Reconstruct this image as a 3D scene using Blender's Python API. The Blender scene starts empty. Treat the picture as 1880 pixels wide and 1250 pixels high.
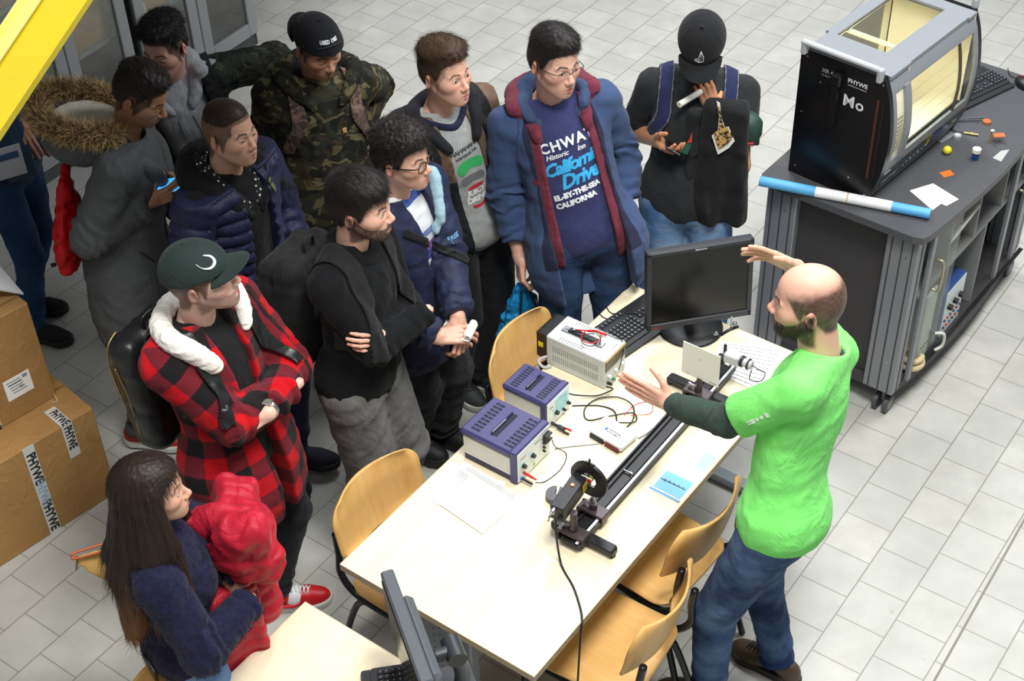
import bpy, bmesh, math, random
import numpy as np
from mathutils import Matrix, Vector
from mathutils.bvhtree import BVHTree

# ---------------------------------------------------------------- camera
F_PX, PITCH, ROLL, CAM_H = 2735.64305, 0.7146443, -0.03666419, 4.5569
YAW = 0.92851727                      # direction of the tile rows on the floor
scene = bpy.context.scene
COL = scene.collection
_fw = np.array([0, math.cos(PITCH), -math.sin(PITCH)])
_rt = np.array([1.0, 0, 0]); _up = np.cross(_rt, _fw)
CR = _rt*math.cos(ROLL) + _up*math.sin(ROLL)
CU = -_rt*math.sin(ROLL) + _up*math.cos(ROLL)
cam_data = bpy.data.cameras.new('camera')
cam_data.sensor_width = 36.0
cam_data.lens = F_PX/1880*36.0
cam_data.clip_start = 0.05
cam = bpy.data.objects.new('camera', cam_data)
M3 = Matrix((CR, CU, -_fw)).transposed()
cam.matrix_world = Matrix.Translation((0, 0, CAM_H)) @ M3.to_4x4()
COL.objects.link(cam)
scene.camera = cam

# ---------------------------------------------------------------- world, lights, exposure
scene.view_settings.view_transform = 'Standard'
scene.view_settings.look = 'None'
scene.view_settings.gamma = 1.0
scene.view_settings.use_curve_mapping = False
scene.view_settings.exposure = 0.0
world = bpy.data.worlds.new('hall_ambient'); scene.world = world
world.use_nodes = True
bg = world.node_tree.nodes['Background']
bg.inputs[0].default_value = (0.93, 0.96, 1.0, 1); bg.inputs[1].default_value = 0.26
def area_light(name, loc, sx, sy, power, color, target):
    d = bpy.data.lights.new(name, 'AREA'); d.shape = 'RECTANGLE'; d.size = sx; d.size_y = sy
    d.energy = power; d.color = color
    o = bpy.data.objects.new(name, d); o.location = loc
    o.rotation_euler = (Vector(target)-Vector(loc)).to_track_quat('-Z', 'Y').to_euler()
    COL.objects.link(o); return o
area_light('ceiling_lamp', (0.9, 2.3, 6.0), 1.3, 1.3, 285, (1.0, 0.985, 0.95), (0.3, 3.2, 0))
area_light('ceiling_lamp', (3.0, 5.2, 5.2), 2.4, 1.2, 165, (0.96, 0.98, 1.0), (2.0, 6.0, 0))
area_light('ceiling_lamp', (0.9, 7.6, 6.0), 2.4, 1.2, 260, (0.96, 0.98, 1.0), (0.8, 7.6, 0))
area_light('ceiling_lamp', (-1.3, 1.7, 6.0), 1.4, 1.4, 75, (1.0, 0.985, 0.95), (-1.4, 2.9, 0))

def at(x, y, z):
    """world point at height z that lies on the line of sight of photo pixel (x, y)"""
    d = (x-940)/F_PX*CR - (y-625)/F_PX*CU + _fw
    t = (z-CAM_H)/d[2]
    return np.array([d[0]*t, d[1]*t, z])
def pj(P):
    v = np.asarray(P, float)-np.array([0, 0, CAM_H]); d = v@_fw
    return 940+F_PX*(v@CR)/d, 625-F_PX*(v@CU)/d

# ---------------------------------------------------------------- object helpers
def tag(o, label=None, cat=None, group=None, kind=None):
    if label: o['label'] = label
    if cat: o['category'] = cat
    if group: o['group'] = group
    if kind: o['kind'] = kind
    return o
def thing(name, label, cat, loc=(0, 0, 0), rz=0.0, group=None):
    o = bpy.data.objects.new(name, None); o.empty_display_size = 0.05
    COL.objects.link(o); o.location = loc; o.rotation_euler = (0, 0, rz)
    return tag(o, label, cat, group)
def link_mesh(name, V, Fc, mats, parent=None, smooth=False, loc=None, rz=0.0, auto=None):
    me = bpy.data.meshes.new(name)
    me.from_pydata([tuple(v) for v in V], [], [tuple(f) for f in Fc]); me.update()
    o = bpy.data.objects.new(name, me); COL.objects.link(o)
    if not isinstance(mats, (list, tuple)): mats = [mats]
    for m in mats: me.materials.append(m)
    if smooth: me.shade_smooth()
    if parent is not None: o.parent = parent
    if loc is not None: o.location = loc
    o.rotation_euler = (0, 0, rz)
    return o
def world_child(o, parent):
    """parent an object whose mesh is in world coordinates"""
    o.parent = parent
    l = parent.location; e = parent.rotation_euler
    o.matrix_parent_inverse = (Matrix.Translation(l) @ e.to_matrix().to_4x4()).inverted()
    return o

class MB:
    """collects shapes with material slots; build() links ONE mesh object"""
    def __init__(s): s.V = []; s.F = []; s.M = []; s.S = []; s.mats = []
    def slot(s, m):
        if m not in s.mats: s.mats.append(m)
        return s.mats.index(m)
    def add(s, V, Fc, m=None, smooth=False):
        n = len(s.V); s.V += [tuple(v) for v in V]; s.F += [tuple(i+n for i in f) for f in Fc]
        k = s.slot(m) if m is not None else 0
        s.M += [k]*len(Fc); s.S += [smooth]*len(Fc); return s
    def box(s, c, d, m=None, rz=0, bev=0.0, R=None):
        """centre c, size d, bevelled edges"""
        b = min(bev, min(d)/2*0.98); hx, hy, hz = d[0]/2, d[1]/2, d[2]/2
        if b <= 0:
            V = [(x, y, z) for x in (-hx, hx) for y in (-hy, hy) for z in (-hz, hz)]
            Fc = [(0, 1, 3, 2), (4, 6, 7, 5), (0, 4, 5, 1), (2, 3, 7, 6), (0, 2, 6, 4), (1, 5, 7, 3)]
        else:
            V = []; idx = {}
            for sx in (-1, 1):
                for sy in (-1, 1):
                    for sz in (-1, 1):
                        for ax in range(3):
                            v = [sx*(hx-b), sy*(hy-b), sz*(hz-b)]
                            v[ax] = (sx*hx, sy*hy, sz*hz)[ax]
                            idx[(sx, sy, sz, ax)] = len(V); V.append(tuple(v))
            Fc = []
            for ax in range(3):
                o1, o2 = [a for a in range(3) if a != ax]
                for sg in (-1, 1):
                    q = []
                    for (a, bb) in ((-1, -1), (1, -1), (1, 1), (-1, 1)):
                        k = [0, 0, 0]; k[ax] = sg; k[o1] = a; k[o2] = bb; q.append(idx[tuple(k)+(ax,)])
                    Fc.append(q)
            for ax in range(3):
                o1, o2 = [a for a in range(3) if a != ax]
                for a in (-1, 1):
                    for bb in (-1, 1):
                        k0 = [0, 0, 0]; k0[o1] = a; k0[o2] = bb; k1 = list(k0); k0[ax] = -1; k1[ax] = 1
                        Fc.append([idx[tuple(k0)+(o1,)], idx[tuple(k1)+(o1,)], idx[tuple(k1)+(o2,)], idx[tuple(k0)+(o2,)]])
            for sx in (-1, 1):
                for sy in (-1, 1):
                    for sz in (-1, 1): Fc.append([idx[(sx, sy, sz, a)] for a in range(3)])
        c0, s0 = math.cos(rz), math.sin(rz)
        Vn = np.array(V)
        if R is not None: Vn = Vn@np.array(R).T
        else: Vn = np.stack([Vn[:, 0]*c0-Vn[:, 1]*s0, Vn[:, 0]*s0+Vn[:, 1]*c0, Vn[:, 2]], 1)
        Vn = Vn+np.array(c)
        # consistent outward winding
        ce = np.array(c); F2 = []
        for f in Fc:
            p = Vn[list(f)]; nrm = np.cross(p[1]-p[0], p[2]-p[0])
            F2.append(f if nrm@(p.mean(0)-ce) > 0 else f[::-1])
        return s.add(Vn, F2, m)
    def tube(s, pts, r, m=None, n=10, cap=True, closed=False, flat=None):
        """swept tube through pts, radius r (number or list)"""
        P = np.array(pts, float); k = len(P); rr = np.full(k, r) if np.isscalar(r) else np.array(r)
        T = np.gradient(P, axis=0) if not closed else np.roll(P, -1, 0)-np.roll(P, 1, 0)
        T /= np.linalg.norm(T, axis=1)[:, None]+1e-12
        ref = np.array([0, 0, 1.0]) if abs(T[0][2]) < 0.9 else np.array([1.0, 0, 0])
        nrm = np.cross(T[0], ref); nrm /= np.linalg.norm(nrm); V = []
        for i in range(k):
            nrm = nrm-T[i]*(nrm@T[i]); nrm /= np.linalg.norm(nrm)+1e-12; bn = np.cross(T[i], nrm)
            for j in range(n):
                a = 2*math.pi*j/n; fl = 1 if flat is None else flat
                V.append(P[i]+rr[i]*(math.cos(a)*nrm+math.sin(a)*bn*fl))
        Fc = []
        for i in range(k if closed else k-1):
            for j in range(n):
                a, b = i*n+j, i*n+(j+1) % n; i2 = (i+1) % k
                Fc.append((a, b, i2*n+(j+1) % n, i2*n+j))
        if cap and not closed: Fc.append(tuple(range(n))[::-1]); Fc.append(tuple((k-1)*n+j for j in range(n)))
        return s.add(V, Fc, m, True)
    def cyl(s, a, b, r, m=None, n=24, r2=None, smooth=True):
        a = np.array(a, float); b = np.array(b, float); d = (b-a)/np.linalg.norm(b-a)
        ref = np.array([0, 0, 1.0]) if abs(d[2]) < 0.9 else np.array([1.0, 0, 0])
        u = np.cross(d, ref); u /= np.linalg.norm(u); v = np.cross(d, u); r2 = r if r2 is None else r2
        ring = [math.cos(2*math.pi*j/n)*u+math.sin(2*math.pi*j/n)*v for j in range(n)]
        V = [a+r*q for q in ring]+[b+r2*q for q in ring]
        s.add(V, [(j, n+j, n+(j+1) % n, (j+1) % n) for j in range(n)], m, smooth)
        V2 = V; s.add(V2, [tuple(range(n)), tuple(range(2*n-1, n-1, -1))], m, False); return s
    def lathe(s, c, prof, m=None, n=32):
        V = []; Fc = []
        for (r, z) in prof:
            for j in range(n):
                a = 2*math.pi*j/n; V.append((c[0]+r*math.cos(a), c[1]+r*math.sin(a), c[2]+z))
        for i in range(len(prof)-1):
            for j in range(n): Fc.append((i*n+j, i*n+(j+1) % n, (i+1)*n+(j+1) % n, (i+1)*n+j))
        if prof[0][0] > 1e-5: Fc.append(tuple(range(n))[::-1])
        if prof[-1][0] > 1e-5: Fc.append(tuple((len(prof)-1)*n+j for j in range(n)))
        return s.add(V, Fc, m, True)
    def prism(s, pts, z0, z1, m=None, fn=None):
        """polygon (CCW, xy) extruded z0..z1; fn maps points"""
        n = len(pts); V = [(x, y, z0) for x, y in pts]+[(x, y, z1) for x, y in pts]
        if fn: V = [fn(v) for v in V]
        Fc = [tuple(range(n))[::-1], tuple(range(n, 2*n))]+[(i, (i+1) % n, n+(i+1) % n, n+i) for i in range(n)]
        return s.add(V, Fc, m)
    def build(s, name, parent=None, mats=None, loc=None, rz=0.0, world=False, fixn=False):
        o = link_mesh(name, s.V, s.F, mats if mats is not None else s.mats, None, False, loc, rz)
        me = o.data
        me.polygons.foreach_set('material_index', s.M if mats is None else [0]*len(s.M))
        me.polygons.foreach_set('use_smooth', s.S); me.update()
        if fixn:
            b = bmesh.new(); b.from_mesh(me); bmesh.ops.recalc_face_normals(b, faces=b.faces); b.to_mesh(me); b.free()
        if parent is not None:
            if world: world_child(o, parent)
            else: o.parent = parent
        return o
def rounded_rect(w, d, r, n=5, cx=0, cy=0):
    P = []
    for (sx, sy, a0) in ((1, -1, -90), (1, 1, 0), (-1, 1, 90), (-1, -1, 180)):
        for i in range(n+1):
            a = math.radians(a0+90*i/n); P.append((cx+sx*(w/2-r)+r*math.cos(a), cy+sy*(d/2-r)+r*math.sin(a)))
    return P
def spline(pts, n=8, closed=False):
    """Catmull-Rom through pts"""
    P = np.array(pts, float); out = []
    k = len(P); rng = range(k) if closed else range(k-1)
    for i in rng:
        g = (lambda j: P[j % k]) if closed else (lambda j: P[min(max(j, 0), k-1)])
        p0, p1, p2, p3 = g(i-1), g(i), g(i+1), g(i+2)
        for t in np.linspace(0, 1, n, endpoint=False):
            out.append(0.5*((2*p1)+(-p0+p2)*t+(2*p0-5*p1+4*p2-p3)*t*t+(-p0+3*p1-3*p2+p3)*t**3))
    if not closed: out.append(P[-1])
    return np.array(out)
def text_polys(txt, size=1.0, bold=0.0, spacing=1.0, shear=0.0):
    """vertices (x,y) and faces of a line of lettering, centred"""
    cu = bpy.data.curves.new('lettering', 'FONT'); cu.body = txt; cu.size = size; cu.offset = bold
    cu.align_x = 'CENTER'; cu.align_y = 'CENTER'; cu.space_character = spacing; cu.shear = shear; cu.resolution_u = 2
    o = bpy.data.objects.new('lettering', cu); COL.objects.link(o)
    dg = bpy.context.evaluated_depsgraph_get(); me = o.evaluated_get(dg).to_mesh()
    V = np.array([v.co[:] for v in me.vertices]) if len(me.vertices) else np.zeros((0, 3)); Fc = [tuple(p.vertices) for p in me.polygons]
    o.evaluated_get(dg).to_mesh_clear(); bpy.data.objects.remove(o); bpy.data.curves.remove(cu)
    return V, Fc
def add_text(mb, txt, size, origin, ux, uy, m, bold=0.0, spacing=1.0, shear=0.0, lift=0.0006, sx=1.0):
    V, Fc = text_polys(txt, size, bold, spacing, shear)
    ux = np.array(ux, float); uy = np.array(uy, float); n = np.cross(ux, uy); n /= np.linalg.norm(n)
    W = [np.array(origin)+v[0]*sx*ux+v[1]*uy+n*lift for v in V]
    mb.add(W, Fc, m); return mb

# ---------------------------------------------------------------- materials
def srgb(h):
    if isinstance(h, str):
        c = [int(h[i:i+2], 16)/255 for i in (0, 2, 4)]
    else: c = [v/255 for v in h]
    return tuple(v/12.92 if v <= 0.04045 else ((v+0.055)/1.055)**2.4 for v in c)
class NT:
    """tiny node-graph builder"""
    def __init__(s, name):
        s.m = bpy.data.materials.new(name); s.m.use_nodes = True; s.t = s.m.node_tree
        s.b = s.t.nodes['Principled BSDF']
    def n(s, ty, **kw):
        nd = s.t.nodes.new(ty)
        for k, v in kw.items():
            if k.startswith('_'): setattr(nd, k[1:], v)
        return nd
    def set(s, sock, v):
        if isinstance(v, bpy.types.NodeSocket): s.t.links.new(v, sock)
        elif isinstance(v, tuple) and len(v) == 3 and sock.type == 'RGBA': sock.default_value = (*v, 1)
        else: sock.default_value = v
    def math(s, op, a, b=0.0, c=0.0, clamp=False):
        nd = s.n('ShaderNodeMath', _operation=op, _use_clamp=clamp)
        s.set(nd.inputs[0], a); s.set(nd.inputs[1], b); s.set(nd.inputs[2], c); return nd.outputs[0]
    def coord(s, kind='Object'): return s.n('ShaderNodeTexCoord').outputs[kind]
    def attr(s, name, out='Vector'): 
        nd = s.n('ShaderNodeAttribute', _attribute_name=name); return nd.outputs[out]
    def mapping(s, v, scale=(1, 1, 1), rot=(0, 0, 0), loc=(0, 0, 0)):
        nd = s.n('ShaderNodeMapping'); s.set(nd.inputs[0], v); nd.inputs[1].default_value = loc
        nd.inputs[2].default_value = rot; nd.inputs[3].default_value = scale; return nd.outputs[0]
    def noise(s, v, scale, detail=3, rough=0.5, out=0, dist=0.0):
        nd = s.n('ShaderNodeTexNoise'); s.set(nd.inputs['Vector'], v); nd.inputs['Scale'].default_value = scale
        nd.inputs['Detail'].default_value = detail; nd.inputs['Roughness'].default_value = rough
        nd.inputs['Distortion'].default_value = dist; return nd.outputs[out]
    def ramp(s, f, stops, interp='LINEAR'):
        nd = s.n('ShaderNodeValToRGB'); s.set(nd.inputs[0], f); cr = nd.color_ramp; cr.interpolation = interp
        while len(cr.elements) < len(stops): cr.elements.new(0.5)
        for e, (p, c) in zip(cr.elements, stops): e.position = p; e.color = (*c, 1) if len(c) == 3 else c
        return nd.outputs[0]
    def mix(s, f, a, b, mode='MIX'):
        nd = s.n('ShaderNodeMix', _data_type='RGBA', _blend_type=mode); s.set(nd.inputs[0], f)
        s.set(nd.inputs[6], a); s.set(nd.inputs[7], b); return nd.outputs[2]
    def sep(s, v):
        nd = s.n('ShaderNodeSeparateXYZ'); s.set(nd.inputs[0], v); return nd.outputs
    def comb(s, x, y, z):
        nd = s.n('ShaderNodeCombineXYZ'); s.set(nd.inputs[0], x); s.set(nd.inputs[1], y); s.set(nd.inputs[2], z); return nd.outputs[0]
    def bump(s, h, strength=0.3, dist=0.01):
        nd = s.n('ShaderNodeBump'); nd.inputs['Strength'].default_value = strength; nd.inputs['Distance'].default_value = dist
        s.set(nd.inputs['Height'], h); s.t.links.new(nd.outputs[0], s.b.inputs['Normal'])
    def fin(s, color=None, rough=0.5, metal=0.0, spec=None, **kw):
        if color is not None: s.set(s.b.inputs['Base Color'], color)
        s.set(s.b.inputs['Roughness'], rough); s.set(s.b.inputs['Metallic'], metal)
        if spec is not None: s.b.inputs['Specular IOR Level'].default_value = spec
        for k, v in kw.items(): s.set(s.b.inputs[k.replace('_', ' ')], v)
        return s.m
_mc = {}
def plain(hexc, rough=0.5, metal=0.0, spec=None, var=0.06, bump=0.0, bscale=400, name=None):
    key = (hexc, rough, metal, spec, var, bump, bscale)
    if key in _mc: return _mc[key]
    t = NT(name or 'surface_'+str(hexc)); c = srgb(hexc); o = t.coord()
    nz = t.noise(o, 30, 4); 
    col = t.mix(t.math('MULTIPLY', nz, 1.0), tuple(max(0, v*(1-var)) for v in c), tuple(min(1, v*(1+var)) for v in c))
    if bump: t.bump(t.noise(o, bscale, 2), bump, 0.002)
    _mc[key] = t.fin(col, rough, metal, spec); return _mc[key]
def cloth(hexc, var=0.18, scale=14, weave=900, bump=0.35, rough=0.92, sheen=0.25, name=None, second=None):
    key = ('cl', hexc, var, scale, weave, bump, rough, sheen, second)
    if key in _mc: return _mc[key]
    t = NT(name or 'cloth_'+str(hexc)); c = srgb(hexc); o = t.coord()
    nz = t.noise(o, scale, 5, 0.6)
    a = tuple(v*(1-var) for v in c); b = tuple(min(1, v*(1+var)) for v in c) if second is None else srgb(second)
    col = t.mix(t.ramp(nz, [(0.3, (0, 0, 0)), (0.7, (1, 1, 1))]), a, b)
    wr = t.noise(t.mapping(o, scale=(1, 1, 0.55)), 11, 3, 0.5, dist=1.6); wr = t.math('ABSOLUTE', t.math('SUBTRACT', wr, 0.5))
    wv = t.math('MULTIPLY', t.noise(o, weave, 2), 0.10*bump/0.35)
    t.bump(t.math('ADD', t.math('MULTIPLY', wr, 1.6), wv), 0.55, 0.012)
    m = t.fin(col, rough, spec=0.25); t.b.inputs['Sheen Weight'].default_value = sheen*.25; t.b.inputs['Sheen Roughness'].default_value = 0.5
    _mc[key] = m; return m

# ---------------------------------------------------------------- distance fields -> meshes
def rc(P, a, b, r1, r2):
    a = np.asarray(a, float); b = np.asarray(b, float); ba = b-a
    q = P-a; t = np.clip(q@ba/(ba@ba+1e-12), 0, 1)
    return np.linalg.norm(q-t[:, None]*ba, axis=1)-(r1+(r2-r1)*t)
def el(P, c, R, r):
    q = (P-np.asarray(c)) if R is None else (P-np.asarray(c))@np.asarray(R)
    r = np.asarray(r, float); k = np.sqrt(((q/r)**2).sum(1)); g = np.sqrt(((q/(r*r))**2).sum(1))+1e-9
    return k*(k-1)/g
def bx(P, c, R, h, r=0.0):
    q = (P-np.asarray(c)) if R is None else (P-np.asarray(c))@np.asarray(R)
    q = np.abs(q)-(np.asarray(h)-r)
    return np.linalg.norm(np.maximum(q, 0), axis=1)+np.minimum(q.max(1), 0)-r
def smin(a, b, k):
    h = np.clip(0.5+0.5*(b-a)/k, 0, 1); return b*(1-h)+a*h-k*h*(1-h)
def smax(a, b, k): return -smin(-a, -b, k)
def sstep(a, b, x):
    t = np.clip((x-a)/(b-a), 0, 1); return t*t*(3-2*t)
def wob(P, s, seed=0):
    """cheap smooth 3-D noise, about -1..1"""
    rs = np.random.RandomState(seed); out = 0
    for i in range(4):
        d = rs.normal(size=3); d /= np.linalg.norm(d); d2 = rs.normal(size=3); d2 /= np.linalg.norm(d2)
        f = 6.283/s*(0.7+0.5*i*0.5)
        out = out+np.sin(P@d*f+rs.rand()*6+1.3*np.sin(P@d2*f*0.7+rs.rand()*6))/(1+0.4*i)
    return out/2.6
def nets(f, lo, hi, h, B=6, slack=1.35):
    """surface-nets mesh of f<0 in the box lo..hi with cell h (only near-surface blocks are sampled)"""
    lo = np.asarray(lo, float); hi = np.asarray(hi, float)
    nb = np.maximum(1, np.ceil((hi-lo)/(h*B)).astype(int)); N = nb*B+1
    bi = np.stack(np.meshgrid(*[np.arange(k) for k in nb], indexing='ij'), -1).reshape(-1, 3)
    cen = lo+(bi+0.5)*B*h; d = f(cen); lim = B*h*0.87*slack+0.012
    act = np.abs(d) < lim
    G = np.where(d < 0, -1.0, 1.0).reshape(nb)
    G = np.repeat(np.repeat(np.repeat(G, B, 0), B, 1), B, 2); G = np.pad(G, ((0, 1), (0, 1), (0, 1)), mode='edge')
    mask = np.zeros(N, bool); A = act.reshape(nb)
    Am = np.repeat(np.repeat(np.repeat(A, B, 0), B, 1), B, 2)
    mask[:-1, :-1, :-1] |= Am; mask[1:, :-1, :-1] |= Am; mask[:-1, 1:, :-1] |= Am; mask[:-1, :-1, 1:] |= Am
    mask[1:, 1:, :-1] |= Am; mask[1:, :-1, 1:] |= Am; mask[:-1, 1:, 1:] |= Am; mask[1:, 1:, 1:] |= Am
    idx = np.argwhere(mask); vals = np.empty(len(idx))
    for s in range(0, len(idx), 200000): vals[s:s+200000] = f(lo+idx[s:s+200000]*h)
    G[mask] = vals
    G[0] = 1; G[-1] = 1; G[:, 0] = 1; G[:, -1] = 1; G[:, :, 0] = 1; G[:, :, -1] = 1
    S = G < 0
    c = sum(S[i:N[0]-1+i, j:N[1]-1+j, k:N[2]-1+k].astype(np.int8) for i in (0, 1) for j in (0, 1) for k in (0, 1))
    cell = np.argwhere((c > 0) & (c < 8))
    if len(cell) == 0: return np.zeros((0, 3)), np.zeros((0, 4), int)
    vid = -np.ones(N-1, int); vid[tuple(cell.T)] = np.arange(len(cell))
    acc = np.zeros((len(cell), 3)); cnt = np.zeros(len(cell))
    cor = [(i, j, k) for i in (0, 1) for j in (0, 1) for k in (0, 1)]
    for a in cor:
        for ax in range(3):
            if a[ax] == 1: continue
            b = list(a); b[ax] = 1
            ga = G[tuple((cell+a).T)]; gb = G[tuple((cell+np.array(b)).T)]
            x = (ga < 0) != (gb < 0); t = ga[x]/(ga[x]-gb[x])
            p = np.repeat(np.array([a], float), x.sum(), 0); p[:, ax] = t
            acc[x] += p; cnt[x] += 1
    V = lo+(cell+acc/cnt[:, None])*h
    Q = []
    for ax in range(3):
        o1, o2 = (ax+1) % 3, (ax+2) % 3
        sl0 = [slice(None)]*3; sl1 = [slice(None)]*3; sl0[ax] = slice(0, -1); sl1[ax] = slice(1, None)
        s0 = S[tuple(sl0)]; s1 = S[tuple(sl1)]; e = np.argwhere(s0 != s1)
        e = e[(e[:, o1] > 0) & (e[:, o2] > 0) & (e[:, o1] < N[o1]-1) & (e[:, o2] < N[o2]-1)]
        fl = s0[tuple(e.T)]
        def v(d1, d2):
            q = e.copy(); q[:, o1] -= d1; q[:, o2] -= d2; return vid[tuple(q.T)]
        q = np.stack([v(1, 1), v(0, 1), v(0, 0), v(1, 0)], 1)
        q[~fl] = q[~fl][:, ::-1]; Q.append(q)
    return V, np.concatenate(Q)
def np_mesh(name, V, Q, mats, parent=None, attrs=None, smooth=True, midx=None, tris=None):
    me = bpy.data.meshes.new(name); nv = len(V); q = len(Q); t = 0 if tris is None else len(tris)
    me.vertices.add(nv); me.vertices.foreach_set('co', np.asarray(V, np.float32).ravel())
    me.loops.add(q*4+t*3); lv = np.asarray(Q, np.int32).ravel()
    if t: lv = np.concatenate([lv, np.asarray(tris, np.int32).ravel()])
    me.loops.foreach_set('vertex_index', lv); me.polygons.add(q+t)
    ls = np.concatenate([np.arange(q)*4, q*4+np.arange(t)*3]).astype(np.int32)
    me.polygons.foreach_set('loop_start', ls)
    me.update(calc_edges=True); me.validate()
    if smooth: me.shade_smooth()
    for m in (mats if isinstance(mats, (list, tuple)) else [mats]): me.materials.append(m)
    if midx is not None: me.polygons.foreach_set('material_index', np.asarray(midx, np.int32))
    if attrs:
        for k, a in attrs.items():
            if a.shape[1] == 4:
                at_ = me.attributes.new(k, 'FLOAT_COLOR', 'POINT'); at_.data.foreach_set('color', np.asarray(a, np.float32).ravel())
            else:
                at_ = me.attributes.new(k, 'FLOAT_VECTOR', 'POINT'); at_.data.foreach_set('vector', np.asarray(a, np.float32).ravel())
    o = bpy.data.objects.new(name, me); COL.objects.link(o)
    if parent is not None: world_child(o, parent)
    return o
def join_parts(parts):
    """[(V,Q,attr dict)] -> one"""
    V = []; Q = []; n = 0; A = {}
    for (v, q, a) in parts:
        V.append(v); Q.append(np.asarray(q)+n); n += len(v)
        for k, x in a.items(): A.setdefault(k, []).append(x)
    return np.concatenate(V), np.concatenate(Q), {k: np.concatenate(x) for k, x in A.items()}
def strands(P, D, N, length, width, seg=4, curl=0.0, seed=0, grav=0.0, lift=0.25, jit=.16):
    """flat tapering hair ribbons growing from points P along D, facing N"""
    rs = np.random.RandomState(seed); n = len(P); L = length*(0.6+0.8*rs.rand(n))
    d = D+lift*N+rs.normal(size=(n, 3))*jit; d /= np.linalg.norm(d, axis=1)[:, None]
    side = np.cross(d, N); side /= np.linalg.norm(side, axis=1)[:, None]+1e-9
    V = np.zeros((n, seg+1, 2, 3)); p = P-N*0.002; ph = rs.rand(n)*6.28
    for k in range(seg+1):
        w = width*(1-0.85*k/seg)
        V[:, k, 0] = p-side*w/2; V[:, k, 1] = p+side*w/2
        dd = d+side*(curl*np.sin(ph+k*1.7))[:, None]+N*(curl*np.cos(ph+k*1.7)*0.6)[:, None]
        p = p+dd*(L/seg)[:, None]
        d = d-lift*0.55*N/seg*2+np.array([0, 0, -grav])/seg; d /= np.linalg.norm(d, axis=1)[:, None]
    base = np.arange(n)[:, None]*(2*(seg+1)); Q = []
    for k in range(seg): Q.append(np.stack([base[:, 0]+2*k, base[:, 0]+2*k+1, base[:, 0]+2*k+3, base[:, 0]+2*k+2], 1))
    return V.reshape(-1, 3), np.concatenate(Q)
def vnormals(V, Q):
    n = np.cross(V[Q[:, 2]]-V[Q[:, 0]], V[Q[:, 3]]-V[Q[:, 1]]); N = np.zeros_like(V)
    for k in range(4): np.add.at(N, Q[:, k], n)
    return N/(np.linalg.norm(N, axis=1)[:, None]+1e-12)

# ---------------------------------------------------------------- the hall: floor, walls, cabinets, beam
TILE = 0.2
def floor_material():
    t = NT('grey_floor_tiles'); o = t.coord()
    c, s = math.cos(YAW), math.sin(YAW); q = t.sep(o)
    u = t.math('MULTIPLY_ADD', q[0], c/TILE/1.00973, t.math('MULTIPLY', q[1], s/TILE/1.00973))
    v = t.math('MULTIPLY_ADD', q[0], s/TILE, t.math('MULTIPLY', q[1], -c/TILE))
    v = t.math('ADD', v, -0.05+60)
    row = t.math('FLOOR', v)
    uu = t.math('ADD', u, t.math('MULTIPLY_ADD', t.math('SUBTRACT', row, 60.0), 0.484, 60-0.88))
    fu = t.math('FRACT', uu); fv = t.math('FRACT', v)
    du = t.math('MINIMUM', fu, t.math('SUBTRACT', 1.0, fu)); dv = t.math('MINIMUM', fv, t.math('SUBTRACT', 1.0, fv))
    d = t.math('MINIMUM', du, dv)
    gu = t.math('SMOOTH_MIN', du, t.math('MULTIPLY', dv, 0.8), 0.002)
    line = t.ramp(gu, [(0.0, (0, 0, 0)), (0.006, (0.25, 0.25, 0.25)), (0.015, (1, 1, 1))])
    cell = t.comb(t.math('FLOOR', uu), row, 0.0)
    wn = t.n('ShaderNodeTexWhiteNoise', _noise_dimensions='2D'); t.set(wn.inputs['Vector'], cell)
    n1 = t.noise(o, 5.5, 5, 0.62); n2 = t.noise(o, 160, 2)
    base = t.mix(t.ramp(n1, [(0.3, (0, 0, 0)), (0.72, (1, 1, 1))]), srgb('b4b3ac'), srgb('c9c8c1'))
    base = t.mix(t.math('MULTIPLY', wn.outputs[0], 0.45), base, srgb('aeafab'))
    spot = t.ramp(t.noise(o, 28, 2, 0.4), [(0.75, (1, 1, 1)), (0.79, (0.82, 0.82, 0.80))])
    base = t.mix(1.0, base, spot, 'MULTIPLY')
    col = t.mix(line, srgb('85827a'), base)
    h = t.math('ADD', t.math('MULTIPLY', line, 1.0), t.math('MULTIPLY', n2, 0.08))
    t.bump(h, 0.35, 0.002)
    return t.fin(col, t.math('MULTIPLY_ADD', n1, 0.25, 0.30), spec=0.4)
fl = MB(); fl.box((0.5, 6.0, -0.05), (14, 18, 0.1))
tag(fl.build('floor', mats=[floor_material()]), kind='structure')
# wide expansion joint in the tiling at the right
j = MB(); p0 = at(1880, 955, 0); p1 = at(1715, 1250, 0); dj = (p1-p0)/np.linalg.norm(p1-p0)
a0 = p0-dj*3.2; a1 = p1+dj*0.8
sd = np.array([dj[1], -dj[0], 0])*0.0045
j.add([a0-sd+[0, 0, .0008], a1-sd+[0, 0, .0008], a1+sd+[0, 0, .0008], a0+sd+[0, 0, .0008]], [(0, 1, 2, 3)], plain('857f74', 0.8))
tag(j.build('trim_1'), kind='structure')

WALLM = plain('a8aaab', 0.9, var=0.03, name='painted_wall')
w = MB(); w.box((0.5, 13.0, 3.3), (14, 0.15, 6.8)); tag(w.build('wall_back', mats=[WALLM]), kind='structure')
w = MB(); w.box((-5.6, 5.5, 3.3), (0.15, 15, 6.8)); tag(w.build('wall_left', mats=[WALLM]), kind='structure')
w = MB(); w.box((7.4, 5.5, 3.3), (0.15, 15, 6.8)); tag(w.build('wall_right', mats=[WALLM]), kind='structure')

# unseen mezzanine slab over the cabinets, added and sized to shade the upper left
mz = MB(); mz.box((-2.9, 6.9, 2.95), (5.3, 6.6, 0.2)); tag(mz.build('shade_slab', mats=[plain('8d8f90', 0.9)]), kind='structure')

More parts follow.
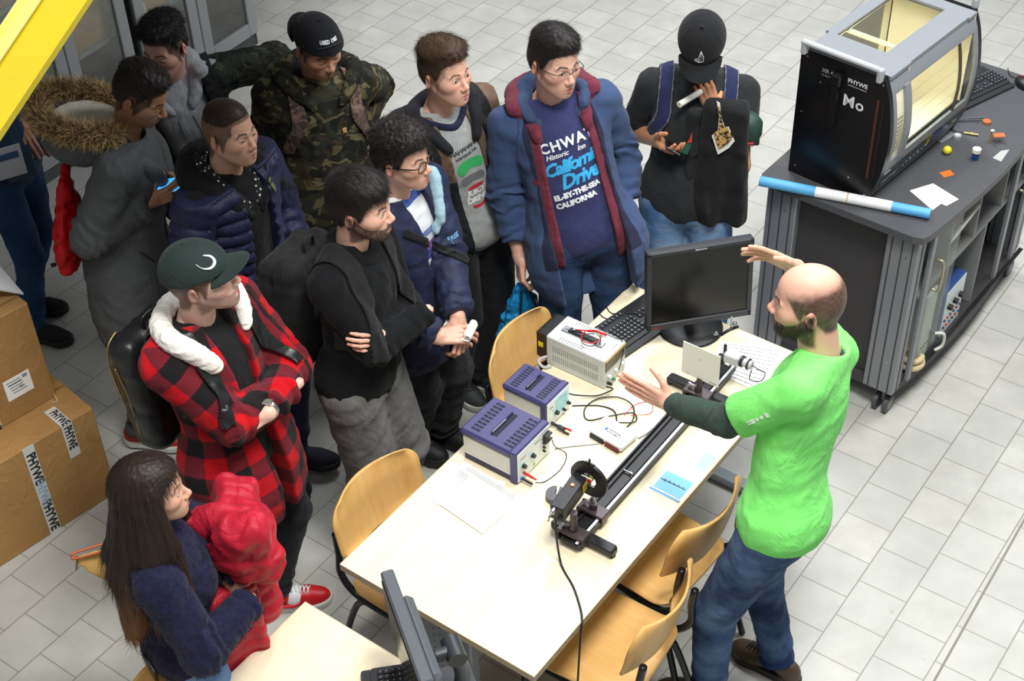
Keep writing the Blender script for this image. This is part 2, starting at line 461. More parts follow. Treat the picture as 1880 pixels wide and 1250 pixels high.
# yellow steel beam crossing the upper left
def plane_pt(px, py, z): return Vector(at(px, py, z))
YEL = None
def yellow():
    t = NT('yellow_paint'); o = t.coord()
    n = t.noise(o, 6, 4); chips = t.ramp(t.noise(o, 22, 2, 0.3), [(0.76, (0, 0, 0)), (0.78, (1, 1, 1))])
    c = t.mix(n, srgb('9c8b0c'), srgb('8e7f12')); c = t.mix(chips, c, srgb('7a4a1a'))
    return t.fin(c, 0.42, spec=0.4)
ym = yellow(); yb = MB(); zb = 3.42
A1, B1 = plane_pt(-60, 331, zb), plane_pt(222, -93, zb)
A2, B2 = plane_pt(-60, 200, zb), plane_pt(140, -98, zb)
A3, B3 = plane_pt(-60, 142, zb+0.012), plane_pt(100, -98, zb+0.012)
def slab(q, th, m):
    V = [tuple(v) for v in q]+[(v[0], v[1], v[2]-th) for v in q]
    yb.add(V, [(0, 1, 2, 3), (7, 6, 5, 4), (0, 4, 5, 1), (1, 5, 6, 2), (2, 6, 7, 3), (3, 7, 4, 0)], m)
slab([A1, B1, B2, A2], 0.012, ym)
slab([A2, B2, B3, A3], 0.012, ym)
yw = plain('d8cc70', 0.6)
o = yb.build('steel_beam', fixn=True)
tag(o, 'bright yellow painted steel beam with paint chips crossing the upper left corner', 'beam')
ed = MB(); q = [plane_pt(-60, 205, zb+.004), plane_pt(143, -98, zb+.004), plane_pt(100, -98, zb+.004), plane_pt(-60, 141, zb+.004)]
ed.add([tuple(v) for v in q]+[(v[0], v[1], v[2]+.003) for v in q], [(3, 2, 1, 0), (4, 5, 6, 7), (0, 1, 5, 4), (1, 2, 6, 5), (2, 3, 7, 6), (3, 0, 4, 7)], plain('a0944a', 0.7))
e = ed.build('dull_edge_strip', fixn=True); world_child(e, o)  # strip in a paler, duller yellow along the beam's upper band

# storage cabinets along the far left
cab_d = np.array([1.177, 1.703]); cab_d /= np.linalg.norm(cab_d); cab_a = math.atan2(cab_d[1], cab_d[0])
cab_o = np.array([-2.532, 6.595])
FRM = plain('989b9e', 0.55, var=0.04, name='grey_frame'); DRK = plain('4e5152', 0.7, var=0.05, name='cabinet_inside')
SHELF = plain('8f918f', 0.6); GLS = None
def glass_mat(name='clear_glass', tint=(0.9, 0.93, 0.92), alpha_mix=0.12, rough=0.03):
    t = NT(name); out = t.t.nodes['Material Output']
    tr = t.n('ShaderNodeBsdfTransparent'); tr.inputs[0].default_value = (*tint, 1)
    gl = t.n('ShaderNodeBsdfGlossy'); gl.inputs['Roughness'].default_value = rough
    mx = t.n('ShaderNodeMixShader'); mx.inputs[0].default_value = alpha_mix
    t.t.links.new(tr.outputs[0], mx.inputs[1]); t.t.links.new(gl.outputs[0], mx.inputs[2]); t.t.links.new(mx.outputs[0], out.inputs[0])
    return t.m
CLEAR = glass_mat()
CARD = cloth('a8804e', 0.10, 5, 300, 0.15, 0.85, 0.0, name='cardboard')
def cab(i, x0, w, h, lab, depth=0.55):
    p = cab_o+cab_d*x0
    t = thing('storage_cabinet', lab, 'cabinet', (p[0], p[1], 0), cab_a, 'grey framed storage cabinets under the gallery')
    b = MB(); b.box((w/2, depth, h/2), (w, 0.02, h)); b.box((0.012, depth/2, h/2), (0.024, depth, h)); b.box((w-0.012, depth/2, h/2), (0.024, depth, h))
    b.box((w/2, depth/2, h-0.012), (w, depth, 0.024)); b.box((w/2, depth/2, 0.05), (w, depth, 0.1)); b.build('carcass', t, [DRK])
    for z in (0.52, 0.98, 1.45):
        b = MB(); b.box((w/2, depth/2+0.03, z), (w-0.05, depth-0.06, 0.025), bev=.004); b.build('shelf', t, [SHELF])
    for k, xx in enumerate((0.0, w/2)):
        f = MB(); ww = w/2; y = -0.012
        f.box((xx+0.04, y, h/2+.04), (0.075, 0.03, h-0.1), bev=.005); f.box((xx+ww-0.04, y, h/2+.04), (0.075, 0.03, h-0.1), bev=.005)
        for z in (0.13, h-0.05): f.box((xx+ww/2, y, z), (ww-0.15, 0.028, 0.085), bev=.005)
        d = f.build('door', t, [FRM])
        g = MB(); g.box((xx+ww/2, y, h/2), (ww-0.15, 0.005, h-0.2)); g.build('glass_pane', d, [CLEAR])
    return t
CW = 0.92
labs = ['leftmost grey framed glass door cabinet, behind the fur hooded student', 'second grey framed glass door cabinet from the left holding plain cardboard boxes',
        'grey framed glass door cabinet right of the pair, holding a taped cardboard box']
cabs = [cab(0, -1.02, CW, 2.0, labs[0]), cab(1, -0.05, CW, 2.0, labs[1]), cab(2, 0.92, CW, 2.0, labs[2])]
def stored_box(x, y, z, w, d, h, lab, tape=False):
    p = cab_o+cab_d*x; nrm = np.array([-cab_d[1], cab_d[0]])
    c = p+nrm*y
    t = thing('cardboard_box', lab, 'box', (c[0], c[1], z), cab_a)
    b = MB(); b.box((0, 0, h/2), (w, d, h), bev=.004); b.build('carton', t, [CARD])
    if tape:
        b = MB(); b.box((-w/2+0.05, -d/2-0.001, h/2), (0.05, 0.002, h), plain('d8d8d4', 0.4))
        add_text(b, 'PHYWE', 0.062, (-w/2+0.05, -d/2-0.002, h/2), (0, 0, -1), (1, 0, 0), plain('2a2a2a', 0.6), 0.001)
        b.build('printed_tape', t)
stored_box(0.22, 0.25, 0.995, 0.36, 0.36, 0.36, 'plain cardboard box on the upper shelf behind the grey hoodie student')
stored_box(0.66, 0.25, 0.535, 0.36, 0.34, 0.34, 'plain cardboard box on a lower shelf beside the grey hoodie student')
stored_box(1.20, 0.25, 0.535, 0.38, 0.36, 0.36, 'cardboard box with white printed tape on the shelf left of the black snapback', True)
stored_box(1.60, 0.27, 0.995, 0.30, 0.34, 0.30, 'small cardboard box high in the cabinet behind the black snapback student')

# ---------------------------------------------------------------- experiment table and what stands on it
TH = 0.74; TA = math.radians(52.53); TO = np.array([-0.603, 3.292])
ua = np.array([math.cos(TA), math.sin(TA)]); ub = np.array([math.sin(TA), -math.cos(TA)])
def T(a, b, z=TH): p = TO+ua*a+ub*b; return (p[0], p[1], z)
# local frame of a thing placed with rz=TA: x = along the table (away), y = -b (towards the left edge)
def wood(name, c1, c2, scale=2.2, dirn=(1, 12, 1), rough=0.42, rz=0.0):
    t = NT(name); o = t.mapping(t.coord(), scale=dirn, rot=(0, 0, rz))
    n = t.noise(o, scale, 5, 0.55, dist=0.6); col = t.mix(t.ramp(n, [(0.25, (0, 0, 0)), (0.75, (1, 1, 1))]), srgb(c1), srgb(c2))
    t.bump(n, 0.05, 0.001); return t.fin(col, rough, spec=0.35)
TOPW = wood('pale_maple_laminate', 'e2d5b4', 'ece2c6', 1.6, (1, 9, 1))
EDGE = plain('c9b89a', 0.55, var=0.04)
LEGM = plain('8f969b', 0.4, 0.3, var=0.03, name='grey_leg_metal'); BLK = plain('17181a', 0.45, var=0.1); BLKM = plain('26272b', 0.4, 0.3)
def desk(name, lab, loc, L, W, legs=True):
    t = thing(name, lab, 'table', loc, TA)
    b = MB(); b.prism([(0, 0), (0, -W), (L, -W), (L, 0)], -0.028, 0, TOPW)
    b.box((L/2, -0.0015, -0.014), (L, 0.003, 0.0285), EDGE); b.box((L/2, -W+0.0015, -0.014), (L, 0.003, 0.0285), EDGE)
    b.box((0.0015-.002, -W/2, -0.014), (0.003, W, 0.0285), EDGE); b.box((L+.0005, -W/2, -0.014), (0.003, W, 0.0285), EDGE)
    b.build('tabletop', t)
    for x in (0.10, L-0.10):
        g = MB(); g.box((x, -W/2+0.05, -TH/2-0.01), (0.045, 0.26, TH-0.06), LEGM, bev=.006)
        for i in range(3):
            for k in range(9):
                z = -0.12-k*0.035-(i % 2)*0.012; y = -W/2+0.05+(i-1)*0.028
                for sx in (-1, 1): g.cyl((x+sx*0.0226, y, z), (x+sx*0.0232, y, z), 0.0032, BLK, 8)
        g.build('leg_panel', t)
        g = MB(); g.box((x, -W/2, -0.045), (0.06, W-0.12, 0.03), LEGM, bev=.005); g.build('top_bracket', t)
        g = MB(); g.box((x, -W/2, -TH+0.022), (0.07, W-0.08, 0.035), LEGM, bev=.01)
        for y in (-0.08, -W+0.08): g.cyl((x, y, -TH), (x, y, -TH+0.01), 0.02, BLK, 16)
        g.build('foot', t)
    g = MB(); g.box((L/2, -W/2+0.05, -0.16), (L-0.24, 0.02, 0.22), LEGM, bev=.004); g.build('cross_panel', t)
    return t
desk('experiment_table', 'long pale maple table with grey legs carrying the optics experiment', T(0, 0), 1.80, 0.80)
desk('experiment_table', 'second pale maple table cut off at the bottom edge of the photo', T(-0.188-1.5, 0.012), 1.5, 0.80)

# ---- chairs: bent plywood shells on black oval tube frames
PLY = wood('beech_plywood', 'd9a55c', 'e6bb78', 5.0, (7, 1, 1), 0.4)
PLYE = plain('c48a44', 0.5)
FR = plain('1b1d20', 0.38, 0.2, name='black_tube')
def shell(prof, width_fn, thick=0.009, nx=14, curve=None):
    """plywood panel: prof = list of (y, z) up the panel"""
    P = spline([(0, y, z) for y, z in prof], 6)[:, 1:]; n = len(P); V = []; 
    T2 = np.gradient(P, axis=0); T2 /= np.linalg.norm(T2, axis=1)[:, None]; Nn = np.stack([-T2[:, 1], T2[:, 0]], 1)
    for sgn in (0, 1):
        for i in range(n):
            w = width_fn(i/(n-1))
            for j_ in range(nx+1):
                x = (j_/nx*2-1); c = (curve(i/(n-1)) if curve else 0)*(x*x)
                off = Nn[i]*(c+sgn*thick)
                V.append((x*w/2, P[i][0]+off[0], P[i][1]+off[1]))
    m = nx+1; Fc = []; K = n*m
    for i in range(n-1):
        for j_ in range(nx):
            a = i*m+j_; Fc.append((a, a+1, a+m+1, a+m)); Fc.append((K+a+m, K+a+m+1, K+a+1, K+a))
    for i in range(n-1):
        a = i*m; Fc.append((a, a+m, K+a+m, K+a)); a = i*m+nx; Fc.append((a+m, a, K+a, K+a+m))
    for j_ in range(nx):
        a = j_; Fc.append((a+1, a, K+a, K+a+1)); a = (n-1)*m+j_; Fc.append((a, a+1, K+a+1, K+a))
    return V, Fc
def make_chair(lab):
    """origin on the floor under the seat centre, facing -Y (backrest at +Y)"""
    t = thing('plywood_chair', lab, 'chair', group='beech plywood chairs around the table')
    def rw(f0, w): return lambda u: w*(1-0.28*max(0, (abs(u-0.5)*2-f0)/(1-f0))**2.2)
    V, Fc = shell([(-0.21, 0.425), (-0.17, 0.447), (-0.05, 0.452), (0.10, 0.446), (0.19, 0.452)], rw(0.55, 0.40), curve=lambda u: 0.010)
    b = MB(); b.add(V, Fc, PLY, True); b.build('seat', t, fixn=True)
    V, Fc = shell([(0.205, 0.59), (0.220, 0.63), (0.234, 0.69), (0.246, 0.76), (0.262, 0.835)], rw(0.45, 0.43), curve=lambda u: 0.055)
    b = MB(); b.add(V, Fc, PLY, True); b.build('backrest', t, fixn=True)
    for sx in (-1, 1):
        x = sx*0.185
        b = MB(); b.tube(spline([(x*0.95, -0.19, 0.43), (x, -0.215, 0.36), (x*1.1, -0.235, 0.008)], 6), 0.0125, FR, 10); b.build('leg', t)
        b = MB(); b.tube(spline([(x, 0.05, 0.432), (x, 0.16, 0.36), (x*1.1, 0.27, 0.008)], 6), 0.0125, FR, 10); b.build('leg', t)
        b = MB(); b.tube(spline([(x*0.95, -0.19, 0.43), (x, 0.0, 0.425), (x*1.02, 0.15, 0.43), (x*1.04, 0.212, 0.50), (x*1.0, 0.215, 0.60), (x*0.97, 0.225, 0.69)], 6), 0.0135, FR, 10); b.build('side_rail', t)
    b = MB(); b.tube([(-0.18, 0.10, 0.425), (0.18, 0.10, 0.425)], 0.011, FR); b.tube([(-0.18, -0.12, 0.425), (0.18, -0.12, 0.425)], 0.011, FR); b.build('cross_bar', t)
    return t
def copy_tree(o, parent=None, lab=None):
    c = o.copy(); COL.objects.link(c); c.parent = parent
    if parent is not None: c.matrix_parent_inverse = o.matrix_parent_inverse.copy()
    if lab: c['label'] = lab
    for ch in list(o.children): copy_tree(ch, c)
    return c
ch_specs = [  # a, b, rotation relative to the table frame (0: backrest towards the left edge), label
    (1.22, 0.06, 3, 'plywood chair on the left side between the blue drawstring bag and the grey power supply'),
    (0.29, 0.10, -3, 'plywood chair on the left side beside the paper sheets, in front of the grey trousers'),
    (0.86, 0.72, 176, 'plywood chair pushed in beside the presenter on the right side, farther one'),
    (0.42, 0.80, 184, 'plywood chair on the right side nearest the camera, its backrest turned to us'),
    (-0.70, 0.10, 0, 'plywood chair beside the young woman, only its backrest rim showing at the bottom edge')]
proto = make_chair(ch_specs[0][3])
for i, (a, b_, r, lab) in enumerate(ch_specs):
    o = proto if i == 0 else copy_tree(proto, None, lab)
    p = T(a, b_, 0); o.location = p; o.rotation_euler.z = TA+math.radians(r)

# ---- flat panel monitor
def keyb_keys(b, m, x0, y0, cols, rows, p, z, kh=0.006, mt=None, blank=()):
    for i in range(cols):
        for k in range(rows):
            if (i, k) in blank: continue
            b.box((x0+i*p, y0+k*p, z+kh/2), (p*0.84, p*0.84, kh), m, bev=0.0018)
            if mt: b.box((x0+i*p-p*.12, y0+k*p+p*.12, z+kh+0.0002), (p*0.16, p*0.16, 0.0004), mt)
KEYB = plain('202226', 0.5, var=0.05); KEYC = plain('2a2c31', 0.42, var=0.05); KEYL = plain('c9ccd0', 0.5)
def keyboard(lab, loc, rz, w=0.46, d=0.17):
    t = thing('computer_keyboard', lab, 'keyboard', loc, rz)
    b = MB(); b.prism(rounded_rect(w, d, 0.012), 0, 0.016, KEYB); b.prism([(x, y) for x, y in rounded_rect(w, 0.035, 0.01, cy=-d/2-0.012)], 0, 0.011, KEYB); b.build('case', t)
    b = MB(); z = 0.016; p = 0.0192
    x0 = -w/2+0.022
    keyb_keys(b, KEYC, x0, -d/2+0.03, 15, 5, p, z, mt=KEYL, blank=[(i, 0) for i in range(4, 9)])
    b.box((x0+p*6, -d/2+0.03, z+0.003), (p*4.8, p*0.84, 0.006), KEYC, bev=.0018)
    keyb_keys(b, KEYC, x0, d/2-0.022, 13, 1, p*1.1, z, mt=KEYL)
    xx = x0+p*15.6; keyb_keys(b, KEYC, xx, -d/2+0.03, 3, 5, p, z, mt=KEYL, blank=[(0, 1), (2, 1), (0, 2), (1, 2), (2, 2)])
    keyb_keys(b, KEYC, xx+p*3.4, -d/2+0.03, 4, 5, p, z, mt=KEYL); b.build('keys', t)
    return t
SCR = plain('0b0b0c', 0.22, spec=0.5, var=0.0, name='screen_off'); MON = plain('2c2f35', 0.45, var=0.05, name='monitor_plastic')
def monitor(lab, loc, rz, tilt=6, w=0.415, h=0.345, z0=0.10, brand='lenovo', pw=0.05):
    """screen faces -Y"""
    t = thing('flat_monitor', lab, 'monitor', loc, rz)
    ta = math.radians(tilt); R = np.array([[1, 0, 0], [0, math.cos(ta), -math.sin(ta)], [0, math.sin(ta), math.cos(ta)]]).T
    R = np.array([[1, 0, 0], [0, math.cos(ta), math.sin(ta)], [0, -math.sin(ta), math.cos(ta)]])
    def M(x, y, z): v = R@np.array([x, y, z]); return (v[0], v[1]-0.05, v[2]+z0)
    b = MB(); b.box(M(0, 0.012, h/2), (w, 0.034, h), MON, bev=.005, R=R)
    for (cx, cz, sx, sz) in ((0, h-0.009, w, 0.018), (0, 0.0135, w, 0.027), (-w/2+0.009, h/2, 0.018, h), (w/2-0.009, h/2, 0.018, h)):
        b.box(M(cx, -0.008, cz), (sx, 0.012, sz), MON, bev=.003, R=R)
    b.build('bezel', t)
    b = MB(); b.box(M(0, -0.0055, h/2+0.004), (w-0.034, 0.002, h-0.042), SCR, R=R); b.build('screen', t)
    b = MB(); b.box(M(0, 0.04, h/2), (w*0.72, 0.035, h*0.72), MON, bev=.015, R=R); b.box(M(0, 0.063, h/2), (w*0.42, 0.02, h*0.45), MON, bev=.01, R=R); b.build('rear_housing', t)
    b = MB(); b.lathe((0, 0.035, 0), [(0.125, 0), (0.128, 0.006), (0.122, 0.012), (0.06, 0.018), (0.0, 0.02)], BLK, 48); b.build('round_base', t)
    b = MB(); b.tube(spline([(0, 0.055, 0.015), (0, 0.06, 0.12), (0, 0.03, 0.24)], 5), 0.026, BLK, 16); b.build('post', t)
    n = R@np.array([0, -1, 0]); ux = R@np.array([1, 0, 0]); uy = R@np.array([0, 0, 1])
    b = MB(); add_text(b, brand, 0.015, np.array(M(0, -0.0142, h-0.009)), ux, uy, plain('c8ccd2', 0.3), 0.0004, 1.1)
    add_text(b, 'vision', 0.010, np.array(M(-w/2+0.034, -0.0142, 0.013)), ux, uy, plain('b01c22', 0.4), 0.0005, 1.0)
    b.build('lettering', t)
    return t
mc = T(1.64, 0.395)
monitor('black flat monitor with a dark screen on a round base near the table end', (mc[0], mc[1]+0.05, TH), math.radians(10.8))
keyboard('long black computer keyboard partly hidden behind the dark monitor', T(1.545, 0.135), TA+math.radians(-10))

# second monitor seen edge-on at the bottom
m2 = thing('flat_monitor', 'grey monitor seen edge-on from above, with its stand knob, at the bottom edge', 'monitor', (-0.325, 2.70, TH), math.radians(-72.5))
b = MB(); MG = plain('565b61', 0.4, var=0.04)
Rt = np.array([[1, 0, 0], [0, math.cos(-.05), math.sin(-.05)], [0, -math.sin(-.05), math.cos(-.05)]])
b.box((0, 0.0, 0.245), (0.43, 0.04, 0.35), MG, bev=.006, R=Rt); b.build('bezel', m2)
b = MB(); b.box((0, -0.022, 0.243), (0.39, 0.003, 0.31), plain('3a3a32', 0.12, var=0), R=Rt); b.build('screen', m2)
b = MB(); b.box((0, 0.035, 0.235), (0.33, 0.04, 0.24), MG, bev=.016, R=Rt)
for k in range(12): b.box((0, 0.056, 0.15+k*0.013), (0.26, 0.003, 0.004), MON, R=Rt)
b.build('rear_housing', m2)
b = MB(); b.cyl((-0.04, 0.125, 0.235), (0.04, 0.125, 0.235), 0.030, MON, 24); b.tube(spline([(0, 0.06, 0.235), (0, 0.11, 0.235)], 4), 0.022, MON, 14)
b.tube(spline([(0, 0.125, 0.235), (0, 0.145, 0.12), (0, 0.13, 0.01)], 6), 0.024, MG, 16); b.build('stand_arm', m2)
b = MB(); b.box((0, 0.11, 0.008), (0.24, 0.18, 0.016), MON, bev=.006); b.build('stand_foot', m2)
kp = at(756, 1318, TH); keyboard('black keyboard corner at the bottom edge beside the edge-on monitor', (kp[0]-0.02, kp[1]-.03, TH), math.radians(-82), 0.44)

# ---- instruments
PUR = plain('3c3a6b', 0.42, var=0.05, name='violet_plastic'); PURD = plain('2c2a50', 0.45); CREAM = plain('d9dad0', 0.5, var=0.03); PANEL = plain('dfe6e4', 0.35, var=0.03)
RED = plain('c8141c', 0.35); SLOT = plain('15142a', 0.7); CHR = plain('b9bdc2', 0.25, 0.9); CYAN = plain('9fd4dd', 0.4)
def instrument(lab, a, b_, w, dp, h, big):
    """front (dial) side faces +b ; w along a, dp along b"""
    t = thing('power_supply', lab, 'power supply', T(a, b_), TA, 'violet teaching power supplies')
    b = MB(); b.box((0, 0, h*0.47), (w*0.94, dp*0.95, h*0.60), CREAM, bev=.004)
    b.box((0, 0, h*0.10), (w*0.93, dp*0.94, h*0.18), PURD, bev=.004); b.box((0, -dp/2+0.015, h*0.5), (w, 0.03, h), PUR, bev=.005)
    b.box((0, dp*0.05, h*0.89), (w, dp*0.9, h*0.2), PUR, bev=.008)
    for sx in (-1, 1):
        for sy in (-1, 1): b.cyl((sx*w*.38, sy*dp*.4, 0), (sx*w*.38, sy*dp*.4, .01), .009, BLK, 12)
    b.build('case', t)
    b = MB(); z = h*0.99+0.0006
    for g_ in (-1, 1):
        for k in range(9):
            b.box((-w*0.36+k*w*0.09, g_*dp*0.29, z), (w*0.045, dp*0.15, 0.0012), SLOT)
            b.box((-w*0.36+k*w*0.09, g_*dp*0.29, z+.0003), (w*0.047, dp*0.012, 0.0012), PUR)
    b.box((0, 0, z), (w*0.62, dp*0.10, 0.0012), SLOT); b.build('vent_slots', t)
    b = MB(); b.box((0, dp*0.045, z+0.006), (w*0.62, 0.006, 0.012), PUR, bev=.002); b.box((-w*0.1, dp*0.03, z+0.007), (w*0.4, 0.004, 0.006), CHR, bev=.001)
    b.build('carry_handle', t)
    b = MB(); yf = -dp/2-0.0008; b.box((0, yf, h*0.5), (w*0.93, 0.003, h*0.9), PANEL, bev=.001)
    if not big: b.box((w*0.12, yf-.0018, h*0.56), (w*0.5, 0.001, h*0.6), CYAN)
    for (x, z2) in ((-w*.30, h*.72), (w*.1, h*.78), (w*.3, h*.7)): b.box((x, yf-.002, z2), (w*.14, .0008, .002), BLK)
    b.build('front_panel', t)
    def knob(x, z2, r=0.009):
        k = MB(); k.cyl((x, yf-0.001, z2), (x, yf-0.016, z2), r, BLK, 20, r*0.85); k.cyl((x, yf-.0005, z2), (x, yf-0.003, z2), r*1.5, CYAN, 20); k.build('knob', t)
    if big:
        knob(-w*0.32, h*0.48); knob(-w*0.05, h*0.52)
        for z2 in (0.30, 0.42, 0.55): k = MB(); k.cyl((w*0.28, yf, h*z2), (w*0.28, yf-.012, h*z2), .0045, BLK, 12); k.build('socket', t)
        k = MB(); k.box((w*0.36, yf-0.010, h*0.78), (0.034, 0.02, 0.006), BLK, bev=.001); k.box((w*0.36, yf-0.010, h*0.60), (0.034, 0.02, 0.006), BLK, bev=.001); k.box((w*0.36-.016, yf-0.010, h*0.69), (0.004, 0.02, 0.03), BLK); k.build('bridge_connector', t)
        k = MB(); k.cyl((-w*0.30, yf-0.002, h*0.22), (-w*0.30, yf-0.04, h*0.2), .005, RED, 12); k.cyl((-w*0.30, yf-0.04, h*0.2), (-w*0.30, yf-0.055, h*0.19), .0035, RED, 12); k.build('red_plug', t)
        k = MB(); k.cyl((-w*0.38, yf-0.002, h*0.13), (-w*0.38, yf-0.05, h*0.11), .0045, BLK, 12); k.cyl((-w*0.38, yf-0.001, h*0.13), (-w*0.38, yf-0.008, h*0.13), .006, plain('2458a8', .4), 12); k.build('black_plug', t)
        k = MB(); k.box((0, yf-.0015, h*0.16), (0.012, 0.001, 0.014), plain('a8cf2a', .5)); k.build('test_sticker', t)
    else:
        knob(-w*0.12, h*0.40); knob(w*0.18, h*0.25, .006); knob(w*0.38, h*0.33, .007)
        k = MB(); k.cyl((-w*.3, yf, h*.14), (-w*.3, yf-.035, h*.12), .006, BLK, 12); k.box((-w*.3, yf-.045, h*.12), (.016, .03, .014), BLK, bev=.002)
        k.cyl((-w*.25, yf-.06, h*.13), (-w*.25, yf-.085, h*.13), .004, RED, 10); k.cyl((-w*.36, yf-.06, h*.1), (-w*.36, yf-.085, h*.1), .004, BLK, 10); k.build('plug_pair', t)
    return t
instrument('larger violet power supply with white front and red plug, nearest the paper sheets', 0.728, 0.155, 0.205, 0.245, 0.15, True)
instrument('smaller violet power supply with a cyan front, behind the larger one', 0.985, 0.105, 0.15, 0.20, 0.13, False)

# grey laboratory power supply
PG = plain('c9cdcc', 0.5, var=0.03, name='light_grey_metal')
t = thing('power_supply', 'light grey vented power supply with a red test lead lying on top', 'power supply', T(1.285, 0.125), TA)
b = MB(); w, dp, h = 0.145, 0.265, 0.14; b.box((0, 0, h/2), (w, dp, h), PG, bev=.004)
for sx in (-1, 1):
    for sy in (-1, 1): b.cyl((sx*w*.38, sy*dp*.4, -.0), (sx*w*.38, sy*dp*.4, .006), .008, BLK, 12)
b.build('case', t)
b = MB(); VG = plain('8f9492', 0.7)
for k in range(22):
    for r_ in range(2): b.box((-w/2-0.0004, -0.10+k*0.0095, 0.045+r_*0.045), (0.001, 0.0035, 0.03), VG)
for k in range(9):
    b.box((-0.055, -0.02+k*0.012, h+0.0004), (0.02, 0.004, 0.001), VG); b.box((0.055, -0.02+k*0.012, h+0.0004), (0.02, 0.004, 0.001), VG)
b.build('vent_slots', t)
b = MB(); b.box((0, 0.01, h+0.008), (0.028, 0.13, 0.010), BLK, bev=.004); 
for y in (0.085, -0.065): b.box((0, y, h+0.003), (0.034, 0.034, 0.006), CHR, bev=.002); b.cyl((0, y, h+.004), (0, y, h+.010), .005, CHR, 12)
b.build('carry_handle', t)
b = MB(); b.box((0, dp/2+0.022, h*0.52), (w*0.9, 0.04, h*0.86), BLK)
for k in range(11): b.box((-w*.42+k*w*.084, dp/2+0.045, h*.52), (.003, .012, h*.86), BLK)
b.box((-w*.455, dp/2+.03, h*.55), (.002, .022, .022), plain('e8d820', .5)); b.build('heat_sink', t)
b = MB(); b.box((0.0, -dp/2-0.001, h*0.76), (w*0.92, 0.004, h*0.36), plain('3a3325', 0.3), bev=.001); b.box((0, -dp/2-.003, h*.95), (w*.92, .003, .006), plain('b8962e', .4)); b.build('meter_window', t)
b = MB(); b.box((0.02, -0.118, h+.0008), (0.06, 0.022, 0.001), plain('f2f2f0', .6)); add_text(b, 'WARNING', .009, (0.02, -0.118, h+.0015), (1, 0, 0), (0, 1, 0), plain('222222', .6)); b.build('label_sticker', t)
for x in (-0.045, 0.0, 0.045):
    b = MB(); b.cyl((x, -dp/2, h*.35), (x, -dp/2-0.014, h*.35), .0075, plain('d6d8d6', .4), 16); b.build('knob', t)
b = MB(); b.cyl((-.05, -dp/2, h*.14), (-.05, -dp/2-.02, h*.14), .006, BLK, 12); b.cyl((-.02, -dp/2, h*.14), (-.02, -dp/2-.015, h*.14), .006, plain('2a7a4a', .4), 12); b.build('socket', t)
b = MB(); b.tube(spline([(-w/2+.01, dp/2, .03), (-w/2-.03, dp/2+.015, .03), (-w/2-.035, dp/2-.01, .012), (-w/2-.01, dp/2-.03, .006)], 6), .006, plain('b9bcc0', .5)); b.build('mains_lead', t)
def circ(cx, cy, z, r, a0=0, a1=360, n=28, dz=0.0, wob_=0.0):
    return [(cx+r*math.cos(math.radians(a)), cy+r*0.95*math.sin(math.radians(a)), z+dz*math.sin(math.radians(a)*2)+wob_*math.sin(a/37)) for a in np.linspace(a0, a1, n)]
lead = thing('test_lead', 'coiled red and black test lead with crocodile clip on the grey power supply', 'cable', T(1.285, 0.15, TH+h), TA)
b = MB(); b.tube(circ(-0.0, 0.0, 0.0195, 0.038, 0, 350), 0.0022, RED, 8); b.tube([(0.02, 0.03, .0195), (0.045, 0.005, 0.012), (0.05, -0.035, 0.010)], 0.0045, RED, 8); b.tube([(0.02, .03, .0195), (0.0, .07, .0195)], .003, RED, 8)
b.build('red_wire', lead)
b = MB(); b.tube(circ(-0.018, -0.012, 0.0225, 0.036, 20, 340), 0.0016, BLK, 8); b.tube(spline([(0.05, -0.035, .012), (0.058, -0.07, 0.006), (0.06, -0.098, 0.004), (0.05, -.112, -0.03), (0.0, -.125, -.085)], 6), .0018, BLK, 8); b.build('black_wire', lead)
b = MB(); b.tube([(0.0, .07, .0195), (-.005, .088, .018)], [.003, .005], CHR, 8); b.build('crocodile_clip', lead)

# data acquisition box
t = thing('interface_box', 'small white data interface box with dark terminal strips and a blue logo', 'electronics box', T(1.020, 0.425), TA+math.radians(-6))
b = MB(); b.box((0, 0, .020), (0.10, 0.15, 0.026), plain('eceeee', .4, var=.02), bev=.006); b.build('housing', t)
for k, m_ in ((0.036, BLK), (-0.034, plain('6b1a20', .5))):
    b = MB(); b.box((-0.05, k, .010), (0.014, 0.062, 0.018), m_, bev=.002)
    for q in range(12): b.cyl((-0.0575, k-.027+q*.005, .010), (-.0565, k-.027+q*.005, .010), .0016, BLKM, 8)
    b.build('terminal_strip', t)
b = MB(); add_text(b, 'NATIONAL', .011, (-0.004, -0.012, .0335), (0, -1, 0), (1, 0, 0), plain('28303c', .5), .0003); add_text(b, 'INSTRUMENTS', .009, (-.016, -.012, .0335), (0, -1, 0), (1, 0, 0), plain('28303c', .5), .0002)
b.box((-.008, .026, .0334), (.014, .010, .0008), plain('2c5ab8', .4)); add_text(b, 'NI USB', .008, (.028, .045, .0335), (0, -1, 0), (1, 0, 0), plain('50545a', .5)); add_text(b, 'CE', .012, (-.035, -.058, .0335), (0, -1, 0), (1, 0, 0), plain('50545a', .5)); b.build('printing', t)

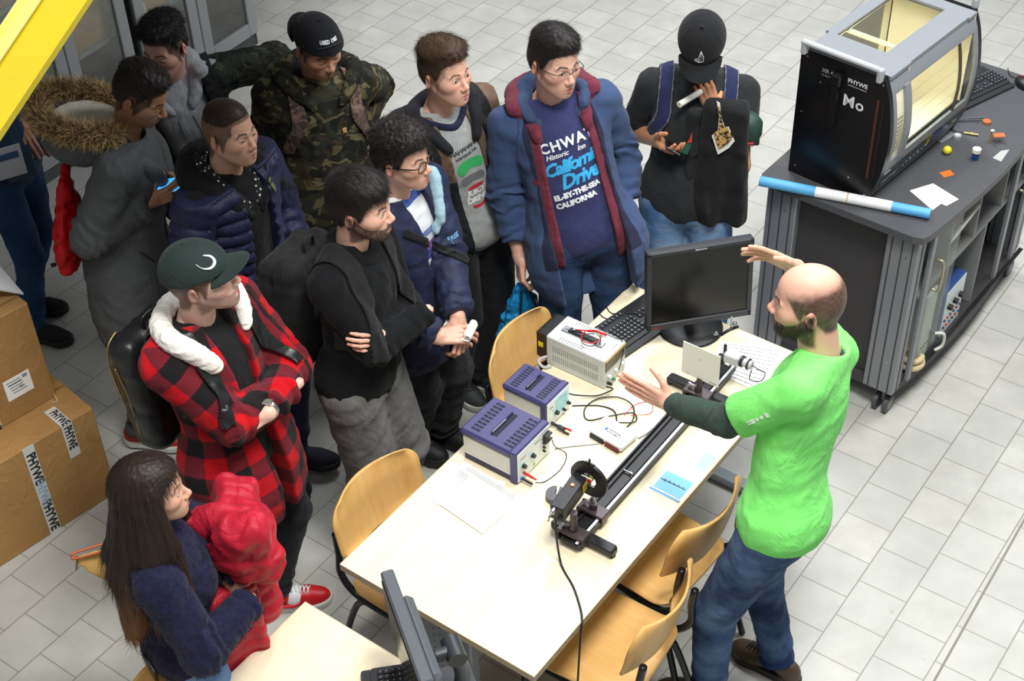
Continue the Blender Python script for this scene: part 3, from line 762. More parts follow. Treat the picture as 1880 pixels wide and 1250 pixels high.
# optical bench
OPT = plain('2b2b2e', 0.42, 0.45, var=0.06, name='anodised_black'); OPB = plain('4a3f42', 0.4, 0.4, name='anodised_brown')
RA = 0.487; RB = 0.59
t = thing('optical_bench', 'long black optical rail with a white millimetre scale on splayed feet', 'optical bench', T(RA, RB), TA+math.radians(0.5))
L = 1.07; b = MB()
b.box((L/2, 0, .030), (L, .072, .012), OPT, bev=.001); b.box((L/2, .040, .037), (L, .006, .022), OPT); b.box((L/2, .021, .041), (L, .005, .010), BLK); b.box((L/2, -.020, .041), (L, .005, .010), OPT); b.box((L/2, -.040, .037), (L, .006, .020), OPT)
b.build('rail', t)
b = MB(); b.box((L/2, -.034, .0478), (L, .010, .0012), plain('dfe3e8', .35))
for k in range(107): b.box((0.01+k*.01, -.0345 if k % 5 else -.033, .0486), (.001, .004 if k % 5 else .007, .0004), BLK)
b.build('millimetre_scale', t)
for x in (0.06, 0.90):
    b = MB()
    for sg in (-1, 1):
        if x == 0.06 and sg == 1: sp = 0.075
        else: sp = 0.125
        b.box((x, sg*(sp/2+.02), .028), (.042, sp, .020), OPT, bev=.004); b.box((x, sg*(sp+.015), .022), (.040, .02, .030), OPT, bev=.006)
        b.cyl((x, sg*(sp+.015), 0), (x, sg*(sp+.015), .014), .011, BLK, 16)
    b.build('foot', t)
def rider(x, name='rider_carriage', m=OPB, w=.05):
    b = MB(); b.box((x, 0, .056), (w, .105, .014), m, bev=.002); b.box((x, .048, .046), (w, .01, .02), m); b.box((x, -.048, .046), (w, .01, .02), m)
    b.cyl((x, 0, .06), (x, 0, .088), .014, m, 20); b.cyl((x, .012, .078), (x, .034, .078), .004, CHR, 12); b.cyl((x, .03, .078), (x, .042, .078), .008, CHR, 14); b.build(name, t)
rider(0.155); rider(0.035)
rider(0.86)
def bolt(): pass
b = MB(); b.cyl((.38, -.01, .044), (.38, .02, .046), .003, CHR, 8); b.cyl((.38, -.016, .044), (.38, -.006, .047), .006, CHR, 10); b.build('clamp_screw', t)

# laser on its post
t = thing('laser', 'black box laser with an orange lamp and yellow warning label on the rail end', 'laser', T(0.522, 0.59, TH), TA+math.radians(7))
b = MB(); b.cyl((0, 0, .064), (0, 0, .15), .013, OPB, 20); b.build('post', t)
b = MB(); b.box((0.065, 0.035, .175), (0.235, 0.052, 0.062), OPT, bev=.003); b.build('housing', t)
b = MB(); b.cyl((0.06, .035, .206), (0.06, .035, .2105), .0065, plain('f0901c', .3), 20); b.build('orange_lamp', t)
b = MB(); b.box((0.12, .0085, .172), (.07, .001, .036), plain('d8cc3a', .5))
for k in range(5): b.box((0.12, .0078, .160+k*.006), (.056, .0006, .0015), BLK)
b.build('warning_label', t)
b = MB(); b.cyl((-.052, .045, .192), (-.068, .045, .192), .010, CHR, 20); b.cyl((-.068, .045, .192), (-.074, .045, .192), .005, CHR, 14); b.build('key_switch', t)
b = MB(); b.cyl((-.052, .022, .165), (-.066, .022, .165), .007, BLK, 14); b.build('cable_gland', t)
b = MB(); b.tube([(-.074, .045, .192), (-.08, .048, .18), (-.085, .05, .165)], .004, CHR, 8); b.build('key', t)

# lens holder with ring
t = thing('lens_holder', 'black ring holder with a red slide in front of the black laser', 'lens holder', T(0.642, 0.59, TH), TA)
b = MB(); b.cyl((0, 0, .066), (0, 0, .16), .0048, CHR, 14); b.build('post', t)
b = MB(); n = 40; ro, ri = .072, .030; V = []
for xx in (-.006, .006):
    for r in (ro, ri):
        for k in range(n): a = 2*math.pi*k/n; V.append((xx, .018+r*math.cos(a), .195+r*math.sin(a)))
Fc = []
for k in range(n):
    k2 = (k+1) % n; Fc += [(k, k2, n+k2, n+k), (2*n+k, 3*n+k, 3*n+k2, 2*n+k2), (k, 2*n+k, 2*n+k2, k2), (n+k, n+k2, 3*n+k2, 3*n+k)]
b.add(V, Fc, OPT, False); b.build('ring', t, fixn=True)
b = MB(); b.box((-.008, .018+.006, .197), (.004, .040, .022), CREAM); b.box((-.0105, .018-.006, .197), (.002, .014, .016), plain('d01028', .3)); b.box((-.008, .0, .180), (.003, .014, .01), PANEL); b.build('slide', t)
b = MB(); b.box((0, .018, .270), (.006, .034, .006), BLK); b.box((0, .018, .279), (.006, .006, .022), BLK); b.build('top_clip', t)

# slotted weight
t = thing('slotted_weight', 'dark grey slotted disc weight on the table left of the laser', 'weight', T(0.655, 0.425), TA+math.radians(20))
b = MB(); P = []
for k in range(41):
    a = math.radians(9+k*342/40); P.append((.036*math.cos(a), .036*math.sin(a)))
P += [(-.002, -.0055), (-.002, .0055)]
b.prism(P, 0, .026, plain('55555a', .5, .3)); o = b.build('disc', t)

# projection screen
t = thing('projection_screen', 'small square cream projection screen with a faint red laser spot on the rail', 'screen', T(1.347, 0.585), TA)
b = MB(); b.cyl((0, 0, .064), (0, 0, .125), .011, OPB, 18); b.build('post', t)
b = MB(); b.box((0, 0, .195), (.004, .155, .15), plain('e9e8da', .55, var=.01), bev=.001); b.build('white_plate', t)
b = MB(); b.cyl((-.0021, .005, .215), (-.0024, .005, .215), .004, plain('f0a898', .5), 16); b.build('laser_spot', t)
b = MB(); add_text(b, 'PHYWE', .009, (-.0025, -.055, .130), (0, -1, 0), (0, 0, 1), plain('3a3a3a', .5)); add_text(b, 'SCREEN', .006, (-.0025, .052, .130), (0, -1, 0), (0, 0, 1), plain('8a8a84', .5)); b.build('lettering', t)

# detector head on the far end of the rail
t = thing('detector_head', 'small metal detector head with black clips behind the cream screen', 'detector', T(1.50, 0.585), TA)
b = MB(); b.cyl((0, 0, .06), (0, 0, .13), .009, OPB, 16); b.build('post', t)
b = MB(); b.box((-.01, -.055, .150), (.045, .062, .045), PG, bev=.006); b.build('housing', t)
b = MB(); b.box((-.01, -.020, .160), (.012, .012, .075), BLK, bev=.004); b.box((-.01, -.010, .12), (.03, .03, .03), BLK, bev=.003); b.build('clamp', t)
b = MB(); b.cyl((-.01, -.09, .150), (-.01, -.100, .150), .022, BLK, 22); b.cyl((-.01, -.1, .150), (-.01, -.118, .150), .016, PG, 22); b.cyl((-.01, -.118, .15), (-.01, -.124, .15), .022, BLK, 22); b.cyl((-.01, -.124, .150), (-.01, -.134, .150), .017, PG, 22); b.build('collar', t)
b = MB(); b.tube([(.02, .02, .20), (.05, .0, .215), (.08, -.02, .22)], .006, BLK, 10)
for q in ((.005, .03, .215), (.07, -.01, .235)): b.lathe(q, [(0, -.009), (.009, -.004), (.009, .004), (0, .009)], CHR, 14)
b.cyl((.06, .0, .22), (.06, .0, .27), .003, CHR, 10); b.build('thumb_screws', t)
b = MB(); b.tube(spline([(-.01, -.134, .15), (-.005, -.16, .14), (.01, -.18, .12), (-.03, -.185, .115), (-.05, -.15, .12), (-.02, -.14, .14)], 6), .002, BLK, 8); b.build('wire', t)

# papers on the table
PAPER = plain('f4f3ef', 0.8, var=0.015, name='paper'); INK = plain('8d9094', .8); INKL = plain('b9bbbd', .8)
def sheet(name, lab, cat, corners, z, m=PAPER, lines=None, group=None, thick=.0008, curl=0.0):
    """corners (4, a/b on the table, in order); returns the thing"""
    c = np.mean([T(a, b_)[:2] for a, b_ in corners], 0); t = thing(name, lab, cat, (c[0], c[1], z), 0, group)
    Q = np.array([T(a, b_)[:2]-c for a, b_ in corners]); n = 12; V = []; 
    for i in range(n+1):
        for k in range(n+1):
            u, v = i/n, k/n; p = Q[0]*(1-u)*(1-v)+Q[1]*u*(1-v)+Q[2]*u*v+Q[3]*(1-u)*v
            e = max(abs(u-.5), abs(v-.5))*2; V.append((p[0], p[1], thick+curl*max(0, e-.6)**2*(1+math.sin(5*u+3*v))))
    m1 = n+1; K = len(V); V += [(x, y, z_-thick) for x, y, z_ in V]; Fc = []
    for i in range(n):
        for k in range(n): a = i*m1+k; Fc.append((a, a+m1, a+m1+1, a+1)); Fc.append((K+a, K+a+1, K+a+m1+1, K+a+m1))
    b = MB(); b.add(V, Fc, m, True); b.build('sheet', t)
    if lines:
        b = MB()
        for (u0, v0, u1, v1, th_, mm) in lines:
            pts = [Q[0]*(1-u)*(1-v)+Q[1]*u*(1-v)+Q[2]*u*v+Q[3]*(1-u)*v for u, v in ((u0, v0-th_), (u1, v1-th_), (u1, v1+th_), (u0, v0+th_))]
            b.add([(p[0], p[1], thick*1.5+curl*.25+.0004) for p in pts], [(0, 1, 2, 3)], mm)
        b.build('printed_text', t, fixn=True)
    return t
rs = random.Random(4)
ln = []
for r_ in range(5):
    for k in range(9):
        u0 = .10+r_*.045
        v0 = .12+k*.085
        if rs.random() < .8: ln.append((u0, v0, u0, v0, .0, INKL))
def txtrows(u0, u1, v0, v1, rows, words, th_=.0045, seed=1, m=INKL, along='u'):
    r = random.Random(seed); L_ = []
    for i in range(rows):
        v = v0+(v1-v0)*i/max(1, rows-1); x = u0
        while x < u1:
            w = (u1-u0)/words*(.5+r.random()); 
            if along == 'u': L_.append((x, v, min(u1, x+w*.8), v, th_, m))
            x += w
    return L_
sheet('paper_sheet', 'lower white paper sheet under the printed one, left side of the table', 'paper', [(0.385, 0.03), (0.585, -0.0+.01), (0.615, 0.24), (0.42, 0.27)], TH, curl=.004, group=None)
sheet('paper_sheet', 'large white printed sheet on the table beside the larger violet power supply', 'paper', [(0.375, 0.315), (0.59, 0.33), (0.615, 0.055), (0.405, 0.06)], TH+.002, curl=.006, lines=txtrows(.86, .96, .1, .88, 26, 3, .006, 3, INKL)+txtrows(.62, .80, .80, .93, 5, 4, .006, 5, INKL))
sheet('paper_sheet', 'white data sheet with grey columns behind the cream projection screen', 'paper', [(1.525, 0.735), (1.53, 0.53), (1.70, 0.475), (1.80, 0.705)], TH, lines=txtrows(.06, .95, .08, .92, 11, 12, .006, 9, INK), curl=.002)
t = sheet('booklet', 'open blue and white booklet under the rail near the right table edge', 'booklet', [(0.872, 0.66), (0.878, 0.79), (1.30, 0.79), (1.30, 0.665)], TH, curl=.002)
b = MB(); cc = t.location
def bk(a0, a1, b0, b1, m_, z=.0022):
    b.add([tuple(np.array(T(a, bb)[:2])-np.array(cc[:2]))+(z,) for a, bb in ((a0, b0), (a0, b1), (a1, b1), (a1, b0))], [(0, 1, 2, 3)], m_)
bk(.895, .985, .672, .782, plain('6bbbe0', .4)); bk(.985, 1.01, .672, .782, plain('b5dcee', .4)); bk(.878, .888, .664, .788, plain('4a9ac8', .4)); bk(1.06, 1.14, .74, .785, plain('a9cdea', .4)); bk(1.05, 1.2, .67, .72, plain('cfe4f2', .4))
b.build('blue_cover_print', t, fixn=True)
b = MB(); bk(.94, .944, .675, .775, plain('3a4048', .5), .003); 
for q in range(5): bk(.935+.003*q, .95, .69+.018*q, .693+.018*q, plain('3a4048', .5), .003)
b.build('drawing', t, fixn=True)

# cables on the table
def cable(name, lab, pts, r, m, grp=None):
    b = MB(); b.tube(spline(pts, 7), r, m, 8); return tag(b.build(name), lab, 'cable', grp)
Z = TH+.003
cable('power_cable', 'black laser cable running over the front of the table to the floor', [T(.455, .565, TH+.165), T(.44, .575, TH+.12), T(.425, .60, TH+.02), T(.40, .635, Z), T(.36, .70, Z), T(.30, .768, Z), T(.262, .800, Z), T(.235, .812, TH-.05), T(.19, .83, .45), T(.13, .86, .2), T(.10, .90, .01), T(.0, .95, .006)], .0038, BLK)
cable('usb_cable', 'black coiled cable between the violet power supplies and the white interface box', [T(1.07, .21, Z), T(1.10, .25, Z), T(1.13, .30, Z), T(1.13, .36, Z+.002), T(1.06, .42, Z), T(1.12, .44, Z+.004), T(1.19, .40, Z+.006), T(1.20, .33, Z+.006), T(1.15, .27, Z+.006), T(1.08, .26, Z+.006), T(1.04, .30, Z), T(1.10, .36, Z+.006), T(1.16, .42, Z+.006), T(1.12, .45, Z+.008), T(1.07, .37, Z+.006), T(1.08, .345, TH+.012)], .0026, BLK)
cable('hook_up_wire', 'thin red and black wires looping beside the coiled black cable', [T(1.13, .40, Z+.01), T(1.21, .40, Z), T(1.25, .44, Z), T(1.20, .47, Z), T(1.14, .42, Z+.01)], .0012, RED)
cable('signal_cable', 'thin grey cable from the larger violet power supply past the interface box', [T(.85, .285, Z), T(.90, .335, Z), T(.96, .40, Z-.001)], .0018, plain('8a8c8e', .5))
cable('signal_cable', 'thin grey cable curving from the interface box to the black rail', [T(1.06, .505, Z+.004), T(1.10, .515, Z), T(1.17, .525, Z), T(1.20, .54, Z)], .0022, plain('6e7174', .5))
cable('test_lead', 'thin black lead looping from the plugs of the larger violet power supply', [T(.66, .335, TH+.02), T(.70, .35, Z), T(.78, .36, Z), T(.85, .335, Z), T(.845, .29, TH+.02), T(.838, .282, TH+.055)], .0018, BLK)
cable('power_cable', 'black cable lying behind the grey power supply towards its socket', [T(1.07, .19, TH+.06), T(1.10, .20, TH+.03), T(1.16, .26, TH+.012), T(1.205, .30, TH+.03), T(1.212, .268, TH+.02)], .003, BLK)
cable('keyboard_cable', 'thin black cables crossing the table edge beside the keyboard', [T(1.62, .0, Z), T(1.60, .04, Z), T(1.62, .10, Z+.016), T(1.66, .16, TH+.022), T(1.70, .2, TH+.022)], .0022, BLK)
cable('keyboard_cable', 'lower of the two thin black cables at the table edge beside the keyboard', [T(1.57, -.0, Z), T(1.56, .03, Z), T(1.57, .07, Z)], .0022, BLK)
b = MB(); b.box((0, 0, .006), (.03, .012, .012), plain('2d8a4f', .5), bev=.002); tag(b.build('terminal_plug', loc=T(1.30, .345), rz=.2), 'small green terminal plug beside the presenter\'s outstretched fingers', 'plug')

# ---------------------------------------------------------------- mobile bench with the x-ray unit
CT = math.radians(50.5); CO = np.array([1.042, 5.073]); CH = 1.0
cu_ = np.array([math.cos(CT), math.sin(CT)]); cv_ = np.array([math.sin(CT), -math.cos(CT)])
def Cc(a, b_, z=CH): p = CO+cu_*a+cv_*b_; return (p[0], p[1], z)
ALU = plain('8d9096', 0.38, 0.35, var=0.03, name='aluminium_profile'); BTOP = plain('4b4c50', 0.42, spec=0.5, var=0.06, bump=.1, bscale=900, name='dark_bench_top'); PANELD = plain('3d3b3c', 0.6, var=0.06)
FE = 1
t = thing('mobile_bench', 'dark grey mobile laboratory bench on castors with aluminium posts', 'bench', (CO[0], CO[1], 0), CT)
def bulge(u): return 0.045*math.sin(math.pi*min(1, max(0, u)))
L, W = 1.38, 0.75
P = [(0.03, -0.0), (0.0, -0.03)]; P += [(0.0, -W+.05), (.015, -W+.012), (.05, -W)]
P += [(.05+(L-.1)*i/14, -W-bulge(i/14)) for i in range(1, 14)]; P += [(L-.05, -W), (L-.012, -W+.015), (L, -W+.05), (L, -.03), (L-.03, 0)]
P = P[::1]
b = MB(); b.prism(P, CH-.032, CH, BTOP); b.build('worktop', t, fixn=True)
for (x, y) in ((.075, -.10), (.075, -W+.10), (L-.075, -.10), (L-.075, -W+.10)):
    b = MB(); b.box((x, y, .545), (.075, .14, .83), ALU, bev=.004)
    for k in range(3):
        for sx in (-1, 1): b.box((x+sx*.0372, y-.045+k*.045, .545), (.0035, .006, .83), PANELD)
    for sy in (-1, 1): b.box((x, y+sy*.070, .545), (.008, .003, .83), PANELD)
    for z in (.30, .86): b.cyl((x-.039, y-.022, z), (x-.0375, y-.022, z), .005, CHR, 10)
    b.build('corner_post', t)
b = MB(); b.box((.09, -W/2, .55), (.012, W-.32, .8), PANELD); b.build('end_panel', t)
b = MB(); b.box((L/2, -.16, .55), (L-.2, .012, .8), PANELD); b.build('back_panel', t)
b = MB(); Pb = [(.05, -.1), (.05, -W+.04)]+[(.05+(L-.1)*i/12, -W+.03-bulge(i/12)) for i in range(1, 12)]+[(L-.05, -W+.04), (L-.05, -.1)]
b.prism(Pb, .12, .155, PANELD); b.build('bottom_shelf', t, fixn=True)
b = MB(); b.box((L-.09, -W/2, .55), (.012, W-.32, .8), PANELD); b.build('end_panel', t)
b = MB(); b.box((L/2, -.55, .60), (L-.3, .34, .014), SHELF); b.build('middle_shelf', t)
for x in (.38, .66, .94): b = MB(); b.box((x, -.55, .79), (.014, .34, .37), SHELF); b.build('divider', t)
for x in (.42, .80): b = MB(); b.box((x, -.55, .375), (.014, .34, .44), SHELF); b.build('divider', t)
# sliding door frames
for x in (.155, 1.02):
    b = MB(); b.box((x, -W+.02, .54), (.03, .02, .78), ALU, bev=.003); d = b.build('door_frame', t)
    g = MB(); g.tube(spline([(x+.01, -W-.005, .66), (x+.01, -W-.035, .67), (x+.01, -W-.035, .80), (x+.01, -W-.005, .81)], 5), .006, plain('a39c84', .35, .5)); g.build('handle', d)
b = MB(); b.box((L-.17, -W+.02, .54), (.05, .02, .78), ALU, bev=.003); b.build('door_frame', t)
b = MB(); b.box((.30, -W+.015, .545), (.26, .005, .78), CLEAR); b.build('glass_door', t)
b = MB(); b.box((L/2+.1, -W+.005, .157), (L-.35, .02, .004), BLK); b.build('door_track', t)
for (x, y) in ((.10, -.10), (.10, -W+.08), (L-.08, -.10), (L-.08, -W+.06)):
    b = MB(); b.cyl((x, y, .09), (x, y, .125), .014, CHR, 14); b.box((x-.01, y, .075), (.03, .02, .05), plain('6b6c70', .4), bev=.004); c_ = b.build('castor', t)
    for sy in (-1, 1): b = MB(); b.cyl((x-.02, y+sy*.014, .042), (x-.02, y+sy*.034, .042), .042, plain('4b4c50', .5), 26); b.cyl((x-.02, y+sy*.034, .042), (x-.02, y+sy*.036, .042), .026, plain('7a7b80', .4), 26); b.build('wheel', c_)

def inbench(name, lab, cat, a, b_, z, rz=0): return thing(name, lab, cat, Cc(a, b_, z), CT+rz)
t = inbench('instrument_case', 'cream instrument case standing inside the bench behind the glass door', 'electronics box', .31, .62, .155)
b = MB(); b.box((0, 0, .19), (.10, .20, .38), CREAM, bev=.006); b.build('case', t)
b = MB(); 
for k in range(4): b.cyl((-.03+k*.02, -.10, .08), (-.03+k*.02, -.104, .08), .004, BLK, 10)
b.build('socket_row', t)
b = MB(); b.tube(spline([(.05, -.12, .12), (.08, -.15, .11), (.09, -.15, .04), (.06, -.13, .02)], 5), .007, CREAM); b.build('grey_lead', t)
t = inbench('switch_panel', 'white and blue switch box with black knobs on the bench bottom shelf', 'electronics box', .57, .64, .155)
b = MB(); b.box((0, 0, .13), (.20, .16, .26), plain('3a5a9a', .4), bev=.004); b.box((0, -.081, .13), (.19, .003, .25), PANEL); b.build('case', t)
for x in (-.055, 0, .055): b = MB(); b.cyl((x, -.082, .16), (x, -.102, .16), .014, BLK, 16); b.build('knob', t)
b = MB()
for k in range(6):
    for z in (.05, .09): b.cyl((-.075+k*.03, -.082, z), (-.075+k*.03, -.088, z), .006, (BLK, RED, plain('2458a8', .4))[k % 3], 10)
b.build('socket_row', t)
t = inbench('flat_monitor', 'dark small screen standing on the inner shelf of the bench', 'monitor', .82, .62, .607); b = MB(); b.box((0, 0, .14), (.20, .04, .26), BLK, bev=.005); b.build('case', t); b = MB(); b.box((0, -.021, .15), (.18, .002, .2), SCR); b.build('screen', t)
t = inbench('document_folder', 'orange folder leaning inside the bench shelf', 'folder', .53, .66, .607); b = MB(); b.box((0, 0, .135), (.19, .012, .25), plain('c98032', .6), R=np.array([[1, 0, 0], [0, .96, -.28], [0, .28, .96]])); b.build('cover', t)
t = inbench('document_folder', 'white folder leaning in front of the orange one inside the bench', 'folder', .51, .70, .607); b = MB(); b.box((0, 0, .115), (.18, .008, .21), PAPER, R=np.array([[1, 0, 0], [0, .94, -.34], [0, .34, .94]])); b.build('cover', t)
t = inbench('hose_coil', 'cream hose coil lying low inside the bench behind the handle', 'hose', .24, .70, .157)
b = MB(); b.tube(circ(0, 0, .022, .05), .016, plain('cdbb90', .6), 12); b.tube(circ(.0, .0, .055, .045, 0, 300), .014, plain('cdbb90', .6), 12); b.build('coil', t)

# x-ray unit
U0 = Cc(.115, .075); UR = CT+math.radians(-4)
t = thing('x_ray_unit', 'large grey and black x-ray unit with a lit window and Mo on its side', 'laboratory unit', (U0[0], U0[1], CH), UR)
GRYL = plain('a3a6aa', .4)
GREY = plain('7f8388', 0.4, var=0.03, name='unit_grey'); UB = plain('0c0c10', 0.30, spec=0.5, var=0.05, name='gloss_black'); INS = plain('e8e1c8', 0.6, var=.02, name='cream_inside')
L, W, H = .70, .40, .58
def sideprof():
    """front (-Y) edge bulges; polygon in (y,z)"""
    return [(0, 0.0), (0, H), (-W+.03, H), (-W-.005, H-.09), (-W-.030, H-.24), (-W-.022, H-.38), (-W+.0, .10), (-W+.03, 0.0)]
pr = sideprof()
def plate(x0, x1, m_, name, prof=pr, sc=1.0):
    b = MB(); n = len(prof); V = [(x0, y, z) for y, z in prof]+[(x1, y, z) for y, z in prof]
    b.add(V, [tuple(range(n)), tuple(range(2*n-1, n-1, -1))]+[(i, n+i, n+(i+1) % n, (i+1) % n) for i in range(n)], m_); return b
pr = spline([(0, y, z) for y, z in [(-W+.03, H), (-W-.005, H-.09), (-W-.030, H-.24), (-W-.022, H-.38), (-W+.0, .10), (-W+.035, 0.0)]], 5)[:, 1:].tolist()
pr = [(0, 0.0), (0, H)]+pr
b = plate(0, .025, UB, 'x', pr)
b.build('side_panel', t, fixn=True)
b = plate(L-.025, L, UB, 'x', pr); b.build('side_panel', t, fixn=True)
# slope sweep of the near side: handle, fin, lettering
b = MB(); b.box((-.012, -W/2+.02, H+.034), (.026, W-.05, .018), GRYL, bev=.005)
for y in (-.018, -W+.045): b.box((-.008, y, H+.010), (.030, .024, .06), GRYL, bev=.006)
b.build('carry_handle', t)
b = MB(); b.box((L+.012, -W/2+.02, H+.034), (.026, W-.05, .018), GRYL, bev=.005)
for y in (-.018, -W+.045): b.box((L+.008, y, H+.010), (.030, .024, .06), GRYL, bev=.006)
b.build('carry_handle', t)
b = MB(); b.prism([(-.030, -.165), (-.030, -.195), (.0, -.195), (.0, -.165)], .30, H-.06, UB); b.box((-.016, -.18, H-.07), (.036, .045, .05), UB, bev=.006); b.build('latch_fin', t, fixn=True)
b = MB(); b.box((-.0015, -.36, .30), (.003, .010, .36), plain('4a2a1c', .4)); b.box((-.0015, -.385, .31), (.003, .004, .34), plain('2e1d18', .4)); b.build('edge_strip', t)
b = MB()
for (y, z) in ((-.03, .55), (-.37, .55), (-.03, .04), (-.36, .04), (-.03, .30), (-.28, .09), (-.10, .46)): b.cyl((0, y, z), (-.002, y, z), .004, CHR, 10)
b.build('panel_screws', t)
WH = plain('d6d8da', .5); b = MB(); add_text(b, 'Mo', .070, (-.001, -.255, .425), (0, -1, 0), (0, 0, 1), WH, .0012, 1.08)
add_text(b, 'PHYWE', .026, (-.001, -.262, .515), (0, -1, 0), (0, 0, 1), WH, .0006); add_text(b, 'excellence in science', .010, (-.001, -.262, .497), (0, -1, 0), (0, 0, 1), WH)
add_text(b, 'XR 4.0', .024, (-.001, -.135, .517), (0, -1, 0), (0, 0, 1), plain('8a8c90', .5), .0006); add_text(b, 'X-RAY UNIT', .014, (-.001, -.14, .497), (0, -1, 0), (0, 0, 1), plain('8a8c90', .5)); b.build('lettering', t)
# roof with a glazed opening
b = MB(); z = H-.008
x0, x1, y0, y1 = .17, L-.09, -W+.125, -.05
b.box(((.025+x0)/2, -W/2, z), (x0-.025, W-.03, .016), GREY); b.box(((L-.025+x1)/2, -W/2, z), (L-.025-x1, W-.03, .016), GREY)
b.box(((x0+x1)/2, (0+y1)/2, z), (x1-x0, -y1, .016), GREY); b.box(((x0+x1)/2, (y0-W+.02)/2, z), (x1-x0, y0+W-.02, .016), GREY); b.build('roof', t)
b = MB(); b.box(((x0+x1)/2, (y0+y1)/2, z-.004), (x1-x0, y1-y0, .004)); b.build('roof_window', t, [CLEAR])
# front face with sliding windows
def fy(zz):
    zs = [p[1] for p in pr[2:]][::-1]; ys = [p[0] for p in pr[2:]][::-1]; return float(np.interp(zz, zs, ys))
def fstrip(b, xa, xb, za, zb_, m_, off=0.0, th_=.012, n=6):
    for i in range(n):
        z0_, z1_ = za+(zb_-za)*i/n, za+(zb_-za)*(i+1)/n; V = []
        for xx in (xa, xb):
            for (zz, o_) in ((z0_, 0), (z1_, 0), (z1_, th_), (z0_, th_)): V.append((xx, fy(zz)+off+o_, zz))
        b.add(V, [(0, 3, 2, 1), (4, 5, 6, 7), (0, 1, 5, 4), (1, 2, 6, 5), (2, 3, 7, 6), (3, 0, 4, 7)], m_)
b = MB(); fstrip(b, .025, L-.025, H-.075, H-.001, GREY); fstrip(b, .025, L-.025, .15, .20, GREY); fstrip(b, .025, .05, .2, H-.07, GREY); fstrip(b, L-.05, L-.025, .2, H-.07, GREY); b.build('front_frame', t, fixn=True)
b = MB(); fstrip(b, .11, .15, .19, H-.07, GREY, -.006, .02); b.build('window_handle', t, fixn=True)
b = MB(); fstrip(b, L-.17, L-.16, .2, H-.075, plain('3a3028', .5), -.002, .01); b.build('window_divider', t, fixn=True)
b = MB(); fstrip(b, .05, .11, .2, H-.075, INS, .006, .003); 
for k in range(9): fstrip(b, .062, .10, .24+k*.018, .248+k*.018, plain('9a9078', .6), .004, .002, 1)
b.build('vent_insert', t, fixn=True)
b = MB(); fstrip(b, .15, L-.05, .2, H-.075, CLEAR, .004, .003); b.build('front_window', t, [CLEAR], fixn=True)
b = MB(); fstrip(b, .025, L-.025, .045, .15, UB); b.build('control_panel', t, fixn=True)
b = MB(); fstrip(b, .025, L-.025, .0, .045, GREY, .004); b.build('base_strip', t, fixn=True)
b = MB(); fstrip(b, .44, .55, .075, .13, plain('1c3a78', .3), -.0015, .001, 2); b.build('display', t, fixn=True)
b = MB()
for k in range(9): fstrip(b, .22+k*.02, .23+k*.02, .075+(k % 3)*.01, .083+(k % 3)*.01, CYAN, -.0015, .001, 1)
fstrip(b, .39, .405, .09, .115, plain('d8c83a', .4), -.0015, .001, 1); fstrip(b, .60, .63, .07, .075, WH, -.0015, .001, 1); fstrip(b, .60, .63, .10, .105, WH, -.0015, .001, 1); b.build('key_field', t, fixn=True)
yy = fy(.10); b = MB(); add_text(b, 'PHYWE', .034, (.11, fy(.085)-.002, .085), (1, 0, 0), (0, -.35, .94), WH, .0008); fstrip(b, .04, .085, .135, .142, WH, -.002, .001, 1); b.build('front_lettering', t)
# inside
b = MB(); b.box((.16, -W/2, .36), (.006, W-.03, .41), INS); b.build('partition', t)
b = MB(); b.box(((.16+L-.03)/2, -W/2+.01, .165), (L-.19, W-.04, .01), INS); b.build('inner_floor', t)
b = MB(); 
b.box((L-.032, -W/2, .37), (.006, W-.03, .40), INS); b.build('inner_wall', t)
b = MB(); b.box((.42, -.006, H-.04), (.50, .008, .05), INS); b.box((.20, -.006, .36), (.08, .008, .4), INS); b.box((L-.06, -.006, .36), (.05, .008, .4), INS); b.box((.42, -.006, .19), (.5, .008, .06), INS); b.build('rear_frame', t)
b = MB(); b.box((.42, -.004, .36), (.42, .004, .30)); b.build('rear_window', t, [glass_mat('tinted_glass', (.62, .6, .55), .08)])
b = MB(); b.box((.36, -.12, .31), (.15, .10, .12), plain('86796a', .5), bev=.005); b.box((.46, -.20, .29), (.05, .05, .05), BLK, bev=.005); b.cyl((.30, -.22, .30), (.24, -.22, .30), .018, BLK, 18); b.build('goniometer', t)
b = MB(); 
for (y, z) in ((-.12, .50), (-.12, .45), (-.15, .42), (-.12, .39)): b.box((.1645, y, z), (.002, .02, .014), plain('6a5a50', .5))
b.box((.1645, -.14, .43), (.002, .012, .01), RED); b.build('warning_marks', t)
ld = bpy.data.lights.new('unit_lamp', 'AREA'); ld.shape = 'RECTANGLE'; ld.size = .04; ld.size_y = .36; ld.energy = 5.5; ld.color = (1, .87, .60)
lo = bpy.data.objects.new('unit_lamp', ld); COL.objects.link(lo); lo.parent = t; lo.location = (.22, -W/2+.02, H-.03); lo.rotation_euler = (0, math.radians(-8), math.pi/2)
b = MB(); b.box((.26, -W/2+.02, H-.022), (.03, .30, .006), INS); b.build('lamp_housing', t)

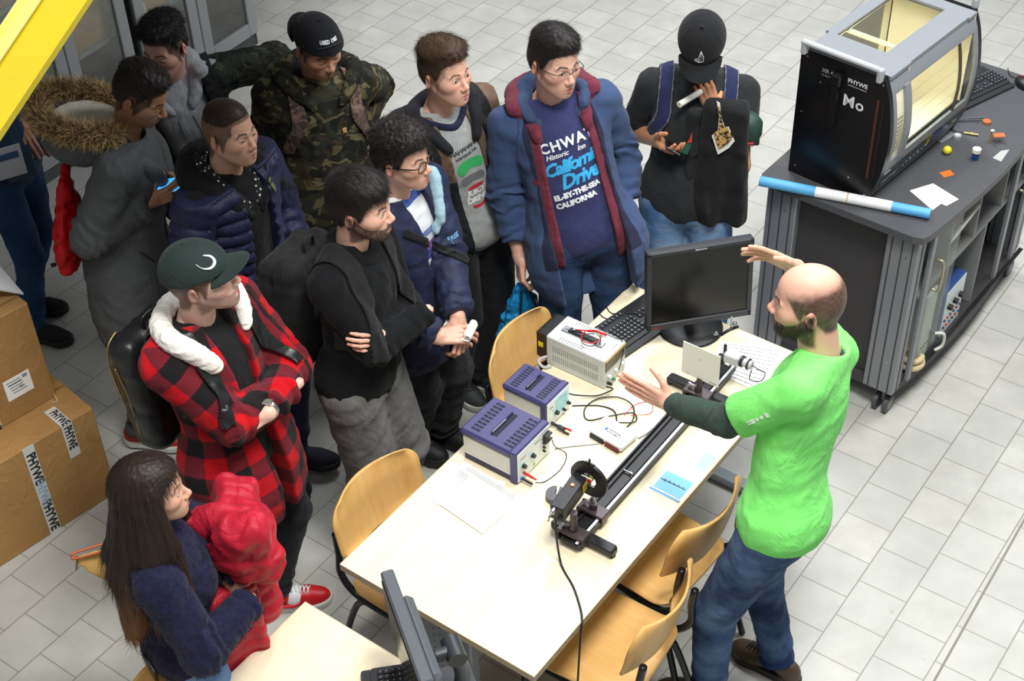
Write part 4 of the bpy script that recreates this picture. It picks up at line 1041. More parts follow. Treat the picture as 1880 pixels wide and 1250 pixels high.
# things on the bench
t = thing('poster_tube', 'long rolled poster, blue ends and white middle, lying along the bench edge', 'rolled poster', tuple(at(1395, 332, CH+.022)), 0)
a_ = np.array(at(1395, 333, CH+.022)); b2 = np.array(at(1708, 394, CH+.022)); dd = b2-a_; BLU = plain('58a8dc', .55, var=.03)
for (f0, f1, m_, nm, r) in ((0, .335, BLU, 'blue_wrap', .0215), (.335, .78, plain('e6e8ea', .7), 'white_wrap', .0222), (.78, 1, BLU, 'blue_wrap', .0215)):
    b = MB(); b.cyl(dd*f0, dd*f1, r, m_, 28); b.build(nm, t)
b = MB(); b.cyl(dd*.52, dd*.527, .0228, plain('c8a870', .6), 28); b.build('rubber_band', t)
keyboard('black keyboard behind the x-ray unit on the dark bench', Cc(1.085, .385), CT+math.radians(-17), .45)
t = thing('computer_mouse', 'black computer mouse at the right edge behind the keyboard', 'mouse', Cc(1.30, .585), CT+.9)
b = MB(); b.lathe((0, 0, 0), [(.033, 0), (.036, .008), (.034, .02), (.024, .031), (0, .036)], BLK, 28)
for i in range(len(b.V)): v = b.V[i]; b.V[i] = (v[0]*1.55, v[1], v[2])
b.build('shell', t)
b = MB(); b.box((.030, 0, .030), (.014, .006, .008), RED, bev=.002); b.build('wheel', t)
b = MB(); b.tube(spline([(.05, 0, .006), (.09, .02, .004), (.15, 0, .004)], 5), .002, BLK, 8); b.build('mouse_cable', t)
def poly_sheet(name, lab, cat, pix, z, m_, th_=.0012):
    P = [at(x, y, z) for x, y in pix]; c = np.mean(P, 0); b = MB(); b.prism([(p[0]-c[0], p[1]-c[1]) for p in P][::-1], 0, th_, m_)
    return tag(b.build(name, loc=(c[0], c[1], z), fixn=True), lab, cat)
poly_sheet('paper_sheet', 'folded white paper sheet lying on the dark bench beside the poster', 'paper', [(1670, 350), (1713, 337), (1760, 366), (1738, 378), (1728, 374), (1712, 386)], CH, PAPER)
poly_sheet('paper_note', 'orange paper scrap between the folded sheet and the yellow ball', 'paper', [(1724, 317), (1744, 312), (1752, 321), (1733, 326)], CH, plain('c8691c', .6))
poly_sheet('foil_scrap', 'torn pale scrap near the right edge of the dark bench', 'scrap', [(1822, 290), (1838, 277), (1853, 275), (1838, 297)], CH, plain('a8aaa8', .4))
poly_sheet('plastic_bag', 'crumpled clear plastic bag beside the foot of the x-ray unit', 'bag', [(1713, 254), (1722, 240), (1745, 240), (1752, 250), (1728, 264)], CH, plain('8f9294', .25), .006)
t = thing('foam_ball', 'small bright yellow ball on the dark bench', 'ball', tuple(at(1738, 282, CH)), 0); b = MB(); b.lathe((0, 0, .0), [(0, 0), (.012, .003), (.018, .012), (.019, .018), (.016, .027), (.009, .034), (0, .036)], plain('d8cc2c', .5), 24); b.build('ball', t)
t = thing('sample_vial', 'blue vial with a white screw cap on the dark bench', 'vial', tuple(at(1790, 292, CH)), 0); b = MB(); b.cyl((0, 0, 0), (0, 0, .035), .014, plain('1c3c78', .15), 24); b.build('bottle', t); b = MB(); b.cyl((0, 0, .035), (0, 0, .052), .018, plain('dcdccf', .5), 28); b.build('cap', t)
t = thing('glass_disc', 'round frosted disc lens lying behind the yellow ball', 'lens', tuple(at(1757, 252, CH)), 0); b = MB(); b.cyl((0, 0, 0), (0, 0, .012), .018, plain('9aa0a6', .15), 28); b.cyl((0, 0, .012), (0, 0, .014), .012, plain('c8ccd0', .15), 28); b.build('disc', t)
t = thing('brass_connector', 'small brass rod connector with thin wire on the bench', 'connector', tuple(at(1783, 246, CH+.006)), 0); b = MB(); b.cyl((-.028, .012, 0), (.028, -.008, 0), .005, plain('b5a05a', .3, .7), 12); b.cyl((.0, .002, 0), (.006, .0, 0), .008, plain('b5a05a', .3, .7), 12); b.build('rod', t); b = MB(); b.tube(spline([(-.028, .012, 0), (-.07, .04, 0), (-.05, .10, 0), (.02, .10, 0), (.06, .09, 0)], 6), .0016, BLK, 8); b.build('wire', t)
t = thing('brass_clamp', 'upright brass clamp with an orange tab near the vial', 'clamp', tuple(at(1818, 262, CH)), 0); b = MB(); b.cyl((0, 0, 0), (0, .002, .055), .006, plain('b0a078', .3, .7), 14); b.lathe((0, .002, .055), [(.007, 0), (.009, .006), (0, .011)], CREAM, 14); b.build('post', t); b = MB(); b.box((.034, .01, .03), (.05, .03, .006), plain('b8643a', .5), bev=.002); b.build('orange_tab', t)
t = thing('copper_disc', 'small copper coloured disc beside the brass clamp', 'disc', tuple(at(1811, 226, CH)), 0); b = MB(); b.cyl((0, 0, 0), (0, 0, .012), .018, plain('b06436', .4), 24); b.build('disc', t)
t = thing('tweezers', 'long steel tweezers lying behind the frosted disc', 'tweezers', tuple(at(1775, 219, CH)), 0); b = MB(); b.box((0, .0, .004), (.15, .008, .003), CHR, rz=.05); b.box((0.005, -.012, .004), (.15, .006, .003), CHR, rz=-.04); b.build('arms', t)
t = thing('metal_fitting', 'silver screw fitting at the foot of the x-ray unit', 'fitting', tuple(at(1728, 238, CH)), 0); b = MB(); b.cyl((0, 0, .008), (.03, .02, .008), .008, CHR, 14); b.cyl((.03, .02, .008), (.042, .028, .008), .012, CHR, 14); b.build('fitting', t)

# ---------------------------------------------------------------- cartons at the left
def carton(lab, loc, rz, w, d, h):
    t = thing('cardboard_box', lab, 'box', loc, rz); b = MB(); b.box((-w/2, d/2, h/2), (w, d, h), bev=.004); b.build('carton', t, [CARD]); return t
bxp = at(215, 903, 0); bang = math.radians(44.4)
TP = plain('cfd0cc', .35, var=.02); TX = plain('1c1c1e', .6)
t = carton('large cardboard box with printed white tape standing on the floor at the left', (bxp[0], bxp[1], 0), bang, .95, .52, .49)
def tapestrip(b, x, y0, y1, h, ww=.05, side='front'):
    pass
b = MB(); zt = .4912
b.box((-.125, .06, zt), (.048, .12, .0016), TP); b.box((-.125, -.0012, .49-.09), (.048, .002, .18), TP)
add_text(b, 'PHYWE', .050, (-.125, .045, zt+.0012), (0, -1, 0), (1, 0, 0), TX, .0014, sx=.62); add_text(b, 'PHYWE', .050, (-.125, -.0030, .49-.075), (0, 0, -1), (1, 0, 0), TX, .0014, sx=.72); b.build('printed_tape', t)
b = MB(); b.box((-.30, -.0012, .245), (.05, .002, .49), TP); 
for z, g_ in ((.37, 1), (.10, 1)): add_text(b, 'PHYWE', .054, (-.30, -.0030, z), (0, 0, -1), (1, 0, 0), TX, .0016, sx=.92)
add_text(b, 'PHYWE', .054, (-.30, -.0030, .235), (0, 0, -1), (1, 0, 0), plain('8fb0cc', .6), .001, sx=.8)
b.build('printed_tape', t)
b = MB(); b.box((-.475, .20, .4915), (.95, .012, .0012), plain('8a6638', .8)); b.build('flap_seam', t)
b = MB(); 
for k in range(5): b.box((-.06+.012*k, -.001, .37-.012*k), (.004, .001, .03), plain('8a6c40', .8), R=np.array([[.9, 0, .44], [0, 1, 0], [-.44, 0, .9]]))
b.build('pencil_scribble', t)
b = MB(); b.tube(spline([(-.10, .14, .494), (-.08, .13, .50), (-.07, .16, .505), (-.05, .20, .496), (-.055, .23, .494)], 6), .0018, plain('d8d0b8', .7), 8); tag(b.build('string', loc=(bxp[0], bxp[1], 0), rz=bang), 'short pale string lying on top of the large cardboard box', 'string')
ubp = at(104, 727, .49)
t = carton('smaller cardboard box with a white shipping label stacked on the large box', (ubp[0], ubp[1], .4905), bang, .62, .17, .49)
b = MB(); b.box((-.135, -.001, .15), (.115, .002, .10), PAPER)
for k in range(5): b.box((-.15+.004*k, -.0025, .185-.014*k), (.06, .001, .004), TX if k in (1,) else INK)
b.box((-.10, -.0025, .185), (.02, .001, .015), INK); add_text(b, 'KJ', .018, (-.125, -.0026, .145), (1, 0, 0), (0, 0, 1), TX); b.build('shipping_label', t)
b = MB(); b.box((-.275, -.0012, .245), (.05, .002, .49), TP); add_text(b, 'PHYWE', .056, (-.275, -.003, .08), (0, 0, -1), (1, 0, 0), TX, .0016); b.build('printed_tape', t)
b = MB(); b.box((-.31, .06, .4912), (.60, .012, .0012), plain('8a6638', .8)); b.build('flap_seam', t)
P = [at(x, y, .98) for x, y in ((-60, 470), (0, 505), (44, 542), (0, 556), (-60, 575))]
t = thing('white_panel', 'white sheet panel leaning over the top of the stacked cardboard boxes', 'panel', tuple(P[2]))
V = [(p[0]-P[2][0], p[1]-P[2][1], .012+.14*max(0, (44-x)/100)) for p, x in zip(P, (-60, 0, 44, 0, -60))]; n = 5
b = MB(); b.add(V+[(x, y, z-.01) for x, y, z in V], [tuple(range(n)), tuple(range(2*n-1, n-1, -1))]+[(i, n+i, n+(i+1) % n, (i+1) % n) for i in range(n)], plain('dcdee0', .6)); b.build('sheet', t, fixn=True)

# ---------------------------------------------------------------- people
def unit(v): v = np.asarray(v, float); return v/(np.linalg.norm(v)+1e-12)
def frame(yaw, pitch=0.0, roll=0.0):
    """columns: right, forward, up for a figure facing the direction yaw (degrees); pitch>0 looks up; roll>0 leans to its right"""
    a, p, r = map(math.radians, (yaw, pitch, roll))
    f0 = np.array([math.cos(a), math.sin(a), 0]); rt = np.array([math.sin(a), -math.cos(a), 0]); up = np.array([0, 0, 1.0])
    f = f0*math.cos(p)+up*math.sin(p); u = up*math.cos(p)-f0*math.sin(p)
    r2 = rt*math.cos(r)-u*math.sin(r); u2 = u*math.cos(r)+rt*math.sin(r)
    return np.stack([r2, f, u2], 1)
def ik(S, W, a, b, pole):
    d = W-S; L = np.linalg.norm(d); L2 = min(L, (a+b)*0.985); u = d/(L+1e-9)
    if L > L2: W = S+u*L2
    L = L2; x = (a*a-b*b+L*L)/(2*L); h = math.sqrt(max(0, a*a-x*x))
    p = pole-u*(pole@u); p = unit(p)
    return S+u*x+p*h, W
SKINM = None
def skin_material():
    t = NT('skin'); c = t.attr('Col', 'Color'); o = t.coord()
    n = t.noise(o, 90, 3); n2 = t.noise(o, 9, 2)
    c2 = t.mix(t.math('MULTIPLY', n2, 0.22), c, t.mix(1.0, c, (1.0, 0.72, 0.66), 'MULTIPLY'))
    t.bump(n, 0.12, 0.0012)
    m = t.fin(c2, 0.44, spec=0.35); b = t.b
    b.inputs['Subsurface Weight'].default_value = 0.18; b.inputs['Subsurface Radius'].default_value = (0.6, 0.25, 0.15); b.inputs['Subsurface Scale'].default_value = 0.012
    return m
SKINM = skin_material()
EYEW = plain('e6e2dc', .15, var=0); 
HB = dict(  # head shape, local metres: x right, y forward, z up; eyes at z=0
 crown=((0, -.008, .035), (.075, .098, .085)), occ=((0, -.045, -.008), (.060, .058, .062)))
def skull(q, s=1.0):
    return smin(el(q, (0, -.008*s, .035*s), None, np.array((.0745, .097, .084))*s), el(q, (0, -.042*s, -.006*s), None, np.array((.062, .060, .064))*s), .03)
def head_sdf(q, o):
    """q: head-local points; o: options"""
    w = o.get('w', 1.0); q = q*np.array([1/w, 1, 1])
    d = skull(q)
    d = smin(d, el(q, (0, .030, -.018), None, (.060, .062, .070)), .025)
    ax = np.abs(q[:, 0]); m = np.stack([ax, q[:, 1], q[:, 2]], 1); fat = o.get('fat', 0.0)
    d = smin(d, el(m, (.040, .050, -.022), None, (.026+fat, .030, .024+fat)), .030)
    d = smin(d, el(q, (0, .033, -.070), None, (.046+fat, .051, .038)), .032)
    d = smin(d, rc(m, (.047+fat*.8, .002, -.052), (.016, .068, -.098), .017, .015), .030)
    d = smin(d, el(q, (0, .076, -.099), None, (.019, .016, .015)), .014)
    d = smin(d, el(q, (0, .074, -.066), None, (.030, .022, .026)), .022)
    d = smax(d, -el(m, (.031, .101, .001), None, (.021, .019, .0135)), .011)
    d = smin(d, rc(m, (.009, .0865, .017), (.044, .0715, .0165), .0078, .006), .010)
    nl = o.get('nose', 1.0)
    d = smin(d, rc(q, (0, .084, .006), (0, .084+.022*nl, -.029), .0072, .0092), .010)
    d = smin(d, el(q, (0, .084+.021*nl, -.033), None, (.0112, .0105, .0098)), .008)
    d = smin(d, el(m, (.0115, .099, -.0385), None, (.0080, .0085, .0072)), .007)
    d = smax(d, -el(m, (.0055, .100, -.0465), None, (.0035, .0045, .0040)), .002)
    op = o.get('eye', .0056)
    lid = el(m, (.031, .0735, -.001), None, (.0150, .0145, .0145))
    lid = smax(lid, -el(m, (.031, .0885, -.0015-o.get('down', 0)*.004), None, (.0135, .010, op)), .0015)
    d = smin(d, lid, .004)
    # lips
    up = rc(m, (.0, .0965, -.0635), (.0245, .0845, -.0685), .0050, .0024); lo = rc(m, (.0, .0955, -.0760), (.0215, .0850, -.0705), .0064, .0024)
    d = smin(d, smin(up, lo, .0015), .0045)
    d = smax(d, -rc(m, (0, .1020, -.0697), (.024, .0875, -.0697), .0020, .0013), .002)
    # ears
    Re = np.array([[.93, .36, 0], [-.36, .93, 0], [0, 0, 1]]); Rt = np.array([[1, 0, 0], [0, .97, .24], [0, -.24, .97]])
    ear = el(m, (.0775, -.014, -.013), Re@Rt, (.0065, .0175, .0310))
    ear = smax(ear, -el(m, (.0850, -.008, -.010), Re@Rt, (.0070, .0100, .0190)), .004)
    d = smin(d, ear, .006)
    return d
def head_color(q, o):
    sk = np.array(srgb(o.get('skin', 'c99b84'))); n = len(q); C = np.tile(sk, (n, 1)); ax = np.abs(q[:, 0]); m = np.stack([ax, q[:, 1], q[:, 2]], 1)
    def mixc(f, col): 
        nonlocal C
        C = C*(1-f[:, None])+np.array(col)*f[:, None]
    red = sk*np.array([1.06, .74, .72]); mixc(.5*sstep(.030, .008, np.linalg.norm(m-np.array([.040, .075, -.025]), axis=1)), red)
    mixc(.45*sstep(.020, .006, np.linalg.norm(m-np.array([0, .107, -.034]), axis=1)), red); mixc(.5*sstep(.070, .078, ax)*(q[:, 2] < .03), red)
    lip = np.array(srgb(o.get('lip', 'b06a62')))
    dl = np.minimum(rc(m, (.0, .0970, -.0635), (.0245, .0850, -.0685), .0050, .0024), rc(m, (.0, .0960, -.0760), (.0215, .0855, -.0705), .0062, .0024))
    mixc(.95*sstep(.0028, .0002, dl), lip*.92); mixc(.85*sstep(.0016, .0004, np.abs(q[:, 2]+.0697))*sstep(.026, .022, ax)*(q[:, 1] > .07), lip*.35)
    hc = np.array(srgb(o.get('hair', '2a1f1a')))
    bz = .0215+.0035*sstep(.010, .030, ax)-.010*sstep(.036, .052, ax)
    brow = sstep(.0052, .0026, np.abs(q[:, 2]-bz))*sstep(.009, .014, ax)*sstep(.053, .046, ax)*(q[:, 1] > .05)
    mixc(o.get('brow', .85)*brow, hc)
    mixc(.75*sstep(.0018, .0006, np.abs(el(m, (.031, .0885, -.0015-o.get('down', 0)*.004), None, (.0135, .010, o.get('eye', .0056)))))*(q[:, 1] > .075), hc*.6)
    nz = wob(q, .006, 3)*.5+.5
    if o.get('beard', 0) > 0:
        zb = np.interp(q[:, 1], [-.02, .0, .03, .06, .085, .10], [.012, -.012, -.036, -.048, -.052, -.052])
        f = sstep(.006, -.006, q[:, 2]-zb)*sstep(-.030, -.014, q[:, 1]+.10*np.maximum(0, -.05-q[:, 2]))*sstep(-.128, -.112, q[:, 2])
        inner = sstep(1.15, .85, np.sqrt((ax/.024)**2+((q[:, 2]+.0715)/.0095)**2)); cheek = sstep(1.1, .8, np.sqrt(((ax-.030)/.014)**2+((q[:, 2]+.046)/.012)**2))*(q[:, 1] > .05)
        b = np.clip(f*(1-inner)*(1-.8*cheek), 0, 1)
        mixc(o['beard']*b*(.75+.25*nz)*(1-.9*sstep(.002, -.0005, dl)), hc)
    if o.get('stubble'):   # cropped hair on the scalp
        zl, z2 = o['stubble']; zline = hairline(q)
        f = sstep(zl, zl+.020, q[:, 2]-zline)*np.where(q[:, 1] > .06, sstep(-.006, .004, q[:, 2]-zline), 1)
        bald = o.get('bald'); 
        if bald: f = f*sstep(.088, .050, q[:, 2]+.22*(q[:, 1]+.02)+.006*wob(q, .03, 5))
        mixc(z2*np.clip(f, 0, 1)*(.8+.2*nz)*(ax < .0765), hc)
    return np.concatenate([np.clip(C, 0, 1), np.ones((n, 1))], 1)
def hairline(q, lift=0.0):
    y = q[:, 1]
    z = np.interp(y, [-.12, -.085, -.055, -.032, -.018, .008, .016, .028, .048, .066, .084, .10], [-.062, -.070, -.062, -.030, .014, .014, -.020, .002, .046, .062, .068, .072])
    return z+lift
def hair_part(o, Cw, R, k, parent):
    h = o['hairspec']; top, side = h.get('top', .022), h.get('side', .007); q0 = h.get('quiff', 0); low = h.get('low', 0.0); sc = h.get('seed', 1)
    w = o.get('w', 1.0)
    def f(P):
        q = ((P-Cw)@R)/k; qq = q*np.array([1/w, 1, 1])
        th = side+(top-side)*sstep(.045, .110, q[:, 2]+.25*np.minimum(0, .04-q[:, 1]))+q0*sstep(.0, .07, q[:, 1])*sstep(.085, .12, q[:, 2])+h.get('asym', 0)*q[:, 0]*sstep(.05, .09, q[:, 2])
        th = th+h.get('lump', .0015)*wob(q, h.get('ls', .022), sc)+h.get('lump2', 0)*wob(q, .011, sc+7)
        d = skull(qq)-th
        z = hairline(q, h.get('lift', 0.0))
        if h.get('fringe'): z = z-h['fringe']*sstep(.05, .085, q[:, 1])*sstep(.06, .01, np.abs(q[:, 0]+.01))
        d = smax(d, z-q[:, 2], .010)
        if h.get('maxz') is not None: d = smax(d, q[:, 2]+.22*(q[:, 1]+.02)-h['maxz'], .004)
        d = smax(d, -(el(np.stack([np.abs(q[:, 0]), q[:, 1], q[:, 2]], 1), (.083, -.013, -.012), None, (.018, .021, .033))), .004)
        return d*k
    lo = Cw-.16*k; hi = Cw+np.array([.16, .16, .19])*k
    V, Q = nets(f, lo, hi, .0030*k)
    N = vnormals(V, Q); q = ((V-Cw)@R)/k
    rs = np.random.RandomState(sc); n = int(h.get('n', 3800)*1.35); zl = hairline(q, h.get('lift', 0.0))
    zz = q[:, 2]+.22*(q[:, 1]+.02); outer = np.where((skull(q*np.array([1/w, 1, 1])) > side*.35-.0012) & (rs.rand(len(V)) < (1 if h.get('maxz') is None else sstep(h['maxz']+.004, h['maxz']-.035, zz))))[0]
    idx = rs.choice(outer, min(n, len(outer)*3)); 
    cr = np.array(h.get('crown', (0.01, -.045, .10))); D = q[idx]-cr; D = D/(np.linalg.norm(D, axis=1)[:, None]+1e-6)+np.array(h.get('bias', (0, .5, -.1)))
    ql = q[idx]; D = D+np.outer(sstep(.05, .0, ql[:, 2]), np.array([0, -.1, -1.0]))
    D = D@R.T; Nn = N[idx]; D = D-Nn*(D*Nn).sum(1)[:, None]; D /= np.linalg.norm(D, axis=1)[:, None]+1e-9
    Ls = h.get('len', .022)*(.45+.55*sstep(.02, .07, ql[:, 2]))
    SV, SQ = strands(V[idx], D, Nn, Ls*k, h.get('wd', .0013)*k, 3, h.get('curl', .14), sc, h.get('grav', .25), h.get('up', .22)+.12)
    hc = np.array(srgb(o.get('hair', '2a1f1a')))
    ca = np.tile(np.append(hc*.72, 1), (len(V), 1)); vr = .5+1.2*rs.rand(len(idx))**1.5; cb = np.repeat(vr, 8)[:, None]*np.append(hc, 1)[None, :]; cb[:, 3] = 1
    VV = np.concatenate([V, SV]); QQ = np.concatenate([Q, SQ+len(V)])
    return np_mesh('hair', VV, QQ, HAIRM, parent, {'Col': np.concatenate([ca, cb])})
def hair_material():
    t = NT('hair_fibres'); c = t.attr('Col', 'Color'); m = t.fin(c, .48, spec=.35)
    t.b.inputs['Sheen Weight'].default_value = .05; return m
HAIRM = hair_material()

def hand_prims(Wr, Fd, Nd, side, curl=.35, thumb=.4, spread=.06, k=1.0, thumb_out=.5):
    """list of round cones (a,b,r1,r2,blend) for a hand with its wrist at Wr"""
    Y = unit(Fd); Z = unit(np.asarray(Nd, float)-Y*(np.asarray(Nd, float)@Y)); X = np.cross(Y, Z); s = 1 if side == 'L' else -1
    k = k*1.02
    L = lambda x, y, z: Wr+(X*(x*s)+Y*y+Z*z)*k
    pr = []
    cs = curl if isinstance(curl, (list, tuple)) else [curl]*4
    for i, (x, y0, ls, r) in enumerate(((.029, .088, (.043, .025, .020), .0084), (.0095, .092, (.047, .029, .021), .0087), (-.0100, .089, (.044, .027, .020), .0082), (-.0285, .081, (.034, .020, .018), .0074))):
        a = spread*(1.5-i); th = 0.0; p = L(x, y0, 0); 
        pr.append((L(x*.62, .012, -.001), p, .0145*k, r*1.18*k, .008))
        c = cs[i]
        for j_, l in enumerate(ls):
            th += c*(.75, 1.15, .75)[j_]
            dv = (X*s*math.sin(a)+Y*math.cos(a))*math.cos(th)-Z*math.sin(th); p2 = p+dv*l*k
            pr.append((p, p2, r*(1-.07*j_)*k, r*(.94-.09*j_)*k, .003)); p = p2
    # thumb
    b0 = L(.020, .018, -.008); d1 = unit(X*s*(.55+.5*thumb_out)+Y*.8-Z*(.25+.5*thumb)); p1 = b0+d1*.044*k
    d2 = unit(X*s*(.25+.35*thumb_out-.3*thumb)+Y*1.0-Z*(.25+.6*thumb)); p2 = p1+d2*.032*k; d3 = unit(X*s*(.1+.2*thumb_out-.6*thumb)+Y*1.0-Z*(.25+.7*thumb)); p3 = p2+d3*.026*k
    pr += [(b0, p1, .0155*k, .0115*k, .010), (p1, p2, .0108*k, .0098*k, .003), (p2, p3, .0098*k, .0078*k, .003)]
    return pr, (X*s, Y, Z)
def prim_field(prs):
    def f(P):
        d = None
        for (a, b, r1, r2, kk) in prs:
            e = rc(P, a, b, r1, r2); d = e if d is None else smin(d, e, kk)
        return d
    return f

class Person: pass
def make_person(lab, head, H=1.75, yaw=0, hyaw=None, hpitch=0, hroll=0, lean=.03, side_lean=0.0, width=1.0, belly=0.0,
                hands=None, feet=None, ho=None, top=None, pants=None, shoes=None, hair=True, zc=None, neckf=.045, pelvis=None, female=False, head_on=True, name='person'):
    p = Person(); k = H/1.75; p.k = k
    zc = H-.118*k if zc is None else zc
    C = at(head[0], head[1], zc); p.C = C
    Rb = frame(yaw); p.Rb = Rb; fw, rt = Rb[:, 1], Rb[:, 0]; up = np.array([0, 0, 1.0])
    Rh = frame(yaw if hyaw is None else hyaw, hpitch, hroll); p.Rh = Rh
    NB = C-fw*neckf*k-up*.195*k; p.NB = NB
    if pelvis is None: PC = NB-fw*lean+rt*side_lean; PC[2] = .945*k
    else: PC = np.array(pelvis, float)
    p.PC = PC
    u = unit(NB-PC); f = unit(fw-u*(fw@u)); r = np.cross(f, u); Rc = np.stack([r, f, u], 1); p.Rc = Rc
    def TL(x, y, z): return NB+Rc@(np.array([x, y, z], float)*k)      # torso-local to world
    p.TL = TL
    Lt = np.linalg.norm(NB-PC)/k
    ws = .172*width; S = {'R': TL(ws, -.008, -.048), 'L': TL(-ws, -.008, -.048)}; p.S = S
    a_, b_ = .285*k, .255*k; p.E = {}; p.W = {}; p.hf = {}
    hands = hands or {}; prs_h = {}
    for sd in 'RL':
        hs = hands.get(sd, {}); sg = 1 if sd == 'R' else -1
        w = hs.get('w', ('c', sg*.235, .05, -.56))
        W = TL(*w[1:]) if w[0] == 'c' else (at(*w[1:]) if w[0] == 'px' else np.array(w[1:], float))
        pole = hs.get('pole', (sg*.45, -.6, -.7)); pole = Rc@np.array(pole, float)
        E, W = ik(S[sd], W, a_, b_, pole); p.E[sd] = E; p.W[sd] = W
        fd = unit(W-E); fdir = hs.get('dir'); fdir = fd if fdir is None else (unit(Rc@np.array(fdir[1:])) if fdir[0] == 'c' else unit(at(*fdir[1:])-W))
        nd = hs.get('nrm', ('c', sg*1.0, .1, .1)); nd = Rc@np.array(nd[1:], float) if nd[0] == 'c' else np.array(nd[1:], float)
        prs_h[sd] = (hand_prims(W+fd*.004, fdir, nd, sd, hs.get('curl', .38), hs.get('thumb', .45), hs.get('spread', .05), k*(.93 if female else 1.0)*hs.get('size', 1.0), hs.get('tout', .5)))
        p.hf[sd] = (W, prs_h[sd][1])
    # legs
    hipx = .088*(1.05 if female else 1); hj = {'R': PC+rt*hipx*k-up*.03, 'L': PC-rt*hipx*k-up*.03}
    p.A = {}; p.K = {}; p.fd = {}
    for i, sd in enumerate('RL'):
        sg = 1 if sd == 'R' else -1
        if feet and feet.get(sd): 
            fx = feet[sd]; A = at(fx[0], fx[1], .09*k); fy_ = fx[2] if len(fx) > 2 else yaw
        else: A = PC+rt*sg*.11*k; A[2] = .09*k; fy_ = yaw-sg*12
        fdv = frame(fy_)[:, 1]; hip = hj[sd]
        K, A2 = ik(hip, A, .425*k, .41*k, fdv+up*.2+rt*sg*.1); p.A[sd] = A2; p.K[sd] = K; p.fd[sd] = fdv; 
        if A2[2] > A[2]+.02: p.A[sd] = A2
    p.hip = hj
    # ---- fields
    bw = width; k_ = k
    def torso(P, off=0.0, hip=1.0):
        q = ((P-NB)@Rc)/k_
        d = el(q, (0, .004, -.165), None, (.150*bw, .104+.3*belly, .165))
        d = smin(d, rc(q, (ws-.01, -.008, -.052), (-ws+.01, -.008, -.052), .050, .050), .05)
        d = smin(d, rc(q, (0, -.02, .03), (ws*.8, -.012, -.035), .046, .040), .035); d = smin(d, rc(q, (0, -.02, .03), (-ws*.8, -.012, -.035), .046, .040), .035)
        d = smin(d, el(q, (0, .004+belly*.6, -.335), None, (.132*bw*(.9 if female else 1), .094+belly, .15)), .06)
        d = smin(d, el(q, (0, -.012, -Lt+.01), None, (.160*bw*hip, .116*hip, .13)), .06)
        if female: d = smin(d, el(np.stack([np.abs(q[:, 0]), q[:, 1], q[:, 2]], 1), (.065, .085, -.19), None, (.055, .045, .055)), .03)
        return d*k_-off
    p.torso = torso
    def arm(P, sd, off=0.0, r=(.050, .042, .040, .030)):
        d = rc(P, S[sd], p.E[sd], r[0]*k_+off, r[1]*k_+off); return smin(d, rc(P, p.E[sd], p.W[sd], r[2]*k_+off, r[3]*k_+off*.8), .02)
    p.arm = arm
    root = bpy.data.objects.new(name, None); root.empty_display_size = .1; COL.objects.link(root); p.root = root
    base = (p.A['R']+p.A['L'])/2; root.location = (base[0], base[1], 0); root.rotation_euler = (0, 0, math.radians(yaw)-math.pi/2)
    bpy.context.view_layer.update()
    tag(root, lab, 'person')
    # ---- skin: head and neck fine, hands fine, the rest coarse, one mesh
    ho = dict(ho or {}); parts = []; skc = np.append(np.array(srgb(ho.get('skin', 'c99b84'))), 1)
    nb = NB+Rc@(np.array([0, -.012, -.02])*k)
    if head_on:
        nt = C+Rh@(np.array([0, -.022, -.035])*k)
        def fh(P):
            q = ((P-C)@Rh)/k; d = head_sdf(q, ho)*k
            return smin(d, rc(P, nt, nb, .054*k*ho.get('neck', 1), .056*k*ho.get('neck', 1)), .022*k)
        lo = np.minimum(C, nb)-.125*k; hi = np.maximum(C, nb)+.135*k
        V, Q = nets(fh, lo, hi, .0025*k); parts.append((V, Q, {'Col': head_color(((V-C)@Rh)/k, ho)}))
    for sd in 'RL':
        if hands.get(sd, {}).get('hide'): continue
        pr = prs_h[sd][0]; E, W = p.E[sd], p.W[sd]; base_pr = [(E+(W-E)*.25, W, .040*k, .0265*k, .01), (W, W+unit(prs_h[sd][1][1])*.02*k, .0265*k, .024*k, .012)]
        allp = base_pr+pr; ff = prim_field(allp); pts = np.array([q for t_ in allp for q in t_[:2]])
        hv = .0028 if not hands.get(sd, {}).get('bare') else .0026
        V, Q = nets(ff, pts.min(0)-.05, pts.max(0)+.05, hv, slack=1.3)
        Cc_ = np.tile(skc, (len(V), 1)); # warmer fingertips and nails
        for t_ in pr:
            if t_[3] < .0078*k or True:
                pass
        dW = np.linalg.norm(V-W, axis=1); f2 = sstep(.05, .17, dW)*((V-W)@unit(prs_h[sd][1][1]) > 0); Cc_[:, :3] = Cc_[:, :3]*(1-f2[:, None]*.35)+Cc_[:, :3]*np.array([1.05, .78, .74])*f2[:, None]*.35
        parts.append((V, Q, {'Col': np.clip(Cc_, 0, 1)}))
    def coarse(P):
        d = torso(P, -.012)
        for sd in 'RL':
            d = smin(d, arm(P, sd, -.010), .03)
            d = smin(d, smin(rc(P, hj[sd], p.K[sd], .078*k, .050*k), rc(P, p.K[sd], p.A[sd], .048*k, .034*k), .02), .03)
        return d
    pts = np.array([NB, PC, *S.values(), *p.E.values(), *p.W.values(), *p.K.values(), *p.A.values()])
    V, Q = nets(coarse, pts.min(0)-.2, pts.max(0)+.2, .014); parts.append((V, Q, {'Col': np.tile(skc, (len(V), 1))}))
    V, Q, A = join_parts(parts); o = np_mesh('body', V, Q, SKINM, root, A)
